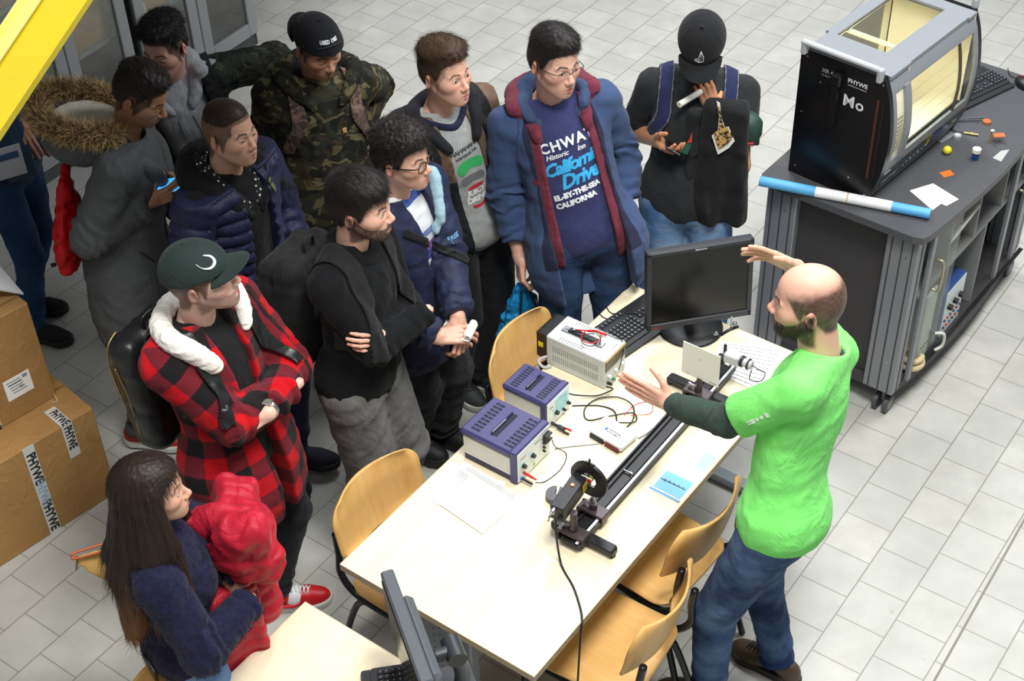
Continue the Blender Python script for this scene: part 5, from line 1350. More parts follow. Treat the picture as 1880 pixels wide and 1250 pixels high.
    # ---- eyes
    if head_on:
        gz = ho.get('gaze', (0, 1, 0)); 
        for sg in (-1, 1):
            Ec = C+Rh@(np.array([sg*.031*ho.get('w', 1), .0735, -.001])*k); g = unit(Rh@np.array(gz, float)); b = MB()
            ref = unit(np.cross(g, up)); rf2 = np.cross(ref, g); rr = .0137*k; n1 = 18
            rings = [0, .16, .20, .42, .52, .9, 1.3, 1.7]; VV = [Ec+g*rr]; 
            for th in rings[1:]:
                for j_ in range(n1): a = 6.2832*j_/n1; VV.append(Ec+rr*(g*math.cos(th)+math.sin(th)*(ref*math.cos(a)+rf2*math.sin(a))))
            irm = plain(ho.get('iris', '3a2618'), .1, var=0); pm = plain('050505', .05, var=0)
            b.add(VV, [(0, 1+j_, 1+(j_+1) % n1) for j_ in range(n1)], pm, True)
            for i in range(len(rings)-2):
                mm = pm if rings[i+2] <= .2 else (irm if rings[i+2] <= .42 else EYEW)
                b.add([VV[1+i*n1+j_] for j_ in range(n1)]+[VV[1+(i+1)*n1+j_] for j_ in range(n1)], [(j_, n1+j_, n1+(j_+1) % n1, (j_+1) % n1) for j_ in range(n1)], mm, True)
            e = b.build('eye'); world_child(e, root)
        if ho.get('hairspec') and hair: hair_part(ho, C, Rh, k, root)
        if ho.get('beard', 0) > .3: beard_strands(p, ho)
    return p
def beard_strands(p, ho):
    C, R, k = p.C, p.Rh, p.k
    V, Q = nets(lambda P: head_sdf(((P-C)@R)/k, ho)*k, C-.12*k, C+.13*k, .0035*k)
    q = ((V-C)@R)/k; N = vnormals(V, Q); c = head_color(q, dict(ho, brow=0, stubble=None)); base = np.array(srgb(ho['skin'])); hc = np.array(srgb(ho['hair']))
    w = 1.0
    c0 = head_color(q, dict(ho, brow=0, stubble=None, beard=0)); w0 = np.linalg.norm(c[:, :3]-c0[:, :3], axis=1) > .35*np.linalg.norm(hc-base)*ho['beard']
    w = w*w0; idx = np.where(w > .4)[0]
    if len(idx) == 0: return
    rs = np.random.RandomState(5); idx = rs.choice(idx, int(ho.get('bn', 2200))); D = np.tile(R@np.array([0, .25, -1.0]), (len(idx), 1)); Nn = N[idx]; D = D-Nn*(D*Nn).sum(1)[:, None]
    SV, SQ = strands(V[idx], D, Nn, np.full(len(idx), ho.get('blen', .008)*k), .0011*k, 2, .15, 3, .2, .35)
    cb = np.repeat(.7+.6*rs.rand(len(idx)), 6)[:, None]*np.append(hc, 1)[None, :]; cb[:, 3] = 1
    np_mesh('beard', SV, SQ, HAIRM, p.root, {'Col': cb})

def folds(P, amp, sc=.10, seed=0): return amp*wob(P*np.array([1, 1, .8]), sc, seed)+amp*.45*wob(P, sc*.42, seed+5)
def garment(p, name, mats, off=.012, sleeve=1.0, hem=.60, fold=.004, fsc=.10, seed=0, h=.0062, open_=None, collar=None, soff=None, flare=0.0, quilt=0.0, cuff=.0, low=None, hipf=1.0, qs=.05, taper=None, neck=.062, cz=.02, arms='RL', smooth_hem=None, extra=None):
    """upper-body garment as one mesh.  off: thickness over the body; hem: torso-local depth of the hem;
    open_: (half width top, half width bottom, depth top) of the open front; soff: sleeve ease"""
    k, NB, Rc = p.k, p.NB, p.Rc; soff = off if soff is None else soff
    def f(P):
        q = ((P-NB)@Rc)/k
        d = p.torso(P, off, hipf)
        if low: d = smin(d, el(q, (0, -.006, low[0]), None, low[1])*k-off*.5, .06)
        d = d-(flare+.010)*sstep(-.30, -.62, q[:, 2])
        dt = d
        sl = None
        for sd in arms:
            S, E, W = p.S[sd], p.E[sd], p.W[sd]
            r = taper or (.052, .046, .044, .036)
            a = rc(P, S, E, r[0]*k+soff, r[1]*k+soff); b = rc(P, E, W, r[2]*k+soff, r[3]*k+soff*.75)
            ax = unit(W-E); t = (P-E)@ax/np.linalg.norm(W-E); ta = np.clip((P-S)@unit(E-S)/np.linalg.norm(E-S), -.2, 1.3)
            if sleeve <= .7:
                a = smax(a, (ta-sleeve/.5)*np.linalg.norm(E-S), .004); s_ = a
            else:
                b = smax(b, (t-(sleeve-.5)*2)*np.linalg.norm(W-E), .006)
                fe = np.exp(-((t)/.22)**2)*(b < .05)+.8*np.exp(-((t-(sleeve-.5)*2+.12)/.14)**2)
                s_ = smin(a, b, .018)+fold*.9*np.sin(t*34+3*wob(P, .1, seed+9))*np.clip(fe, 0, 1)
            if quilt: s_ = s_-quilt*(np.abs(np.sin(np.pi*(ta*.285 if sleeve <= .7 else np.where(t > 0, t*.255+.285, ta*.285))/qs))**.6-.5)
            sl = s_ if sl is None else np.minimum(sl, s_)
        if quilt: d = d-quilt*(np.abs(np.sin(np.pi*q[:, 2]/qs))**.6-.5)
        if sl is not None: d = smin(d, sl, .012)
        d = d+folds(P, fold, fsc, seed)
        hm = hem if smooth_hem is None else hem+smooth_hem(q)
        d = smax(d, (-q[:, 2]-hm)*k, .006)
        # neck opening
        nk = np.sqrt((q[:, 0])**2+((q[:, 1]+.01)*1.05)**2)-neck
        d = smax(d, -np.maximum(nk*k, (cz-.06-q[:, 2]+.9*np.maximum(q[:, 1], 0)*0)*k), .006)
        d = smax(d, (q[:, 2]-cz-.03)*k, .006)
        if open_:
            w0, w1, zt = open_[:3]; wz = w0+(w1-w0)*np.clip((-q[:, 2])/.55, 0, 1); xo = open_[3] if len(open_) > 3 else 0
            cut = np.maximum(np.abs(q[:, 0]-xo)-wz, -(q[:, 1]-.0))*k
            if sl is not None: cut = np.maximum(cut, -(sl-.012))
            d = smax(d, -cut, .008)
        if extra: d = extra(P, q, d)
        return d
    p.fields = getattr(p, 'fields', {}); p.fields[name] = f
    pts = [NB, p.PC+np.array([0, 0, 0])]+[p.S[s] for s in 'RL']+[p.E[s] for s in arms]+([p.W[s] for s in arms] if sleeve > .7 else [])
    pts = np.array(pts+[NB-np.array([0, 0, hem*k])]); V, Q = nets(f, pts.min(0)-.26, pts.max(0)+.2, h)
    return np_mesh(name, V, Q, mats, p.root, {'gc': gcoords(p, V)})
def gcoords(p, V):
    q = ((V-p.NB)@p.Rc); dt = p.torso(V); g = np.stack([np.arctan2(q[:, 0], q[:, 1])*.17, q[:, 2], np.zeros(len(V))], 1); best = dt+.01
    for i, sd in enumerate('RL'):
        d = p.arm(V, sd); S, E, W = p.S[sd], p.E[sd], p.W[sd]
        use = d < best
        for (a, b, o0) in ((S, E, 0), (E, W, np.linalg.norm(E-S))):
            ax = unit(b-a); t = (V-a)@ax; rr = V-a-t[:, None]*ax; n1 = unit(np.cross(ax, p.Rc[:, 0]+.01)); n2 = np.cross(ax, n1)
            m = use & ((t > 0) if o0 else (((V-E)@unit(W-E)) <= 0)); ang = np.arctan2(rr@n1, rr@n2)*.06
            g[m] = np.stack([ang[m], t[m]+o0, np.full(m.sum(), i+1.0)], 1)
    return g
def trousers(p, mats, off=.010, fold=.004, seed=0, baggy=0.0, cut=0.0, h=.007, name='trousers', waist=-.02, taper=1.0):
    k = p.k
    def f(P):
        q = ((P-p.NB)@p.Rc)/k; Lz = -np.linalg.norm(p.NB-p.PC)/k
        d = el(q, (0, -.012, Lz+.0), None, (.158, .114, .14))*k-off+.016*sstep(-.10, .05, q[:, 2]-Lz)
        for sd in 'RL':
            hp, K, A = p.hip[sd], p.K[sd], p.A[sd]
            a = rc(P, hp, K, .084*k+off, .060*k+off+baggy); b = rc(P, K, A, (.058*k+off+baggy)*1.0, (.044*k+off+baggy)*taper)
            t = (P-K)@unit(A-K)/np.linalg.norm(A-K); b = b+fold*1.3*np.sin(t*30+3*wob(P, .15, seed))*sstep(.5, 1.0, t)+fold*np.sin(t*28)*np.exp(-(t/.2)**2)
            b = smax(b, (t-1+cut)*np.linalg.norm(A-K)-.012, .006)
            d = smin(d, smin(a, b, .02), .03)
        d = d+folds(P, fold, .13, seed)
        return smax(d, (q[:, 2]-Lz-.10+waist)*k, .006)
    pts = np.array([p.PC, *p.K.values(), *p.A.values()]); p.fields = getattr(p, 'fields', {}); p.fields[name] = f
    V, Q = nets(f, pts.min(0)-.24, pts.max(0)+.2, h)
    g = np.zeros((len(V), 3)); g[:, 0] = (V-p.PC)@p.Rb[:, 0]; g[:, 1] = V[:, 2]; g[:, 2] = (V-p.PC)@p.Rb[:, 1]
    return np_mesh(name, V, Q, mats, p.root, {'gc': g})
def shoe(p, sd, up_m, sole_m, lace_m=None, high=.0, length=.285, toe_m=None, which=None):
    k = p.k; A = p.A[sd]; f = p.fd[sd]; r = np.cross(f, [0, 0, 1.0]); R = np.stack([r, f, [0, 0, 1.0]], 1); O = np.array([A[0], A[1], max(0.0, A[2]-.09*k)])+f*.045
    L = length/2*k
    t = bpy.data.objects.new('shoe', None); COL.objects.link(t); t.location = (O[0], O[1], O[2]); t.parent = p.root
    t.matrix_parent_inverse = (Matrix.Translation(p.root.location) @ p.root.rotation_euler.to_matrix().to_4x4()).inverted(); bpy.context.view_layer.update()
    def outline(q): return el(q*np.array([1, 1, 0]), (0, .0, 0), None, (.048*k, L, 1)) 
    def fs(P):
        q = (P-O)@R; w = .047*k-.010*k*sstep(.02, -.10, q[:, 1]); d = smin(el(q, (0, L-.065*k, .02), None, (.049*k, .065*k, .08)), el(q, (0, -L+.045*k, .02), None, (.037*k, .045*k, .08)), .03)
        d = smin(d, rc(q*np.array([1, 1, 0]), (0, L-.07*k, 0), (0, -L+.05*k, 0), .046*k, .035*k), .02)
        return np.maximum(d*.9, np.abs(q[:, 2]-.016)-.016)
    def fu(P):
        q = (P-O)@R
        d = el(q, (0, L-.075*k, .030), None, (.043*k, .070*k, .038*k)); d = smin(d, rc(q, (0, L-.10*k, .045), (0, -L+.085*k, .070*k), .036*k, .036*k), .03)
        d = smin(d, el(q, (0, -L+.048*k, .045), None, (.034*k, .043*k, .058*k+high)), .02)
        if high: d = smin(d, rc(q, (0, -.045, .06), (0, -.045, .09+high), .040, .042), .02)
        d = smax(d, .022-q[:, 2], .003); return smax(d, -el(q, (0, -.045*k, .115+high), None, (.027*k, .036*k, .040)), .006)
    for nm, ff, m in (('sole', fs, sole_m), ('upper', fu, up_m)):
        V, Q = nets(ff, O-np.array([.19, .19, .02]), O+np.array([.19, .19, .2+high]), .004); 
        q_ = (V-O)@R; np_w = np_mesh(nm, V, Q, m, None, {'gc': q_}); world_child(np_w, t)
        # nested parent inverse: t is itself a child with world matrix = its location
        np_w.matrix_parent_inverse = Matrix.Translation((-O[0], -O[1], -O[2]))
    if lace_m:
        b = MB()
        for i in range(5):
            y = .0+i*.015; z = .099-.0042*i
            a = O+R@np.array([-.020, y, z-.004]); c = O+R@np.array([0, y+.004, z+.006]); d_ = O+R@np.array([.020, y+.006, z-.004]); b.tube([a, c, d_], .0032, lace_m, 6)
            b.tube([O+R@np.array([.018, y, z-.004]), O+R@np.array([0, y+.010, z+.005]), O+R@np.array([-.018, y+.014, z-.008])], .0028, lace_m, 6)
        o = b.build('laces'); o.parent = t; o.matrix_parent_inverse = Matrix.Translation((-O[0], -O[1], -O[2]))
    return t
def shell_part(p, f, name, region, mats, t0=.004, th=.003, h=.005, box=None, parent=None, attrs=True):
    """thin layer riding on the field f, kept where region<0 (metres)"""
    def g(P): return np.maximum(np.abs(f(P)-t0)-th, region(P))
    lo, hi = box if box is not None else (p.NB-np.array([.35, .35, .75]), p.NB+np.array([.35, .35, .2]))
    V, Q = nets(g, lo, hi, h, slack=1.5)
    if len(V) == 0: return None
    return np_mesh(name, V, Q, mats, parent or p.root, {'gc': gcoords(p, V)} if attrs else None)
def loc(p, P): return ((P-p.NB)@p.Rc)/p.k
def cap(p, m, back=False, brim_m=None, line=(.030, .42), tall=.0, droop=0.0, ext=0.0, wbr=.082, lbr=.075, open_back=False):
    C, R, k = p.C, p.Rh, p.k; sg = -1 if back else 1
    def crown(P):
        q = ((P-C)@R)/k; d = el(q, (0, -.008, .036), None, (.0895, .110, .094+tall)); d = smin(d, el(q, (0, -.04*sg, .01), None, (.080, .074, .075)), .03)
        d = smax(d, (line[0]+line[1]*(q[:, 1]*sg)*.5)-q[:, 2], .004)
        if open_back: d = smax(d, -np.maximum(np.abs(el(q, (0, .10, .036), None, (.036, .06, .022))), 0)*0-1e-9+0*d, .001) if False else np.maximum(d, -el(q, (0, .112, .045), None, (.034, .03, .018)))
        seam = np.abs(np.sin(3*np.arctan2(q[:, 0], q[:, 1]+.01))); d = d+.0012*sstep(.06, .0, seam)
        d = np.maximum(d, -(d+.006))
        return d*k
    V, Q = nets(crown, C-.17*k, C+np.array([.17, .17, .2])*k, .0035*k); 
    o = np_mesh('cap', V, Q, m, p.root, {'gc': ((V-C)@R)/k})
    def brim(P):
        q = ((P-C)@R)/k; x, y, z = q[:, 0], q[:, 1]*sg, q[:, 2]; zz = z-(line[0]+line[1]*.045)+x*x*3.2+droop*(y-.08)
        e = (np.sqrt((x/wbr)**2+((y-.055)/(lbr+.045+ext))**2)-1)*wbr*.8
        return np.maximum(np.maximum(np.abs(zz)-.0030, e), .050-y)*k*.9
    V, Q = nets(brim, C-.26*k, C+.26*k, .0036*k); b = np_mesh('brim', V, Q, brim_m or m, o, None); b.parent = p.root
    b.matrix_parent_inverse = o.matrix_parent_inverse.copy(); b.name = 'cap_brim'
    q0 = C+R@(np.array([0, -.008, .036+.094+tall])*k); bb = MB(); bb.lathe(tuple(q0), [(.008, -.003), (.007, .003), (0, .005)], m if not isinstance(m, (list, tuple)) else m[0], 14); world_child(bb.build('cap_button'), p.root)
    p.capf = crown
    return o
def glasses(p, m, lens_m, rim=.0016, hw=.026, hh=.017, half=False, zoff=-.002):
    C, R, k = p.C, p.Rh, p.k; b = MB(); g = MB()
    L = lambda x, y, z: C+R@(np.array([x, y, z])*k)
    for s in (-1, 1):
        P = []
        for i in range(28):
            a = 6.2832*i/28; ca, sa = math.cos(a), math.sin(a); x = hw*np.sign(ca)*abs(ca)**.75; z = hh*np.sign(sa)*abs(sa)**.75
            P.append(L(s*(.032)+x, .1015-.15*abs(s*.032+x)*.5-.0, zoff+z))
        if half: b.tube(P[0:15], rim, m, 6)
        else: b.tube(P, rim, m, 6, closed=True)
        g.add(P, [tuple(range(28))], lens_m)
        b.tube(spline([L(s*.057, .092, zoff+.009), L(s*.066, .084, zoff+.008), L(s*.077, .03, zoff+.004), L(s*.080, -.015, zoff), L(s*.076, -.035, zoff-.02)], 5), rim*1.3, m, 6)
    b.tube(spline([L(-.008, .1, zoff+.004), L(0, .103, zoff+.007), L(.008, .1, zoff+.004)], 4), rim, m, 6)
    o = b.build('glasses'); world_child(o, p.root); l = g.build('glasses_lens'); world_fix(l, o, p.root); return o
def world_fix(child, parent, root):
    """child mesh in world coordinates under a part whose mesh is also in world coordinates"""
    child.parent = parent; child.matrix_parent_inverse = Matrix.Identity(4)
    # parent world matrix is identity (its root inverse cancels), so nothing more is needed
def print_text(p, f, lines, m, front=True, name='printing', parent=None, lift=.0022, frame_=None):
    """lettering wrapped on a garment: lines = (text, size, x, z, bold, spacing, shear, rot)"""
    k = p.k; b = MB(); NB, Rc = (p.NB, p.Rc) if frame_ is None else frame_
    for (txt, size, x0, z0, bold, sp, sh, rot) in lines:
        V, Fc = text_polys(txt, size, bold, sp, sh)
        if len(V) == 0: continue
        c, s = math.cos(rot), math.sin(rot); pts = []
        # split long edges/faces so letters bend with the cloth
        bm = bmesh.new(); vs = [bm.verts.new(v) for v in V]
        for f_ in Fc:
            try: bm.faces.new([vs[i] for i in f_])
            except Exception: pass
        bmesh.ops.triangulate(bm, faces=bm.faces); 
        for _ in range(2):
            ed = [e for e in bm.edges if e.calc_length() > size*.18]
            if ed: bmesh.ops.subdivide_edges(bm, edges=ed, cuts=1); bmesh.ops.triangulate(bm, faces=bm.faces)
        bm.verts.index_update(); V = np.array([v.co[:] for v in bm.verts]); Fc = [tuple(v.index for v in f_.verts) for f_ in bm.faces]; bm.free()
        X = (x0+(V[:, 0]*c-V[:, 1]*s))*(-1 if front else 1); Z = z0+(V[:, 0]*s+V[:, 1]*c)
        yv = np.full(len(V), .32); W = lambda y: NB+np.stack([X, y*(1 if front else -1), Z], 1)@Rc.T*k
        for _ in range(40):
            d = f(W(yv)); yv = yv-np.clip(d, -.02, .05)/k*.75
        yv += lift/k; P = W(yv); b.add([tuple(v) for v in P], Fc, m)
    o = b.build(name); world_child(o, p.root)
    if parent is not None: world_fix(o, parent, p.root)
    return o
def strap_region(p, xs, w, z0, z1, slope=0.0, front=None):
    def r(P):
        q = loc(p, P); x = q[:, 0]-(xs+slope*(-q[:, 2])); d = np.abs(x)-w
        d = np.maximum(d, np.maximum(q[:, 2]-z1, z0-q[:, 2]))
        if front is True: d = np.maximum(d, -.02-q[:, 1])
        if front is False: d = np.maximum(d, q[:, 1]-.02)
        return d*p.k
    return r

# ---------------------------------------------------------------- garment helpers and materials
def chain(p, name, mats, pts, rad, h=.005, noise=.0, ns=.03, parent=None, blend=.015, local=True, sub=None, flat=None, smooth_n=5, frame_=None, ride=None, rk=.35):
    """soft roll following points in the torso frame"""
    R, O = (p.Rc, p.NB) if frame_ is None else frame_
    P0 = spline(pts, smooth_n); rr = np.interp(np.linspace(0, 1, len(P0)), np.linspace(0, 1, len(rad)), rad) if hasattr(rad, '__len__') else np.full(len(P0), rad)
    W = O+(P0*p.k)@R.T if local else P0
    if ride:
        gf = p.fields[ride]; od = P0*np.array([1, 1, 0]); od = od/(np.linalg.norm(od, axis=1)[:, None]+1e-6)*.8+np.array([0, 0, .7])*sstep(-.16, -.02, P0[:, 2])[:, None]; od = od@R.T
        for _ in range(25):
            dd = gf(W); W = W+od*np.clip(rr*p.k*rk-dd, 0, .01)[:, None]*.6
    def f(P):
        d = None
        for i in range(len(W)-1):
            e = rc(P, W[i], W[i+1], rr[i]*p.k, rr[i+1]*p.k); d = e if d is None else smin(d, e, blend)
        if noise: d = d+noise*wob(P, ns, 4)
        if sub is not None: d = sub(P, d)
        return d
    m = rr.max()*p.k+.03; V, Q = nets(f, W.min(0)-m, W.max(0)+m, h)
    o = np_mesh(name, V, Q, mats, p.root, {'gc': gcoords(p, V)})
    if parent is not None: world_fix(o, parent, p.root)
    return o, f, V, Q
def mirror(pts): return [(-x, y, z) for x, y, z in pts[::-1]]
def plaid():
    t = NT('red_black_check_wool'); g = t.sep(t.attr('gc')); o = t.coord()
    n = t.noise(o, 260, 3); nn = t.math('MULTIPLY', t.math('SUBTRACT', n, .5), .012)
    a = t.math('FRACT', t.math('MULTIPLY', t.math('ADD', t.math('ADD', g[0], nn), 10.0), 1/.128)); b = t.math('FRACT', t.math('MULTIPLY', t.math('ADD', t.math('ADD', g[1], nn), 10.02), 1/.135))
    ea = t.ramp(a, [(.0, (1, 1, 1)), (.485, (1, 1, 1)), (.515, (0, 0, 0)), (1, (0, 0, 0))]); eb = t.ramp(b, [(.0, (1, 1, 1)), (.485, (1, 1, 1)), (.515, (0, 0, 0)), (1, (0, 0, 0))])
    s = t.math('MULTIPLY', t.math('ADD', ea, eb), .5)
    c = t.ramp(s, [(0, srgb('c9121d')), (.30, srgb('c9121d')), (.36, srgb('74202a')), (.64, srgb('74202a')), (.70, srgb('201c1e')), (1, srgb('201c1e'))])
    c = t.mix(t.math('MULTIPLY', t.noise(o, 500, 2), .35), c, t.mix(1.0, c, (.55, .55, .55), 'MULTIPLY'))
    t.bump(t.noise(o, 300, 4, .7), .8, .003); m = t.fin(c, .97, spec=.15); t.b.inputs['Sheen Weight'].default_value = .06; return m
def camo(nm='camouflage_cotton', cols=('2b3026', '1e1f1b', '362f24', '5c563c'), sc=9.0, k2=1.0):
    t = NT(nm); o = t.mapping(t.coord(), scale=(1, 1, 1.25)); 
    c = t.mix(t.ramp(t.noise(o, sc, 3, .55, dist=1.2), [(.475, (0, 0, 0)), (.49, (1, 1, 1))]), srgb(cols[0]), srgb(cols[1]))
    o2 = t.mapping(o, loc=(3.3, 1.7, 5.1)); c = t.mix(t.ramp(t.noise(o2, sc*1.1, 3, .55, dist=1.2), [(.54, (0, 0, 0)), (.555, (1, 1, 1))]), c, srgb(cols[2]))
    o3 = t.mapping(o, loc=(8.3, 4.7, 1.1)); c = t.mix(t.ramp(t.noise(o3, sc*1.3, 3, .55, dist=1.2), [(.57, (0, 0, 0)), (.582, (1, 1, 1))]), c, srgb(cols[3]))
    t.bump(t.noise(t.coord(), 800, 2), .3, .0015); return t.fin(c, .9, spec=.2)
def denim(hexc, fade, name):
    t = NT(name); o = t.coord(); g = t.sep(t.attr('gc')); n = t.noise(o, 7, 4, .6); w = t.noise(t.mapping(o, scale=(1, 1, .25)), 700, 2)
    leg = t.math('ABSOLUTE', g[0]); f = t.ramp(t.math('MULTIPLY_ADD', n, .9, t.math('MULTIPLY', t.noise(o, 2.2, 2), .35)), [(.50, (0, 0, 0)), (.85, (1, 1, 1))])
    c = t.mix(f, srgb(hexc), srgb(fade)); c = t.mix(t.math('MULTIPLY', w, .35), c, t.mix(1.0, c, (.6, .6, .65), 'MULTIPLY'))
    wr = t.noise(t.mapping(o, scale=(1, 1, 2.6)), 24, 3, .6)
    t.bump(t.math('ADD', t.math('MULTIPLY', w, .2), wr), .45, .006); return t.fin(c, .88, spec=.2)
def knit(hexc, name, rib=260, horiz=False):
    t = NT(name); g = t.sep(t.attr('gc')); o = t.coord(); c = srgb(hexc)
    s = t.math('SINE', t.math('MULTIPLY', g[1] if horiz else g[0], rib*2)); n = t.noise(o, 12, 4)
    col = t.mix(n, tuple(v*.75 for v in c), tuple(min(1, v*1.3) for v in c)); t.bump(t.math('ADD', t.math('MULTIPLY', s, .5), t.noise(o, 500, 2)), .35, .0015)
    m = t.fin(col, .95, spec=.12); t.b.inputs['Sheen Weight'].default_value = .04; return m
def two_tone(c1, c2, z, name, rough=.75, both=None):
    """upper colour above torso depth z, lower below (panels of a garment)"""
    t = NT(name); g = t.sep(t.attr('gc')); o = t.coord()
    f = t.math('GREATER_THAN', g[1], z); arm = t.math('GREATER_THAN', g[2], .5)
    f2 = t.math('LESS_THAN', g[1], both if both is not None else .3); fz = t.mix(arm, f, f2)
    n = t.noise(o, 10, 4); c = t.mix(fz, srgb(c2), srgb(c1)); c = t.mix(t.math('MULTIPLY', n, .35), c, t.mix(1.0, c, (.6, .6, .6), 'MULTIPLY'))
    t.bump(t.noise(o, 600, 2), .25, .002); return t.fin(c, rough, spec=.25)
def dotted(name):
    t = NT(name); o = t.coord(); v = t.n('ShaderNodeTexVoronoi', _feature='F1'); t.set(v.inputs['Vector'], t.mapping(o, scale=(1, 1, 1))); v.inputs['Scale'].default_value = 62; v.inputs['Randomness'].default_value = .35
    c = t.ramp(v.outputs['Distance'], [(.24, (.75, .75, .75)), (.29, (.012, .012, .013))]); return t.fin(c, .9)
def leopard(name):
    t = NT(name); o = t.coord(); n = t.noise(o, 34, 2, .5, dist=.8); c = t.ramp(n, [(.0, srgb('c3a064')), (.46, srgb('b98f50')), (.485, srgb('1c1612')), (.56, srgb('1c1612')), (.585, srgb('c9a76c'))]); return t.fin(c, .8)
BLACKC = cloth('17181a', .2); BLACKK = knit('151618', 'black_knit'); NAVYC = cloth('20253f', .2); JEAN_D = denim('1f2c46', '3b5276', 'dark_blue_denim'); JEAN_L = denim('4a6c98', '8ea9c4', 'light_blue_denim'); JEAN_G = denim('23345a', '5d789c', 'faded_blue_denim')
GREYC = cloth('a3a6ab', .12); CHARC = cloth('54575a', .14, rough=.8); GREYPANT = cloth('6c6b6a', .14); STRAPM = cloth('191a1c', .15, weave=1400, bump=.5, rough=.8); SHOEB = plain('1a1b1d', .6); WSOLE = plain('d8d8d2', .6); BSOLE = plain('101012', .6); LEATH = plain('1c1d1f', .36, spec=.5, bump=.35, bscale=260, name='black_leather')
GOLD = plain('b39a5c', .3, .85); SILV = plain('c6c9cc', .25, .9)
PHB = plain('0c0c0e', .2); 
def phone(lab, c, fwd, nrm, screen='3f78e6', bright=1.0, case='18191b', w=.072, l=.142):
    fwd = unit(fwd); n = unit(np.asarray(nrm)-fwd*(np.asarray(nrm)@fwd)); x = np.cross(fwd, n); R = np.stack([x, fwd, n], 1)
    t = thing('smartphone', lab, 'phone', tuple(c)); b = MB(); b.box((0, 0, 0), (w, l, .009), plain(case, .3), bev=.003, R=R); b.build('phone_case', t)
    s = NT('lit_screen'); s.b.inputs['Emission Color'].default_value = (*srgb(screen), 1); s.b.inputs['Emission Strength'].default_value = bright; s.fin(tuple(.05*v for v in srgb(screen)), .32)
    if bright > 0:
        o_ = s.coord(); nz = s.n('ShaderNodeTexBrick'); s.set(nz.inputs['Vector'], s.mapping(o_, scale=(55, 55, 55))); nz.inputs['Color1'].default_value = (*srgb(screen), 1); nz.inputs['Color2'].default_value = (*[min(1, v*1.6+.05) for v in srgb(screen)], 1); nz.inputs['Mortar'].default_value = (*[v*.5 for v in srgb(screen)], 1)
        s.set(s.b.inputs['Emission Color'], nz.outputs[0])
    b = MB(); b.box(tuple(R@np.array([0, 0, .0049])), (w*.9, l*.86, .0006), s.m, R=R); b.build('phone_screen', t); return t
def backpack(p, lab, m, field, c=(0, -.21, -.27), half=(.145, .085, .22), sm=None, xs=.115, w=.026, zlow=-.34, pocket=True, grp=None, sm_edge=None, body=True, both='LR', zipm=None, t0=.007, group=None, rnd=.06):
    sm = sm or STRAPM; k = p.k; base = p.TL(c[0], c[1], c[2]-half[2])
    t = thing('backpack', lab, 'backpack', tuple(base), 0, group); Rc, NB = p.Rc, p.NB; cw = p.TL(*c)
    bpy.context.view_layer.update()
    gf = p.fields[field]
    if body:
        def fb(P):
            d = bx(P, cw, Rc, np.array(half)*k, rnd*k); q = loc(p, P); d = d+.006*wob(P, .09, 3)+.04*k*sstep(c[2], c[2]+half[2]*1.2, q[:, 2])*(q[:, 1] < c[1])*.5
            return smax(d, -(gf(P)-.002), .006)
        V, Q = nets(fb, cw-.36, cw+.36, .0065); o = np_mesh('bag_body', V, Q, m, None, {'gc': gcoords(p, V)}); world_child(o, t)
        if pocket:
            pc = p.TL(c[0], c[1]-half[1]*.85, c[2]-half[2]*.35)
            def fp(P): return bx(P, pc, Rc, np.array((half[0]*.8, .045, half[2]*.55))*k, .04*k)+.004*wob(P, .07, 5)
            V, Q = nets(fp, pc-.25, pc+.25, .006); o = np_mesh('front_pocket', V, Q, m, None); world_child(o, t)
        hp = [p.TL(c[0]-.03, c[1]+half[1]*.6, c[2]+half[2]-.01), p.TL(c[0]-.025, c[1]+half[1]*.6, c[2]+half[2]+.03), p.TL(c[0]+.025, c[1]+half[1]*.6, c[2]+half[2]+.03), p.TL(c[0]+.03, c[1]+half[1]*.6, c[2]+half[2]-.01)]
        b = MB(); b.tube(spline(hp, 5), .007, sm, 8); world_child(b.build('grab_handle'), t)
    for sd in both:
        sg = 1 if sd == 'R' else -1
        def reg(P):
            q = loc(p, P); x = q[:, 0]*sg; xs_ = xs+.05*sstep(-.12, zlow, q[:, 2])*(q[:, 1] > 0)
            d = np.abs(x-xs_)-w*(1-.35*sstep(zlow+.12, zlow, q[:, 2])); d = np.maximum(d, zlow-q[:, 2]); back = np.where(q[:, 1] < -.03, -.20-q[:, 2], -1); d = np.maximum(d, back)
            return d*k
        def g(P): return np.maximum(np.abs(gf(P)-t0)-.005, reg(P))
        V, Q = nets(g, NB-np.array([.32, .32, .5]), NB+np.array([.32, .32, .16]), .0052, slack=1.6)
        if len(V):
            o = np_mesh('shoulder_strap', V, Q, sm, None, {'gc': gcoords(p, V)}); world_child(o, t)
            if sm_edge:
                def g2(P):
                    r = reg(P); return np.maximum(np.abs(gf(P)-t0-.003)-.004, np.maximum(r, -r-.006))
                V, Q = nets(g2, NB-np.array([.32, .32, .5]), NB+np.array([.32, .32, .16]), .005, slack=1.6)
                if len(V): o = np_mesh('strap_piping', V, Q, sm_edge, None); world_child(o, t)
    return t
def tube_on(p, f, name, pts, r, m, lift=.002, n=8, parent=None, outward=None):
    """tube through torso-local points pushed onto the garment surface from the side given by outward (local)"""
    P0 = spline(pts, 6); ow = np.array(outward or (0, 1, 0), float); W = p.NB+(P0*p.k)@p.Rc.T; dw = p.Rc@ow
    s = np.full(len(W), .25)
    for _ in range(40): s = s-np.clip(f(W+s[:, None]*dw), -.02, .05)*.75
    W = W+(s+lift)[:, None]*dw; b = MB(); b.tube(W, r, m, n); o = b.build(name); world_child(o, p.root)
    if parent is not None: world_fix(o, parent, p.root)
    return o
def limb_part(p, name, sd, t, m, r, length, kind='watch'):
    pass
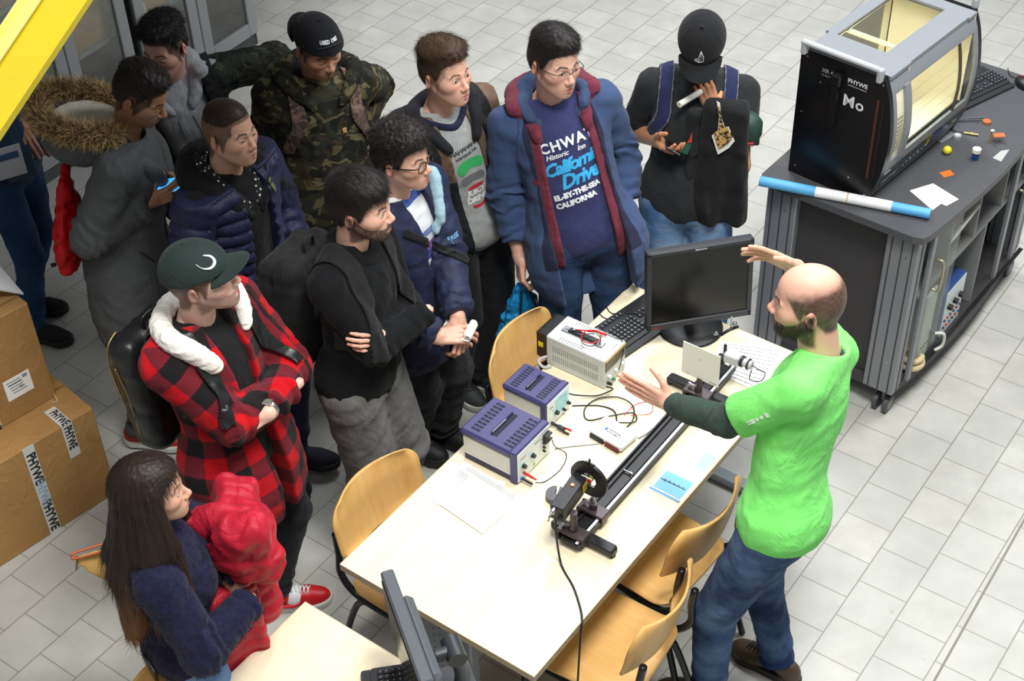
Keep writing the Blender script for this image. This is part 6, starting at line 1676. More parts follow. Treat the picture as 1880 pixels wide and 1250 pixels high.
def wristwatch(p, sd, m, face_m, dist=.03):
    E, W = p.E[sd], p.W[sd]; ax = unit(W-E); c = W-ax*dist; n1 = unit(np.cross(ax, [0, 0, 1])); n2 = np.cross(n1, ax); n2 = n2 if n2[2] > 0 else -n2; b = MB(); rr = .0305*p.k
    for q in range(4):
        o_ = (q-1.5)*.0045; b.tube([c+ax*o_+rr*(n1*math.cos(a)+n2*math.sin(a)) for a in np.linspace(0, 6.2832, 30)[:-1]], .0030, m, 6, closed=True)
    R = np.stack([n1, ax, n2], 1); b.box(c+n2*(rr+.004), (.032, .030, .008), m, bev=.002, R=R); b.box(c+n2*(rr+.0085), (.022, .018, .0012), face_m, R=R); world_child(b.build('wristwatch'), p.root)

# ================================================================ the presenter in green
p = make_person('man with shaved balding head and dark beard, bright green t-shirt, gesturing beside the table', (1484, 552), 1.82, yaw=150, hyaw=166, hpitch=-4, pelvis=at(1432, 940, .97), width=1.08,
    feet={'L': (1300, 1262, 160), 'R': (1428, 1206, 140)}, neckf=.05,
    hands={'L': dict(w=('px', 1232, 742, 1.20), dir=('px', 1132, 694, 1.24), nrm=('w', .22, -.95, -.12), curl=[.05, .05, .06, .07], thumb=.0, tout=.9, spread=.0, size=.97, pole=(-.5, -.2, -1.0)),
           'R': dict(w=('px', 1462, 492, 1.47), dir=('px', 1402, 466, 1.52), nrm=('w', .2, .8, .5), curl=[.12, .16, .2, .3], thumb=.1, tout=.8, spread=.05, pole=(.7, -.2, -.9))},
    ho=dict(skin='deb09a', hair='30241e', beard=.95, blen=.020, bn=4200, stubble=(-.02, .95), bald=True, w=1.02, neck=1.08, fat=.003, hairspec=dict(top=-.0012, side=-.0012, seed=2, n=3800, len=.009, lump=.0002, maxz=.062, up=.3, wd=.0011, curl=.1)))
garment(p, 'undershirt', cloth('34463f', .12), off=.007, sleeve=.985, hem=.42, fold=.003, soff=.006, cz=-.004, neck=.060)
tee = garment(p, 'tee_shirt', cloth('7fe772', .05, bump=.2), off=.018, sleeve=.40, hem=.60, fold=.0055, fsc=.17, soff=.020, neck=.068, cz=.008, flare=.0)
trousers(p, JEAN_G, off=.014, fold=.004, seed=3)
def sleeve_print(p, sd, f, m, out):
    E, S = p.E[sd], p.S[sd]; ax = unit(E-S); out = unit(np.array(out)-ax*(np.array(out)@ax)); side = np.cross(ax, out); b = MB()
    for (t, shp) in ((.085, 'sq'), (.105, 'dot'), (.122, 'dot'), (.137, 'sq'), (.15, 'bar')):
        c = S+ax*t*p.k; 
        s = .08
        for _ in range(40): s -= float(np.clip(f((c+out*s)[None]), -.02, .04)[0])*.8
        c = c+out*(s+.0015); R = np.stack([side, ax, out], 1)
        if shp == 'sq': b.box(c, (.016, .012, .001), m, R=R)
        elif shp == 'dot': b.cyl(c-out*.0004, c+out*.0006, .006, m, 14)
        else: b.box(c-side*.004, (.004, .016, .001), m, R=R); b.box(c+side*.004, (.004, .016, .001), m, R=R)
    o = b.build('sleeve_print'); world_fix(o, tee, p.root)
sleeve_print(p, 'L', p.fields['tee_shirt'], plain('eaf6e6', .6), (-.35, -1, .25))
for sd in 'LR': shoe(p, sd, plain('4a3a2c', .5), plain('2a2420', .6), plain('2c241e', .7))

# ================================================================ grey-trousered student with crossed arms
p = make_person('bearded student in black sweater and grey trousers, arms crossed', (662, 378), 1.78, yaw=-25, hyaw=-16, hpitch=-2, width=1.04, pelvis=at(662, 678, .95),
    feet={'R': (655, 975, -15), 'L': (712, 930, -20)},
    hands={'R': dict(w=('c', -.115, .215, -.255), pole=(.9, .0, -.8), hide=True), 'L': dict(w=('c', .085, .150, -.262), dir=('c', 1.0, -.12, .38), nrm=('c', .25, 1, .1), curl=[.45, .5, .55, .6], pole=(-.9, .0, -.8), size=.9)},
    ho=dict(skin='dcb09b', hair='1c1613', beard=.93, blen=.012, bn=4200, hairspec=dict(top=.024, side=.010, quiff=.004, seed=3, n=5600, len=.032, bias=(.5, .75, -.15), fringe=.012, up=.18, lift=-.006)))
garment(p, 'sweater', BLACKK, off=.017, sleeve=.985, hem=.63, fold=.005, soff=.014, seed=2, neck=.064, cz=.03)
chain(p, 'turtleneck_collar', BLACKK, [(0, -.068, .022), (.058, -.035, .018), (.066, .022, .002), (0, .062, -.012), (-.066, .022, .002), (-.058, -.035, .018), (0, -.068, .022)], .021)
trousers(p, GREYPANT, off=.022, fold=.0055, seed=5, baggy=.016, taper=.8)
for sd in 'LR': shoe(p, sd, plain('2a2b2a', .6), plain('b9b4a2', .6))
# the fingers resting on the near upper arm
backpack(p, 'black backpack with thick padded straps worn by the black sweater student', cloth('1a1b1c', .2, rough=.75), 'sweater', c=(0.0, -.235, -.27), half=(.155, .095, .235), xs=.118, w=.034, zlow=-.30)

# ================================================================ student in the checked wool jacket
p = make_person('student in red and black checked jacket and dark green cap, arms crossed', (368, 508), 1.80, yaw=-30, hyaw=-3, hpitch=9, width=1.06, pelvis=at(436, 806, .96),
    feet={'L': (512, 1084, 8), 'R': (425, 1075, -30)},
    hands={'R': dict(w=('c', -.12, .225, -.285), pole=(.9, .1, -.8), hide=True), 'L': dict(w=('c', .045, .225, -.275), dir=('c', 1.0, -.55, -.12), nrm=('c', .3, .8, .6), curl=.5, size=.78, pole=(-.9, .1, -.8))},
    ho=dict(skin='e2bcab', hair='3d2c22', beard=.60, blen=.005, bn=3000, stubble=(-.035, .9), lip='b8636a', nose=1.1))
garment(p, 'black_jumper', BLACKC, off=.010, sleeve=.6, hem=.60, fold=.003, soff=.006, cz=.012, neck=.062)
garment(p, 'checked_jacket', plaid(), off=.034, sleeve=.95, hem=.80, fold=.007, soff=.026, seed=4, open_=(.052, .030, -.0), neck=.075, cz=.01, low=(-.66, (.180, .135, .22)), flare=.02, fsc=.16, h=.0065)
sh = cloth('ece9e2', .05, 60, 180, 1.0, .95, .5, name='white_sherpa')
col, cf, cV, cQ = chain(p, 'sherpa_collar', sh, [(.082, .100, -.085), (.094, .060, -.040), (.096, .010, .0), (.080, -.050, .030), (0, -.090, .042), (-.080, -.050, .030), (-.092, .010, .0), (-.084, .060, -.040), (-.070, .090, -.065)], [.024, .030, .031, .029, .028, .028, .026, .022, .014], noise=.003, ns=.02, ride='checked_jacket', rk=.30)
trousers(p, cloth('1c1f24', .15), off=.006, fold=.004, seed=6, cut=.09, taper=.85)
REDL = plain('c4141c', .4, spec=.45, var=.05)
for sd in 'LR':
    s_ = shoe(p, sd, REDL, WSOLE, plain('e4e4e6', .7), length=.30)
    O = np.array(s_.location[:]); f = p.fd[sd]; r = np.cross(f, [0, 0, 1.0]); R = np.stack([r, f, [0, 0, 1.0]], 1)
    def fq(P): q = (P-O)@R; return np.maximum(el(q, (0, .008, .052), None, (.0445, .048, .046)), .026-q[:, 2])
    V, Q = nets(fq, O-.16, O+.18, .004); o = np_mesh('side_panel', V, Q, plain('dfe0e2', .4), None); o.parent = s_; o.matrix_parent_inverse = Matrix.Translation(tuple(-O))
    def fc(P): q = (P-O)@R; return np.maximum(np.abs(el(q, (0, -.050*1, .105), None, (.036, .044, .050)))-.008, q[:, 2]-.125)
    V, Q = nets(fc, O-.16, O+.22, .004); o = np_mesh('padded_ankle', V, Q, plain('1d2450', .6), None); o.parent = s_; o.matrix_parent_inverse = Matrix.Translation(tuple(-O))
    b = MB()
    for sg in (-1, 1): b.tube([O+R@np.array([sg*.0435, y, z]) for y, z in ((.03, .050), (.0, .040), (-.04, .046), (-.09, .060))], [.005, .009, .006, .002], plain('c4141c', .4), 8)
    o = b.build('curved_stripe'); o.parent = s_; o.matrix_parent_inverse = Matrix.Translation(tuple(-O))
cap(p, cloth('23302e', .1, rough=.8), line=(.030, .10), ext=.008, lbr=.062, droop=-.15)
E_ = p.C+p.Rh@(np.array([.079, -.012, -.050])*p.k); b = MB(); b.lathe(tuple(E_), [(0, -.004), (.004, 0), (0, .004)], SILV, 10); world_child(b.build('ear_stud'), p.root)
C, R, k = p.C, p.Rh, p.k
def cap_pts(angs):
    out = []
    for (az, elv) in angs:
        d = np.array([math.sin(az)*math.cos(elv), math.cos(az)*math.cos(elv), math.sin(elv)]); s = .2; c0 = np.array((0, -.008, .036))
        for _ in range(40): s -= float(p.capf((C+R@((c0+d*s)*k))[None])[0])*.8
        out.append(C+R@((c0+d*(s+.0015))*k))
    return out
sw = spline([(.60, .78, 0), (.42, .62, 0), (.44, .42, 0), (.66, .34, 0), (.90, .46, 0), (1.04, .66, 0)], 6)
b = MB(); n_ = len(sw); b.tube(cap_pts([(a, e_) for a, e_, _ in sw]), [.0012+.0042*math.sin(math.pi*min(1, i/n_*1.25))**1 if i/n_*1.25 < 1 else .001 for i in range(n_)], plain('e8eaf0', .5), 8); world_child(b.build('cap_mark'), p.root)
wristwatch(p, 'L', SILV, plain('6b705e', .2), .012)
bp = backpack(p, 'black leather backpack with brass zips worn by the checked jacket student', LEATH, 'checked_jacket', c=(0, -.27, -.30), half=(.15, .075, .24), sm=LEATH, xs=.125, w=.028, zlow=-.24, t0=.010, pocket=False)
def surf_tube(p, f, pts, r, m, name, parent, outward):
    P0 = spline(pts, 6); ow = p.Rc@np.array(outward, float); W = p.NB+(P0*p.k)@p.Rc.T; s = np.full(len(W), .12)
    for _ in range(40): s = s-np.clip(f(W+s[:, None]*ow), -.02, .04)*.7
    W = W+(s+.001)[:, None]*ow; b = MB(); b.tube(W, r, m, 8); world_child(b.build(name), parent)
cw = p.TL(0, -.27, -.30); fbag = lambda P: bx(P, cw, p.Rc, np.array((.15, .075, .24))*p.k, .06*p.k)
surf_tube(p, fbag, [(.05, -.34, -.10), (.10, -.33, -.14), (.13, -.31, -.24), (.10, -.31, -.34), (.0, -.31, -.38)], .0035, GOLD, 'zip', bp, (.5, -.8, .1))
surf_tube(p, fbag, [(.14, -.28, -.16), (.15, -.27, -.26), (.14, -.27, -.36), (.12, -.27, -.45)], .003, GOLD, 'zip', bp, (1, -.3, 0))

# ================================================================ student in the navy jacket with glasses and papers
p = make_person('student with curly dark hair and glasses in navy rain jacket holding small papers', (738, 288), 1.72, yaw=-38, hyaw=-26, hpitch=0, width=1.04, pelvis=at(763, 552, .93),
    feet={'R': (752, 803, -30), 'L': (808, 783, -25)},
    hands={'R': dict(w=('px', 800, 618, 1.0), dir=('px', 850, 612, 1.0), nrm=('w', .1, -.5, 1), curl=.55, thumb=.8, pole=(.8, -.5, -.8)), 'L': dict(w=('px', 840, 580, 1.03), dir=('px', 846, 612, .98), nrm=('w', .6, -.3, 1), curl=.7, thumb=.8, pole=(-.8, -.6, -.8))},
    ho=dict(skin='d6ab96', hair='241c19', beard=.03, hairspec=dict(top=.032, side=.012, quiff=.006, seed=8, n=5200, len=.024, curl=.9, lump=.005, lump2=.003, ls=.03, bias=(0, .3, 0), up=.6, fringe=.012)))
garment(p, 'striped_shirt', (lambda t: (t.bump(t.noise(t.coord(), 600, 2), .2, .002), t.fin(t.ramp(t.math('FRACT', t.math('MULTIPLY', t.math('ADD', t.sep(t.attr('gc'))[1], 5.0), 1/.30)), [(0, srgb('7a4a8a')), (.10, srgb('7a4a8a')), (.11, srgb('c9ccd0')), (.20, srgb('5d6a9c')), (.28, srgb('c9ccd0')), (.62, srgb('c9ccd0')), (.63, srgb('3a5096')), (.72, srgb('3a5096')), (.73, srgb('dfe0e0')), (.86, srgb('dfe0e0')), (.87, srgb('2e3f86')), (1, srgb('2e3f86'))], 'CONSTANT'), .9))[1])(NT('striped_cotton')), off=.010, sleeve=.6, hem=.62, fold=.004, soff=.006, neck=.062, cz=.012)
NJ = cloth('232843', .16, rough=.6, sheen=.1); nj = garment(p, 'rain_jacket', NJ, off=.036, sleeve=.99, hem=.74, fold=.008, soff=.024, seed=7, open_=(.055, .026, -.0, -.02), neck=.08, cz=.0, low=(-.62, (.18, .13, .17)), flare=.01, taper=(.055, .050, .048, .044), fsc=.14)
lb = cloth('93b2c0', .1, 20, 300, .8); chain(p, 'fleece_collar', lb, [(-.050, .125, -.150), (-.080, .095, -.085), (-.100, .035, -.01), (-.080, -.045, .022), (0, -.085, .03), (.080, -.045, .022), (.095, .030, -.01)], [.008, .019, .022, .022, .022, .022, .016], noise=.002, ride='rain_jacket')
print_text(p, p.fields['rain_jacket'], [('FREE', .024, .108, -.20, .0006, 1.0, .3, .1)], plain('6fb0d6', .5), parent=nj, name='chest_lettering')
trousers(p, cloth('26272a', .25), off=.018, fold=.009, seed=8, baggy=.010)
for sd in 'LR': shoe(p, sd, SHOEB, BSOLE, plain('3a3b3d', .7))
GLB = plain('141416', .25); LENS = glass_mat('spectacle_lens', (.97, .98, .98), .07)
glasses(p, GLB, LENS, rim=.0020, hw=.0255, hh=.0175)
def strap_diag(p, f, name, m, x0, z0, x1, z1, w=.016, lab=None):
    def reg(P): q = loc(p, P); u = np.array([x1-x0, z1-z0]); L = np.linalg.norm(u); u = u/L; rx, rz = q[:, 0]-x0, q[:, 2]-z0; return np.maximum(np.maximum(np.abs(rx*-u[1]+rz*u[0])-w, np.abs(rx*u[0]+rz*u[1]-L/2)-L/2), -.0-q[:, 1])*p.k
    return shell_part(p, f, name, reg, m, .004, .003)
o = strap_diag(p, p.fields['rain_jacket'], 'shoulder_strap', STRAPM, .10, -.06, -.16, -.34)
pp = at(838, 606, .995); t = thing('folded_papers', 'small folded white papers held by the curly haired student with glasses', 'papers', tuple(pp), math.radians(-20))
b = MB(); V = []; Fc = []; n_ = 14
for i in range(n_+1):
    a = i/n_; 
    if a < .6: x, z = -.055+.11*a/.6, .0
    else: th = (a-.6)/.4*4.2; x, z = .055+.014*math.sin(th), .014-.014*math.cos(th)
    V += [(x, -.04, z), (x, .04, z+.004)]
for i in range(n_): Fc.append((2*i, 2*i+2, 2*i+3, 2*i+1))
b.add(V, Fc, PAPER, True); b.add([(x+.004, y-.006, z-.003) for x, y, z in V], Fc, PAPER, True); b.build('sheets', t)
b = MB()
for k_ in range(6): b.box((-.04+.013*k_, 0, .0035), (.003, .06, .0005), INK)
b.build('printed_text', t)

# ================================================================ student in the hooded parka
p = make_person('student in charcoal parka with open fur trimmed hood looking down at a phone', (258, 172), 1.75, yaw=0, hyaw=-16, hpitch=-30, zc=1.67, neckf=.09, pelvis=(-1.50, 4.75, .95),
    feet={'R': (262, 790, -10), 'L': (305, 745, -15)},
    hands={'R': dict(w=('px', 272, 372, 1.27), dir=('px', 316, 354, 1.30), nrm=('w', .3, -.9, -.2), curl=[.5, .6, .7, .8], thumb=.6, pole=(.4, -.7, -.8)), 'L': dict(w=('px', 290, 322, 1.27), dir=('px', 330, 328, 1.29), nrm=('w', .2, .8, .5), curl=[.5, .6, .6, .6], thumb=.6, pole=(-.4, -.7, -.8))},
    ho=dict(skin='bb8e70', hair='261d19', beard=.25, down=1, eye=.0022, stubble=(-.05, .92), nose=1.2, hairspec=dict(top=.022, side=.003, quiff=.006, seed=12, n=4200, len=.016, lump=.003, curl=.5, lift=.020, up=.55)))
PK = cloth('57595b', .12, rough=.75, sheen=.1); pk = garment(p, 'parka', PK, off=.034, sleeve=.985, hem=.90, fold=.0065, soff=.024, seed=12, neck=.085, cz=.0, low=(-.68, (.185, .14, .30)), flare=.01, fsc=.16, taper=(.056, .052, .050, .044))
chain(p, 'knitted_scarf', cloth('2c2f36', .3), [(0, -.05, .03), (.06, -.01, .02), (.05, .06, -.04), (0, .09, -.07), (-.05, .06, -.04), (-.06, -.01, .02)], .022)
chain(p, 'parka_collar', PK, [(.040, .150, -.17), (.095, .10, -.07), (.115, .02, -.01), (.11, -.06, .0)], [.018, .030, .032, .03]); chain(p, 'parka_collar', PK, mirror([(.040, .150, -.17), (.095, .10, -.07), (.115, .02, -.01), (.11, -.06, .0)]), [.03, .032, .030, .018])
def bowl(p, name, m, c, r, th, zcut, h=.006):
    cw = p.TL(*c)
    def f(P): d = el(P, cw, p.Rc, np.array(r)*p.k); q = loc(p, P); return smax(np.maximum(d, -(d+th)), (q[:, 2]-zcut)*p.k, .006)+.004*wob(P, .08, 2)
    V, Q = nets(f, cw-np.max(r)-.05, cw+np.max(r)+.05, h); return np_mesh(name, V, Q, m, p.root, {'gc': gcoords(p, V)})
bowl(p, 'hood', PK, (0, -.160, .02), (.160, .165, .125), .016, .09)
bowl(p, 'hood_lining', cloth('e2dccf', .06, 60, 200, .9, name='cream_pile'), (0, -.150, .035), (.142, .147, .100), .065, .092)
ring = [(.095, -.02, .07), (.145, -.08, .085), (.162, -.18, .10), (.115, -.285, .12), (0, -.330, .13), (-.115, -.285, .12), (-.162, -.18, .10), (-.145, -.08, .085), (-.095, -.02, .07)]
FUR = NT('fur_fibres'); fc_ = FUR.attr('Col', 'Color'); FURM = FUR.fin(fc_, .8, spec=.15)
o, ff, V, Q = chain(p, 'fur_trim', FURM, ring, .026, noise=.004)
bpy.data.objects.remove(o)
rs_ = np.random.RandomState(2); N = vnormals(V, Q); idx = rs_.choice(len(V), 9000); D = N[idx]*.8+rs_.normal(size=(9000, 3))*.45+np.array([-.2, 0, .25]); D = unit(D) if False else D/np.linalg.norm(D, axis=1)[:, None]
side_ = np.cross(D, rs_.normal(size=D.shape)); side_ /= np.linalg.norm(side_, axis=1)[:, None]
SV, SQ = strands(V[idx], D, side_, np.full(9000, .034), .0022, 4, .25, 6, .35, 0.0)
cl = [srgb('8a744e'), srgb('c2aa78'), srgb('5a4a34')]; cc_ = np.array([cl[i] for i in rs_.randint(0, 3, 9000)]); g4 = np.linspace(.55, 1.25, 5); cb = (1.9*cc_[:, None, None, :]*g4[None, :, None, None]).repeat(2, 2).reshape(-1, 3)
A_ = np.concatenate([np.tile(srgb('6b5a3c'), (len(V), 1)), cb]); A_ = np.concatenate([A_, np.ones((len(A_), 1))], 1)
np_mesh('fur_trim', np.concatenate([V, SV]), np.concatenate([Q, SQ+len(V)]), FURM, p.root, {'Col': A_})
trousers(p, cloth('3f4043', .15), off=.016, fold=.008, seed=12)
for sd in 'LR': shoe(p, sd, plain('b8161c', .5), WSOLE)
tube_on(p, p.fields['parka'], 'pocket_welt', [(.12, .1, -.46), (.16, .06, -.40)], .004, plain('2a2b2c', .6), outward=(.75, .65, 0)); 
tube_on(p, p.fields['parka'], 'placket_seam', [(0, .1, -.12), (.0, .1, -.4), (.0, .1, -.80)], .0035, plain('3c3e40', .6))
hb = p.TL(.12, -.07, -.91); b = MB(); b.tube([hb, hb+np.array([.005, 0, -.05]), hb+np.array([.0, .01, -.11])], .004, BLK, 8); b.tube([hb+np.array([.03, 0, .01]), hb+np.array([.05, 0, -.05])], .004, BLK, 8); world_child(b.build('hem_cord'), p.root)
phone('phone with a bright blue screen held by the fur hooded parka student', at(310, 342, 1.315), at(332, 338, 1.32)-at(292, 346, 1.31), (-.25, -.35, .9), '2f8de0', 1.5)
# red drawstring bag on the parka's back
cb_ = p.TL(.03, -.235, -.36); t = thing('drawstring_bag', 'red drawstring bag hanging on the back of the charcoal parka', 'bag', tuple(p.TL(.0, -.2, -.6)))
bpy.context.view_layer.update()
def fbag(P):
    q = (P-cb_)@p.Rc; z = q[:, 2]; w = np.interp(z, [-.20, -.17, -.08, .02, .12, .24], [.09, .125, .14, .12, .07, .012]); dth = np.interp(z, [-.20, -.15, 0, .24], [.03, .055, .05, .012])
    d = (np.sqrt((q[:, 0]/w)**2+(q[:, 1]/dth)**2)-1)*np.minimum(w, dth); d = smax(d, np.abs(z-.02)-.22, .01); return (d*.8+.006*wob(P, .06, 9)+.003*np.sin(q[:, 0]*120)*sstep(0, .2, z))
V, Q = nets(fbag, cb_-.28, cb_+.28, .006); o = np_mesh('bag_body', V, Q, cloth('c8121a', .08, rough=.45, sheen=0), None); world_child(o, t)
b = MB(); q_ = cb_+p.Rc@np.array([.07, -.055, -.17]); b.lathe(tuple(q_), [(.004, -.006), (.011, -.003), (.011, .003), (.004, .006)], BLK, 16); b.tube([q_, q_+p.Rc@np.array([.05, .05, .07]), q_+p.Rc@np.array([.09, .16, .20])], .0028, BLK, 8); b.tube([cb_+p.Rc@np.array([0, 0, .22]), p.TL(.07, -.10, .0)], .0028, BLK, 8); world_child(b.build('drawstring'), t)

# ================================================================ student in the grey hoodie and camouflage jacket
p = make_person('student in grey hoodie under open dark camouflage jacket, leaning to look at a phone', (303, 84), 1.76, yaw=-72, hyaw=-112, hpitch=-12, zc=1.61, neckf=.07, pelvis=at(392, 318, .95),
    hands={'R': dict(w=('px', 326, 388, 1.0), dir=('px', 338, 430, .92), nrm=('w', -.7, -.6, .2), curl=.4, pole=(.7, -.7, -.4)), 'L': dict(w=('px', 505, 150, 1.16), pole=(-.8, -.3, -.3), hide=True)},
    ho=dict(skin='d3a898', hair='1f1818', beard=.05, down=1, eye=.0026, stubble=(-.05, .9), hairspec=dict(top=.028, side=.003, quiff=.008, seed=15, n=4600, len=.024, curl=.7, lump=.004, lump2=.002, lift=.022, up=.4)))
garment(p, 'grey_hoodie', GREYC, off=.016, sleeve=.6, hem=.64, fold=.005, soff=.008, seed=15, neck=.062, cz=.01)
garment(p, 'camouflage_jacket', camo('dark_camouflage', ('28302a', '1a1c1a', '2a2a22', '3c4032'), 14), off=.034, sleeve=.90, hem=.70, fold=.008, soff=.028, seed=16, open_=(.10, .11, 0), neck=.10, cz=-.02)
HD = [(.040, .098, -.09), (.085, .065, -.035), (.105, .005, .02), (.085, -.065, .045), (0, -.11, .05), (-.085, -.065, .045), (-.105, .005, .02), (-.085, .065, -.035), (-.040, .098, -.09)]
chain(p, 'hood', GREYC, HD, [.016, .028, .034, .038, .040, .038, .034, .028, .016], noise=.003, ride='camouflage_jacket', rk=.2)
tube_on(p, p.fields['grey_hoodie'], 'drawcord', [(-.03, .1, -.12), (-.035, .1, -.2), (-.03, .1, -.27)], .003, plain('8a8c90', .7)); tube_on(p, p.fields['grey_hoodie'], 'drawcord', [(.03, .1, -.12), (.035, .1, -.2)], .003, plain('8a8c90', .7))
trousers(p, cloth('1f2124', .15), off=.014, seed=3); [shoe(p, sd, SHOEB, BSOLE) for sd in 'LR']
backpack(p, 'black backpack strap and bag of the grey hoodie student in camouflage', cloth('17181a', .2), 'camouflage_jacket', xs=.145, w=.030, zlow=-.30, both='L', c=(0, -.24, -.27))
def cuff_ring(p, sd, m, t0, t1, off, name='knitted_cuff'):
    E, W = p.E[sd], p.W[sd]; a = E+(W-E)*t0; b2 = E+(W-E)*t1
    def f(P): ax = unit(b2-a); t = (P-a)@ax; return np.maximum(rc(P, E, W, .044*p.k+off, .036*p.k+off*.75), np.abs(t-np.linalg.norm(b2-a)/2)-np.linalg.norm(b2-a)/2)
    V, Q = nets(f, np.minimum(a, b2)-.1, np.maximum(a, b2)+.1, .005); return np_mesh(name, V, Q, m, p.root, {'gc': gcoords(p, V)})
cuff_ring(p, 'R', BLACKC, .80, 1.0, .016)

# ================================================================ student in the navy puffer jacket
p = make_person('student with cropped hair in navy quilted jacket over a black hoodie with white dots', (422, 242), 1.75, yaw=-32, hyaw=-33, hpitch=2, hroll=-3, width=1.05, belly=.012,
    feet={'L': (545, 838, -5), 'R': (500, 862, -30)}, hands={'R': dict(w=('c', .16, .20, -.42), pole=(.7, -.6, -.6), hide=True), 'L': dict(w=('c', -.18, .16, -.45), pole=(-.7, -.6, -.6), hide=True)},
    ho=dict(skin='deb095', hair='3a2a20', beard=.03, down=.8, eye=.0034, stubble=(-.045, .86), fat=.006, neck=1.1, lip='b87878', hairspec=dict(top=.006, side=-.0008, seed=18, n=4200, len=.009, lump=.0004, lift=.008, up=.4, wd=.0012)))
garment(p, 'black_hoodie', BLACKC, off=.014, sleeve=.6, hem=.60, fold=.004, seed=18, neck=.064, cz=.012)
PF = cloth('252844', .18, rough=.45, sheen=.1, weave=500); garment(p, 'quilted_jacket', PF, off=.042, sleeve=.96, hem=.68, fold=.005, soff=.034, seed=19, quilt=.016, qs=.052, open_=(.065, .075, 0), neck=.09, cz=-.02, h=.0065)
def split_hood(q): return q
chain(p, 'hood', BLACKC, [(.030, .115, -.13), (.085, .088, -.06), (.120, .01, .0), (.105, -.085, .02), (0, -.14, .02), (-.105, -.085, .02), (-.120, .01, .0), (-.085, .088, -.06), (-.030, .115, -.13)], [.014, .028, .042, .052, .056, .052, .042, .028, .014], noise=.004)
chain(p, 'dotted_hood_lining', dotted('white_dotted_lining'), [(.020, .110, -.10), (.062, .075, -.045), (.088, .005, .022), (.075, -.062, .050), (0, -.095, .055), (-.075, -.062, .050), (-.088, .005, .022), (-.062, .075, -.045), (-.020, .110, -.10)], [.010, .020, .024, .026, .028, .026, .024, .020, .010], noise=.002)
trousers(p, NAVYC, off=.012, seed=19)
for sd in 'LR': shoe(p, sd, plain('171a2c', .8, bump=.3), BSOLE, high=.03)
strap_diag(p, p.fields['quilted_jacket'], 'green_strap_loop', cloth('6f7a4a', .1), -.085, -.03, -.10, -.10, .012)

# ================================================================ student in camouflage pullover with backward cap
p = make_person('student in camouflage jacket and backward black cap looking at the phone in his hands', (583, 84), 1.78, yaw=-68, hyaw=-54, hpitch=-20, zc=1.63, neckf=.09, width=1.06, pelvis=at(604, 345, .97),
    hands={'R': dict(w=('px', 598, 285, 1.13), dir=('px', 655, 278, 1.14), nrm=('w', .1, -.75, .6), curl=[.15, .25, .3, .35], thumb=.2, tout=.9, pole=(.25, -.6, -1)), 'L': dict(w=('px', 656, 236, 1.15), dir=('px', 652, 268, 1.10), nrm=('w', .5, .2, .8), curl=.6, thumb=.7, pole=(-.15, -.6, -1))},
    ho=dict(skin='c4957a', hair='2a201b', beard=.10, down=1, eye=.0022, stubble=(-.04, .9)))
CM = camo(); garment(p, 'camouflage_jacket', CM, off=.038, sleeve=.975, hem=.72, fold=.009, soff=.030, seed=22, neck=.080, cz=.0, low=(-.6, (.18, .135, .17)), fsc=.17)
chain(p, 'hood', CM, HD, [.014, .026, .036, .044, .048, .044, .036, .026, .014], noise=.004, ride='camouflage_jacket'); chain(p, 'hood_lining', BLACKC, [(.05, .07, -.02), (.075, -.0, .035), (.06, -.06, .06), (0, -.085, .065), (-.06, -.06, .06), (-.075, 0, .035), (-.05, .07, -.02)], .020)
cap(p, cloth('16171c', .15), back=True, line=(.038, -.20), open_back=False, lbr=.06)
C, R, k = p.C, p.Rh, p.k
b = MB(); cx_ = [np.array(q) for q in cap_pts([(a, .30+.16*math.cos(a*1.9)) for a in np.linspace(-.62, .62, 16)])]; b.tube(cx_, .0032, plain('0e0f12', .6), 8); world_child(b.build('cap_adjuster'), p.root)
def cap_text(p, txt, size, az, elv, m, name, bold=.001, sp=1.0):
    C, R, k = p.C, p.Rh, p.k; V, Fc = text_polys(txt, size, bold, sp); c0 = np.array((0, -.008, .036)); out = []
    for v in V:
        a = az-v[0]/.105; e = elv+v[1]/.105; d = np.array([math.sin(a)*math.cos(e), math.cos(a)*math.cos(e), math.sin(e)]); s = .2
        for _ in range(25): s -= float(p.capf((C+R@((c0+d*s)*k))[None])[0])*.8
        out.append(tuple(C+R@((c0+d*(s+.0015))*k)))
    b = MB(); b.add(out, Fc, m); world_child(b.build(name), p.root)
cap_text(p, 'USED 1987', .020, 0.05, .62, plain('d8dade', .6), 'cap_lettering')
trousers(p, JEAN_D, off=.014, seed=22); [shoe(p, sd, SHOEB, BSOLE) for sd in 'LR']
backpack(p, 'brownish backpack with a faded camouflage strap worn by the backward cap student', camo('faded_camouflage', ('4a4038', '38332e', '5a4a44', '6a5a50'), 16), 'camouflage_jacket', sm=camo('faded_strap', ('554840', '3e3833', '6a544c', '7a6258'), 16), xs=.118, w=.028, zlow=-.26, c=(0, -.25, -.26))
strap_diag(p, p.fields['camouflage_jacket'], 'chest_label', plain('b08a50', .7), -.055, -.17, -.055, -.195, .010)
phone('phone with a pale blue screen held by the backward cap student', at(655, 268, 1.14), at(676, 262, 1.15)-at(632, 276, 1.135), (-.1, -.35, .9), '5b86f0', 1.3, 'd9dadc')

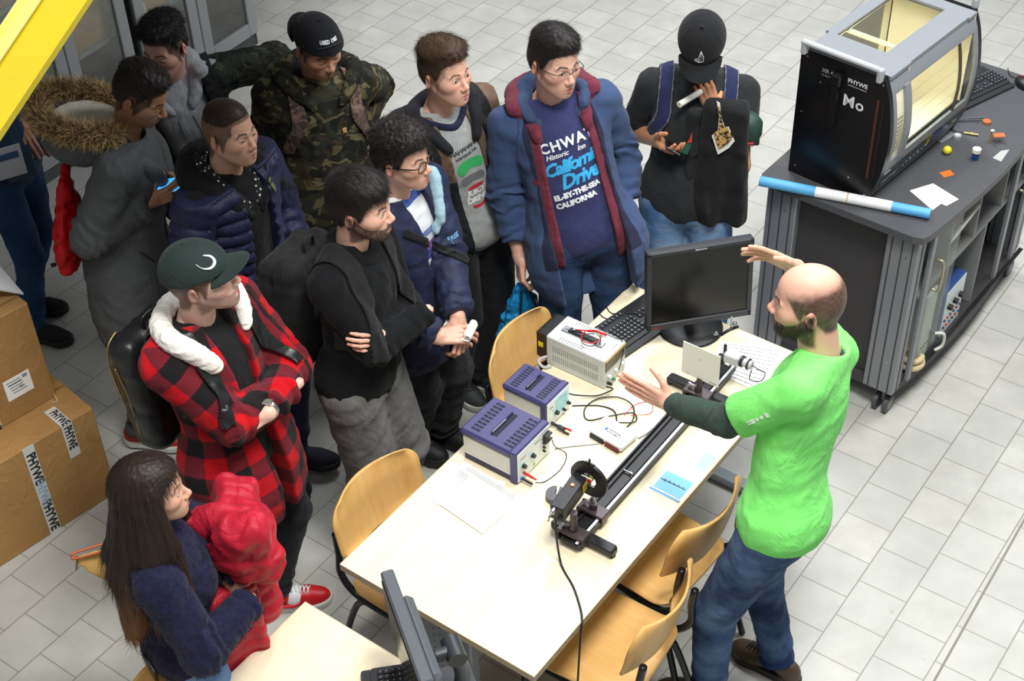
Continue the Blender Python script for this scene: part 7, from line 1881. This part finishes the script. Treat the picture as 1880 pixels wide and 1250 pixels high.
# ================================================================ student in the brown bomber jacket
p = make_person('student with brown quiff in brown and black bomber jacket over a grey t-shirt', (817, 132), 1.78, yaw=-58, hyaw=-44, hpitch=3, pelvis=at(868, 400, .96), feet={'R': (838, 690, -50), 'L': (872, 684, -20)},
    hands={'R': dict(hide=True), 'L': dict(w=('px', 900, 425, .90), hide=True, pole=(-.5, -.7, -.5))},
    ho=dict(skin='dcae98', hair='54402f', beard=.0, stubble=(-.05, .5), lip='c0707a', hairspec=dict(top=.024, side=.005, quiff=.012, seed=25, n=5200, len=.030, bias=(.3, .9, .3), up=.35, lift=.002)))
gt = garment(p, 'grey_tee_shirt', cloth('9fa2a2', .08), off=.012, sleeve=.4, hem=.67, fold=.005, fsc=.15, seed=25, neck=.064, cz=.006)
chain(p, 'tee_neckband', NAVYC, [(0, -.06, .012), (.058, -.02, .006), (.052, .04, -.018), (0, .075, -.04), (-.052, .04, -.018), (-.058, -.02, .006), (0, -.06, .012)], .0085, h=.004, ride='grey_tee_shirt')
bj = garment(p, 'bomber_jacket', two_tone('6a5444', '22242b', -.24, 'brown_black_bomber', .6, .34), off=.024, sleeve=.97, hem=.64, fold=.007, soff=.020, seed=26, open_=(.062, .070, 0), neck=.085, cz=.0)
rbk = knit('26272c', 'striped_rib', 160, True); chain(p, 'ribbed_collar', rbk, [(.055, .112, -.10), (.082, .075, -.04), (.092, .005, .015), (.075, -.058, .034), (0, -.088, .036), (-.075, -.058, .034), (-.092, .005, .015), (-.082, .075, -.04), (-.055, .112, -.10)], [.012, .020, .022, .022, .022, .022, .022, .020, .012], ride='bomber_jacket')
trousers(p, cloth('1b1c20', .15), off=.010, seed=26); [shoe(p, sd, plain('2c3230', .7), plain('b9b8ae', .6), plain('202422', .7)) for sd in 'LR']
f_ = p.fields['grey_tee_shirt']; print_text(p, f_, [('HAHAHAHA', .024, .0, -.12, .0006, .9, 0, .1), ('HAHAHA HA', .018, .0, -.145, .0004, .9, 0, .1)], plain('3c3e42', .7), parent=gt, name='chest_lettering')
print_text(p, f_, [('JUICY', .034, .0, -.315, .002, .9, .1, .0), ('DRINK', .034, .0, -.35, .002, .9, .1, .0)], plain('e6e6e6', .7), parent=gt, name='word_print')
def patch(p, f, pts, m, name, parent, lift=.0018):
    """flat coloured shape on the chest"""
    b = MB(); k = p.k; P0 = spline([(x, 0, z) for x, z in pts], 5, True)[:, [0, 2]]; c = P0.mean(0); rings = []
    for s_ in (0.0, .5, 1.0): rings.append(c+(P0-c)*s_)
    n_ = len(P0); A2 = np.concatenate(rings); yv = np.full(len(A2), .3); W = lambda y: p.NB+np.stack([-A2[:, 0], y, A2[:, 1]], 1)@p.Rc.T*k
    for _ in range(40): yv = yv-np.clip(f(W(yv)), -.02, .05)/k*.75
    V = W(yv+lift); b.add([tuple(v) for v in V], [(r*n_+i, r*n_+(i+1) % n_, (r+1)*n_+(i+1) % n_, (r+1)*n_+i) for r in range(2) for i in range(n_)], m, True); o = b.build(name); world_child(o, p.root)
    if parent is not None: world_fix(o, parent, p.root)
    return o
patch(p, f_, [(-.055, -.19), (-.02, -.165), (.03, -.168), (.06, -.185), (.05, -.215), (.0, -.205), (-.04, -.225)], plain('34a85c', .7), 'green_print', gt)
patch(p, f_, [(-.03, -.288), (.0, -.280), (.035, -.288), (.03, -.298), (-.025, -.298)], plain('c02a34', .7), 'red_print', gt); patch(p, f_, [(-.03, -.372), (.0, -.378), (.035, -.370), (.02, -.388), (-.02, -.388)], plain('c02a34', .7), 'red_print', gt)
patch(p, f_, [(-.05, -.24), (-.02, -.232), (.03, -.232), (.05, -.245), (.045, -.27), (0, -.262), (-.04, -.27)], plain('6b6e70', .7), 'grey_print', gt)
backpack(p, 'black backpack worn by the student in the brown bomber jacket', cloth('1c1d22', .2), 'bomber_jacket', xs=.135, w=.032, zlow=-.26, c=(0, -.25, -.27))

# ================================================================ student with California t-shirt
p = make_person('tall student with glasses, open blue hooded jacket and California t-shirt, carrying a blue bag', (1018, 112), 1.82, yaw=-78, hyaw=-56, hpitch=-3, hroll=-4, width=1.04, pelvis=at(1068, 418, 1.0), neckf=.05, belly=.01,
    feet={'R': (1030, 735, -85), 'L': (1110, 712, -65)},
    hands={'R': dict(w=('px', 955, 478, .86), dir=('px', 957, 530, .76), nrm=('w', -1, -.3, .1), curl=[.9, 1.0, 1.0, 1.05], thumb=.9, pole=(.5, -.7, -.3)), 'L': dict(w=('px', 1148, 398, 1.0), dir=('px', 1128, 425, .95), nrm=('w', 1, -.3, .2), curl=.4, pole=(-.45, -.8, -.4))},
    ho=dict(skin='d8ad99', hair='231d1c', beard=.05, lip='b8686a', stubble=(-.05, .5), w=1.03, hairspec=dict(top=.022, side=.007, quiff=.006, seed=28, n=5200, len=.024, bias=(-.3, .7, .1), up=.3, lift=.0)))
tv = garment(p, 'navy_tee_shirt', cloth('32365f', .08), off=.013, sleeve=.4, hem=.59, fold=.005, fsc=.17, seed=28, neck=.072, cz=.0)
BJ = cloth('33476e', .14, 30, 500, .5); 
def jt(name):
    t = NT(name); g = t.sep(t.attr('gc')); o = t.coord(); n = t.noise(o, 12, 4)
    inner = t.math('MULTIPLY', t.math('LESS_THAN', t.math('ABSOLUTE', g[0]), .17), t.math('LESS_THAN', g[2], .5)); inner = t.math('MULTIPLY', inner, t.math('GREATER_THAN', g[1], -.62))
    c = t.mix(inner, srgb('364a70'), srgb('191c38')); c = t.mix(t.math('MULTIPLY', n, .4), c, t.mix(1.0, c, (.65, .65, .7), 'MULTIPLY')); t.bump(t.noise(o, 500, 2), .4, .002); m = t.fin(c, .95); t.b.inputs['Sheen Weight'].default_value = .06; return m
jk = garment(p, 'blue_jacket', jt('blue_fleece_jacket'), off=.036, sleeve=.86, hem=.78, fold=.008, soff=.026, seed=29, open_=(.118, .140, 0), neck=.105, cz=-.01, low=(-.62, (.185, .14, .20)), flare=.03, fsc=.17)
garment(p, 'maroon_hoodie', cloth('6a2c3c', .12, 30, 500, .5), off=.028, sleeve=.3, hem=.66, fold=.006, soff=.010, seed=30, open_=(.088, .104, 0), neck=.095, cz=-.01, flare=.02)
MAR = cloth('6a2c3c', .12, 30, 500, .5); lin = cloth('39496a', .12)
chain(p, 'maroon_hood', MAR, [(.094, .100, -.11), (.098, .092, -.07), (.115, .035, -.0), (.125, -.02, .03), (.100, -.09, .05), (0, -.13, .055), (-.100, -.09, .05), (-.125, -.02, .03), (-.115, .035, .0), (-.098, .092, -.07), (-.094, .100, -.11)], [.008, .018, .028, .034, .038, .042, .038, .034, .028, .018, .008], noise=.003, ride='blue_jacket', rk=.3)
chain(p, 'hood_lining', lin, [(.078, .078, -.06), (.082, .065, -.035), (.092, .0, .030), (.078, -.06, .062), (0, -.095, .072), (-.078, -.06, .062), (-.092, .0, .030), (-.082, .065, -.035), (-.078, .078, -.06)], [.008, .018, .024, .028, .030, .028, .024, .018, .008], noise=.002, ride='maroon_hoodie', rk=.6)
f_ = p.fields['navy_tee_shirt']; WT = plain('dfe2e6', .7); CY = plain('35a6dd', .6)
print_text(p, f_, [('ACHWATE', .052, .0, -.135, .0018, 1.15, 0, .10), ('Historic     Inn', .026, -.01, -.172, .0006, 1.0, .35, .10), ('EL-BY-THE-SEA', .028, .0, -.325, .0018, .98, 0, .12), ('CALIFORNIA', .028, -.01, -.360, .0018, .98, 0, .12)], WT, parent=tv, name='white_lettering')
print_text(p, f_, [('California', .066, .0, -.217, .0026, .86, .35, .14), ('Drive', .074, .02, -.272, .0026, .9, .35, .14)], CY, parent=tv, name='blue_lettering')
trousers(p, JEAN_D, off=.016, seed=29, baggy=.005); [shoe(p, sd, SHOEB, WSOLE) for sd in 'LR']
glasses(p, plain('3a2f2a', .3, .4), LENS, rim=.0012, hw=.026, hh=.014, half=True)
wristwatch(p, 'L', BLK, plain('22262c', .2), .025)
# blue drawstring bag in his hand
hc_ = at(958, 520, .76); t = thing('drawstring_bag', 'bright blue drawstring bag hanging from the hand of the California t-shirt student', 'bag', (hc_[0], hc_[1], .38)); cb2 = hc_+np.array([.0, 0, -.17]); Rb_ = frame(-70)
def fb2(P):
    q = (P-cb2)@Rb_; z = q[:, 2]; w = np.interp(z, [-.19, -.15, -.05, .08, .17], [.07, .115, .115, .06, .02]); dth = np.interp(z, [-.19, -.12, 0, .17], [.03, .06, .05, .018])
    d = (np.sqrt((q[:, 0]/w)**2+(q[:, 1]/dth)**2)-1)*np.minimum(w, dth); d = smax(d, np.abs(z+.01)-.18, .012); return d*.8+.006*wob(P, .05, 9)+.0035*np.sin(np.arctan2(q[:, 0], q[:, 1])*9)*sstep(-.1, .15, z)
V, Q = nets(fb2, cb2-.24, cb2+.24, .0055); o = np_mesh('bag_body', V, Q, cloth('1c7fb8', .1, rough=.4, sheen=0), None); world_child(o, t)
b = MB()
for x in (-.075, .06): b.tube(spline([cb2+Rb_@np.array([x*.2, .03, .17]), cb2+Rb_@np.array([x*.6, .065, .05]), cb2+Rb_@np.array([x, .066, -.06]), cb2+Rb_@np.array([x*1.3, .03, -.17]), cb2+Rb_@np.array([x*1.3+.01, .0, -.22])], 6), .0042, BLK, 8)
world_child(b.build('drawcord'), t)

# ================================================================ student in black cap and t-shirt
p = make_person('student in black cap and black t-shirt holding a phone and paper roll', (1288, 82), 1.80, yaw=-96, hyaw=-100, hpitch=-36, zc=1.63, neckf=.09, width=1.0, pelvis=at(1258, 352, .97),
    feet={'R': (1215, 640, -100), 'L': (1300, 640, -85)},
    hands={'R': dict(w=('px', 1208, 258, 1.22), dir=('px', 1245, 298, 1.24), nrm=('w', -.5, -.3, -.8), curl=[.4, .5, .6, .7], thumb=.6, pole=(.2, -.7, -1), bare=True), 'L': dict(w=('px', 1312, 205, 1.36), dir=('px', 1290, 152, 1.46), nrm=('w', .1, -1, .2), curl=[.7, .8, .8, .8], thumb=.5, pole=(-.12, .35, -1), bare=True)},
    ho=dict(skin='bd8b68', hair='1d1715', beard=.3, down=1, eye=.0022, stubble=(-.05, .7), hairspec=None))
garment(p, 'black_tee_shirt', cloth('26292b', .15), off=.018, sleeve=.36, hem=.66, fold=.006, fsc=.16, seed=31, neck=.068, cz=.004, soff=.020)
cap(p, cloth('17181a', .15), line=(.036, .06), ext=.0, tall=.006)
C, R, k = p.C, p.Rh, p.k
b = MB(); hp_ = cap_pts([(a, e_) for a, e_ in ((-.12, .34), (-.13, .46), (-.03, .70), (.03, .50), (.05, .40), (.17, .36), (.20, .30), (.02, .24), (-.12, .28))]); b.tube(hp_, .0016, plain('c9ccd0', .5), 6, closed=True); b.tube(cap_pts([(-.03, .66), (-.03, .48), (-.06, .34)]), .0012, plain('c9ccd0', .5), 6); b.tube(cap_pts([(.0, .36), (.05, .30), (.13, .32)]), .0012, plain('c9ccd0', .5), 6)
world_child(b.build('cap_emblem'), p.root)
trousers(p, JEAN_L, off=.016, seed=31, baggy=.006); [shoe(p, sd, SHOEB, WSOLE) for sd in 'LR']
backpack(p, 'navy backpack with grey edged straps worn by the student in the black cap', cloth('23284a', .15), 'black_tee_shirt', sm=cloth('23284a', .15), sm_edge=plain('6b6e72', .7), xs=.125, w=.028, zlow=-.27, c=(-.02, -.22, -.27))
Wp, (Xp, Yp, Zp) = p.hf['R']; phone('dark phone held low by the student in the black cap', Wp+Yp*.115-Zp*.024, Yp+.5*Xp, -Zp, '141a2c', .0, '1a1b1e', .066, .128)
a_ = at(1247, 192, 1.43); b2 = at(1326, 145, 1.43); t = thing('paper_roll', 'rolled white paper held at the mouth by the student in the black cap', 'paper roll', tuple(a_)); b = MB(); b.cyl((0, 0, 0), b2-a_, .0125, PAPER, 20); b.build('roll', t); b = MB(); b.cyl(-(b2-a_)*.002, (b2-a_)*.004, .007, plain('c9b98e', .7), 14); b.build('roll_end', t)
# jacket hanging over his left forearm
E_, W_ = p.E['L'], p.W['L']; mid = at(1322, 205, 1.28); t = thing('folded_jacket', 'black jacket with a leopard patch hanging over the arm of the black cap student', 'jacket', (mid[0], mid[1], .7))
cj = at(1325, 290, 1.05)
def drape(c, half, seed, h=.0065, amp=.034):
    Rj = frame(-95)
    def f(P):
        q = (P-c)@Rj; fl = .022*np.sin(q[:, 0]*52+2*wob(P, .25, seed))*sstep(half[2], -half[2], q[:, 2])+amp*.5*wob(P, .12, seed)
        q2 = q.copy(); q2[:, 1] -= fl; q2[:, 0] /= (.86+.26*sstep(.25, -.3, q[:, 2])); return bx(q2, (0, 0, 0), None, half, min(half)*.8)*.8
    V, Q = nets(f, c-np.array([.3, .3, half[2]+.06]), c+np.array([.3, .3, half[2]+.06]), h); return V, Q
def at_y(px, py, yy):
    d = (px-940)/F_PX*CR-(py-625)/F_PX*CU+_fw; s_ = yy/d[1]; return np.array([d[0]*s_, yy, CAM_H+d[2]*s_])
yF = p.NB[1]-.235
V, Q = drape(at_y(1326, 300, yF), (.105, .045, .29), 3); o = np_mesh('front_fold', V, Q, BLACKC, None); world_child(o, t)
V, Q = drape(at_y(1284, 268, yF+.05), (.060, .03, .17), 5); o = np_mesh('side_fold', V, Q, cloth('202326', .2), None); world_child(o, t)
LP = plain('e2e2dc', .6)
def facing_panel(pix, z, off, m, name, parent, th=.003):
    """panel whose outline is given on the vertical plane through the first point, facing -Y"""
    ypl = z+off; pts = []
    for (x, y) in pix:
        d = (x-940)/F_PX*CR-(y-625)/F_PX*CU+_fw; s = ypl/d[1]; pts.append(np.array([d[0]*s, ypl, CAM_H+d[2]*s]))
    n_ = len(pts); V = [tuple(v) for v in pts]+[(v[0], v[1]+th, v[2]) for v in pts]; b = MB(); b.add(V, [tuple(range(n_)), tuple(range(2*n_-1, n_-1, -1))]+[(i, (i+1) % n_, n_+(i+1) % n_, n_+i) for i in range(n_)], m); o = b.build(name, fixn=True); world_child(o, parent); return o
lp_ = [(1316, 186), (1322, 190), (1324, 210), (1325, 218), (1332, 236), (1338, 233), (1349, 259), (1338, 272), (1318, 284), (1307, 250), (1318, 240), (1320, 215)]
facing_panel(lp_, yF, -.058, LP, 'patch_border', t, .004)
cx0 = np.mean(lp_, 0); facing_panel([tuple(cx0+(np.array(q)-cx0)*.80+np.array([0, 0])) for q in lp_], yF, -.064, leopard('leopard_print'), 'leopard_patch', t, .004)
facing_panel([(1271, 244), (1262, 262), (1250, 279), (1262, 284), (1268, 270)], yF, -.03, plain('1f5a44', .6), 'green_lining', t, .004); facing_panel([(1271, 243), (1266, 256), (1262, 262), (1270, 262)], yF, -.036, plain('c83a2c', .6), 'red_lining', t, .004)
b = MB(); z0_ = at_y(1367, 315, yF-.04); z1_ = at_y(1368, 408, yF-.03); b.tube(spline([z0_, (z0_+z1_)/2, z1_], 4), .0025, SILV, 8); world_child(b.build('zip'), t)
gb = at_y(1374, 236, yF+.06); b = MB(); b.lathe((0, 0, 0), [(0, -.07), (.035, -.06), (.055, -.02), (.055, .03), (.03, .065), (0, .07)], plain('1c3a30', .6), 24); o = b.build('cap_crown', loc=tuple(gb)); 
t2 = thing('hanging_cap', 'dark green cap with a red detail hanging behind the jacket at his elbow', 'cap', tuple(gb)); o.parent = t2; o.location = (0, 0, 0); b = MB(); b.box((-.0, -.056, -.035), (.03, .006, .012), plain('b8242c', .6), bev=.002); b.build('red_detail', t2)

# ================================================================ young woman with long hair
p = make_person('young woman with long dark hair in fluffy navy sweater and blue jeans, arms folded', (277, 900), 1.63, yaw=14, hyaw=6, hpitch=2, width=.92, pelvis=at(345, 1158, .87), female=True, neckf=.03,
    hands={'R': dict(w=('px', 462, 1098, 1.03), hide=True, pole=(.9, -.3, -.8)), 'L': dict(w=('px', 452, 1056, 1.10), dir=('px', 425, 1068, 1.07), nrm=('w', .3, -.6, .8), curl=.5, pole=(-.9, .1, -.7))},
    ho=dict(skin='dfb29a', hair='33241c', lip='c0606a', w=.95, brow=.7, hairspec=None))
fz = cloth('1a1c38', .3, 60, 200, .9, .95, .3, name='fluffy_navy_wool'); sw_ = garment(p, 'fluffy_sweater', fz, off=.024, sleeve=.98, hem=.56, fold=.006, soff=.026, seed=35, neck=.065, cz=.01)
me_ = sw_.data; nv_ = len(me_.vertices); V = np.empty(nv_*3); me_.vertices.foreach_get('co', V); V = V.reshape(-1, 3); Nn = np.empty(nv_*3); me_.vertices.foreach_get('normal', Nn); Nn = Nn.reshape(-1, 3)
rs_ = np.random.RandomState(9); idx = rs_.choice(nv_, 16000); D = Nn[idx]+rs_.normal(size=(16000, 3))*.7; D /= np.linalg.norm(D, axis=1)[:, None]; sd_ = np.cross(D, rs_.normal(size=D.shape)); sd_ /= np.linalg.norm(sd_, axis=1)[:, None]
SV, SQ = strands(V[idx], D, sd_, np.full(16000, .012), .0011, 2, .3, 7, .3, 0.0); o = np_mesh('wool_fluff', SV, SQ, fz, p.root); world_fix(o, sw_, p.root)
trousers(p, denim('5a7fb4', '86a6cf', 'mid_blue_denim'), off=.008, seed=35, fold=.003)
[shoe(p, sd, SHOEB, BSOLE) for sd in 'LR']
# long hair
C, R, k = p.C, p.Rh, p.k; HC = np.array(srgb('2b1f19')); HC2 = np.array(srgb('7a4a2c'))
def flong(P):
    q = ((P-C)@R)/k; d = skull(q*np.array([1, 1, 1]))-.017
    d = smax(d, (hairline(q)+.004*0-q[:, 2]-.10*sstep(.055, .02, q[:, 1])), .012)
    qq = q.copy(); z = q[:, 2]
    w = np.interp(z, [-.60, -.48, -.35, -.22, -.10, .0, .06], [.035, .085, .108, .108, .098, .088, .07]); dp = np.interp(z, [-.60, -.48, -.3, -.12, 0, .06], [.02, .038, .052, .062, .062, .05]); yc = np.interp(z, [-.60, -.35, -.15, .0], [-.115, -.105, -.085, -.045])
    e = (np.sqrt((q[:, 0]/w)**2+((q[:, 1]-yc)/dp)**2)-1)*np.minimum(w, dp)*.8; e = smax(e, z-.06, .02); e = smax(e, -.585-z, .02)
    m = np.stack([np.abs(q[:, 0]), q[:, 1], z], 1); s1 = smin(rc(m, (.074, .020, .05), (.098, .028, -.14), .018, .028), rc(m, (.098, .028, -.14), (.128, .050, -.29), .028, .020), .02)
    for (a_, b_, r1, r2) in (((.080, -.02, .0), (.118, -.03, -.18), .030, .040), ((.118, -.03, -.18), (.150, -.05, -.40), .040, .028), ((.060, -.075, -.06), (.095, -.130, -.25), .040, .048), ((.095, -.130, -.25), (.105, -.165, -.52), .048, .026), ((.0, -.09, -.06), (.0, -.15, -.25), .045, .05), ((.0, -.15, -.25), (.0, -.175, -.54), .05, .028)): s1 = smin(s1, rc(m, a_, b_, r1, r2), .035)
    d = smin(smin(d, e, .03), s1, .03)
    g = np.arctan2(q[:, 0], -(q[:, 1]-.0)); d = d+.0012*np.sin(g*30+9*z)+.0012*np.sin(g*67+23*z)
    return d*k
V, Q = nets(flong, C-np.array([.27, .27, .68])*k, C+np.array([.27, .27, .2])*k, .0048); N = vnormals(V, Q); q = ((V-C)@R)/k
rs_ = np.random.RandomState(4); idx = rs_.choice(len(V), 14000); ql = q[idx]; cr = np.array((0, -.02, .13)); D = (ql-cr); D[:, 2] = 0; D = D*1.2+np.array([0, 0, -1.0])*np.clip(.25+(.10-ql[:, 2])*9, .1, 1)[:, None]
D = D@R.T; Nn = N[idx]; D = D-Nn*(D*Nn).sum(1)[:, None]; D /= np.linalg.norm(D, axis=1)[:, None]+1e-9
SV, SQ = strands(V[idx], D, Nn, np.interp(ql[:, 2], [-.6, -.3, .05, .1], [.05, .09, .06, .035])*k, .0019, 5, .03, 5, .40, .02, .05)
tz = sstep(-.22, -.55, q[:, 2])[:, None]; ca = (HC*(1-tz)+HC2*tz)*.75; ca = np.concatenate([ca, np.ones((len(ca), 1))], 1); tb = np.repeat(sstep(-.16, -.50, ql[:, 2]), 12)[:, None]; vr = np.repeat(.6+1.0*rs_.rand(len(idx)), 12)[:, None]; cb = (HC*(1-tb)+HC2*tb)*vr; cb = np.concatenate([cb, np.ones((len(cb), 1))], 1)
HM2 = NT('glossy_hair'); hm2 = HM2.fin(HM2.attr('Col', 'Color'), .50, spec=.30); np_mesh('long_hair', np.concatenate([V, SV]), np.concatenate([Q, SQ+len(V)]), hm2, p.root, {'Col': np.concatenate([ca, cb])})
# back pocket and phone in it
pf = p.fields['trousers']
def pocket_reg(P): q = loc(p, P); return np.maximum(np.maximum(np.abs(q[:, 0]-.085)-.058, np.abs(q[:, 2]+.60)-.060), q[:, 1]+.02)*p.k
o = shell_part(p, pf, 'back_pocket', pocket_reg, denim('4f76ac', '7c9cc8', 'pocket_denim'), .004, .003, box=(p.PC-.3, p.PC+.3))
pc_ = p.TL(.085, -.140, -.545); nb_ = unit(p.Rc@np.array([.45, -1, .1])); phone('phone in a floral case sticking out of the young woman\'s back pocket', pc_, p.Rc@np.array([.35, .1, 1.0]), nb_, '8f9a86', .0, '2c2a24', .07, .13)
# red quilted jacket over her arms
REDP = cloth('b01c30', .12, rough=.45, sheen=.1, weave=500); jc = at(432, 985, 1.17); t = thing('quilted_jacket', 'bright red quilted jacket bundled over the folded arms of the long haired woman', 'jacket', (jc[0], jc[1], .8)); Rj = frame(14)
bpy.context.view_layer.update()
def fj(P):
    q = (P-jc)@Rj; d = el(q, (0, 0, 0), None, (.12, .10, .105)); d = smin(d, rc(q, (.06, .06, -.05), (-.14, .02, .02), .075, .07), .03); d = smin(d, rc(q, (-.02, -.07, .07), (.08, .04, .09), .055, .065), .02)
    u = np.sqrt((q[:, 0]-.02)**2+(q[:, 1])**2+(q[:, 2]-.08)**2); sw = np.sin(q[:, 0]*38+2.5*wob(P, .16, 4))+.6*np.sin(q[:, 1]*55+2*wob(P, .12, 6)); d = d-.0085*(np.abs(np.sin(math.pi*u/.040))**.5-.5)+.010*sw+.003*wob(P, .05, 8); return d*.8
V, Q = nets(fj, jc-.3, jc+.3, .0055); o = np_mesh('bundled_body', V, Q, REDP, None); world_child(o, t)
hc2 = at(425, 1160, .86)
def fh2(P):
    q = (P-hc2)@Rj; qq = q.copy(); qq[:, 1] -= .014*np.sin(q[:, 0]*30); d = bx(qq, (0, 0, 0), None, (.105, .030, .20), .024); return (d-.007*(np.abs(np.sin(math.pi*q[:, 2]/.055))**.5-.5)+.007*wob(P, .1, 3))*.85
Rj = frame(-65); V, Q = nets(fh2, hc2-np.array([.22, .22, .26]), hc2+np.array([.22, .22, .26]), .0055); o = np_mesh('hanging_panel', V, Q, REDP, None); world_child(o, t)
sl_ = at(478, 1085, .92)
def fs2(P): return rc(P, sl_+np.array([-.03, .03, .16]), sl_+np.array([0, 0, -.06]), .06, .062)-.010*(np.abs(np.sin(math.pi*(P[:, 2])/.05))**.6-.5)
V, Q = nets(fs2, sl_-.26, sl_+.3, .0055); o = np_mesh('sleeve', V, Q, REDP, None); world_child(o, t)
b = MB(); b.tube([hc2+Rj@np.array([.085, .034, .18]), hc2+Rj@np.array([.09, .038, .0]), hc2+Rj@np.array([.085, .034, -.19])], .0035, GOLD, 8); b.tube([hc2+Rj@np.array([-.05, .034, .16]), hc2+Rj@np.array([-.052, .036, .10])], .0035, GOLD, 8); world_child(b.build('zip'), t)
b = MB(); tg = at(461, 968, 1.285); Rt_ = frame(-20); b.box(tg, (.05, .016, .003), plain('e8e6ea', .5), R=Rt_@np.array([[.9, .43, 0], [-.43, .9, 0], [0, 0, 1]]), bev=.001); world_child(b.build('white_tag'), t)
# gold purse
pc = at(195, 1035, .93); t = thing('gold_purse', 'gold zipped purse hanging at the back of the long haired woman', 'purse', (pc[0], pc[1], .85)); Rp = frame(100)
GL = plain('d4ab62', .4, .15, bump=.2, bscale=200, name='gold_leather'); bpy.context.view_layer.update()
pA, pB = at(142, 1022, .99), at(245, 990, .99); pD = at(250, 1100, .80)
def fpur(P):
    ax = unit(pB-pA); up_ = np.array([0, 0, 1.0]); n = unit(np.cross(ax, up_)); q = np.stack([(P-pA)@ax, (P-pA)@n, (P-pA)@up_], 1); L_ = np.linalg.norm(pB-pA)+.03
    zb = np.interp(q[:, 0], [0, L_*.5, L_], [-.03, -.17, -.31]); th = .006+.028*sstep(.0, .1, -q[:, 2]); d = np.maximum(np.abs(q[:, 1])-th, np.maximum(np.maximum(q[:, 2], zb-q[:, 2]), np.maximum(-q[:, 0], q[:, 0]-L_))); return d*.8+.002*wob(P, .05, 2)
V, Q = nets(fpur, np.minimum(pA, pB)-np.array([.1, .1, .25]), np.maximum(pA, pB)+.1, .005); o = np_mesh('purse_body', V, Q, GL, None); world_child(o, t)
b = MB(); n_ = unit(np.cross(pB-pA, [0, 0, 1.0])); b.tube(spline([pB+n_*.012, pA+n_*.012+np.array([0, 0, .006]), pA+np.array([-.01, 0, .004]), pA-n_*.02, pB-n_*.02], 6), .004, plain('b0562e', .4), 8); b.tube([pA, pA+np.array([-.012, -.01, -.05])], .004, GOLD, 8); world_child(b.build('zip'), t)

# ================================================================ person cut off at the left
p = make_person('person mostly hidden behind the yellow beam at the left edge, blue jeans and black boots', (-60, 10), 1.74, yaw=-20, pelvis=at(10, 292, .95), feet={'R': (62, 598, -15), 'L': (48, 558, 5)},
    hands={'R': dict(w=('px', 28, 225, 1.10), dir=('px', 48, 262, 1.04), nrm=('w', .3, -.8, .4), curl=.4, thumb=.3), 'L': dict(hide=True)}, ho=dict(skin='c08a72', hair='2a211c', hairspec=dict(top=.02, side=.008, seed=40, n=1500)))
garment(p, 'dark_blue_top', cloth('23344a', .2), off=.024, sleeve=.93, hem=.62, fold=.006, soff=.018, seed=40)
trousers(p, denim('1d3556', '30507a', 'deep_blue_denim'), off=.010, seed=40); [shoe(p, sd, plain('0e0f12', .85), BSOLE, high=.05) for sd in 'LR']
t = thing('flyer', 'white and blue flyer held by the person at the left edge', 'leaflet', tuple(at(15, 298, 1.05)), .3); b = MB(); b.box((0, 0, 0), (.13, .005, .15), plain('c8ccd4', .4), bev=.001, R=frame(-80)); b.box((.0, -.004, .03), (.10, .003, .03), plain('3a5a8c', .4), R=frame(-80)); b.build('sheet', t)
t = thing('blue_folder', 'dark teal folder behind the flyer at the left edge', 'folder', tuple(at(36, 300, 1.02)), .3); b = MB(); b.box((0, 0, 0), (.12, .006, .16), plain('2c4a5c', .4), bev=.001, R=frame(-80)); b.build('cover', t)
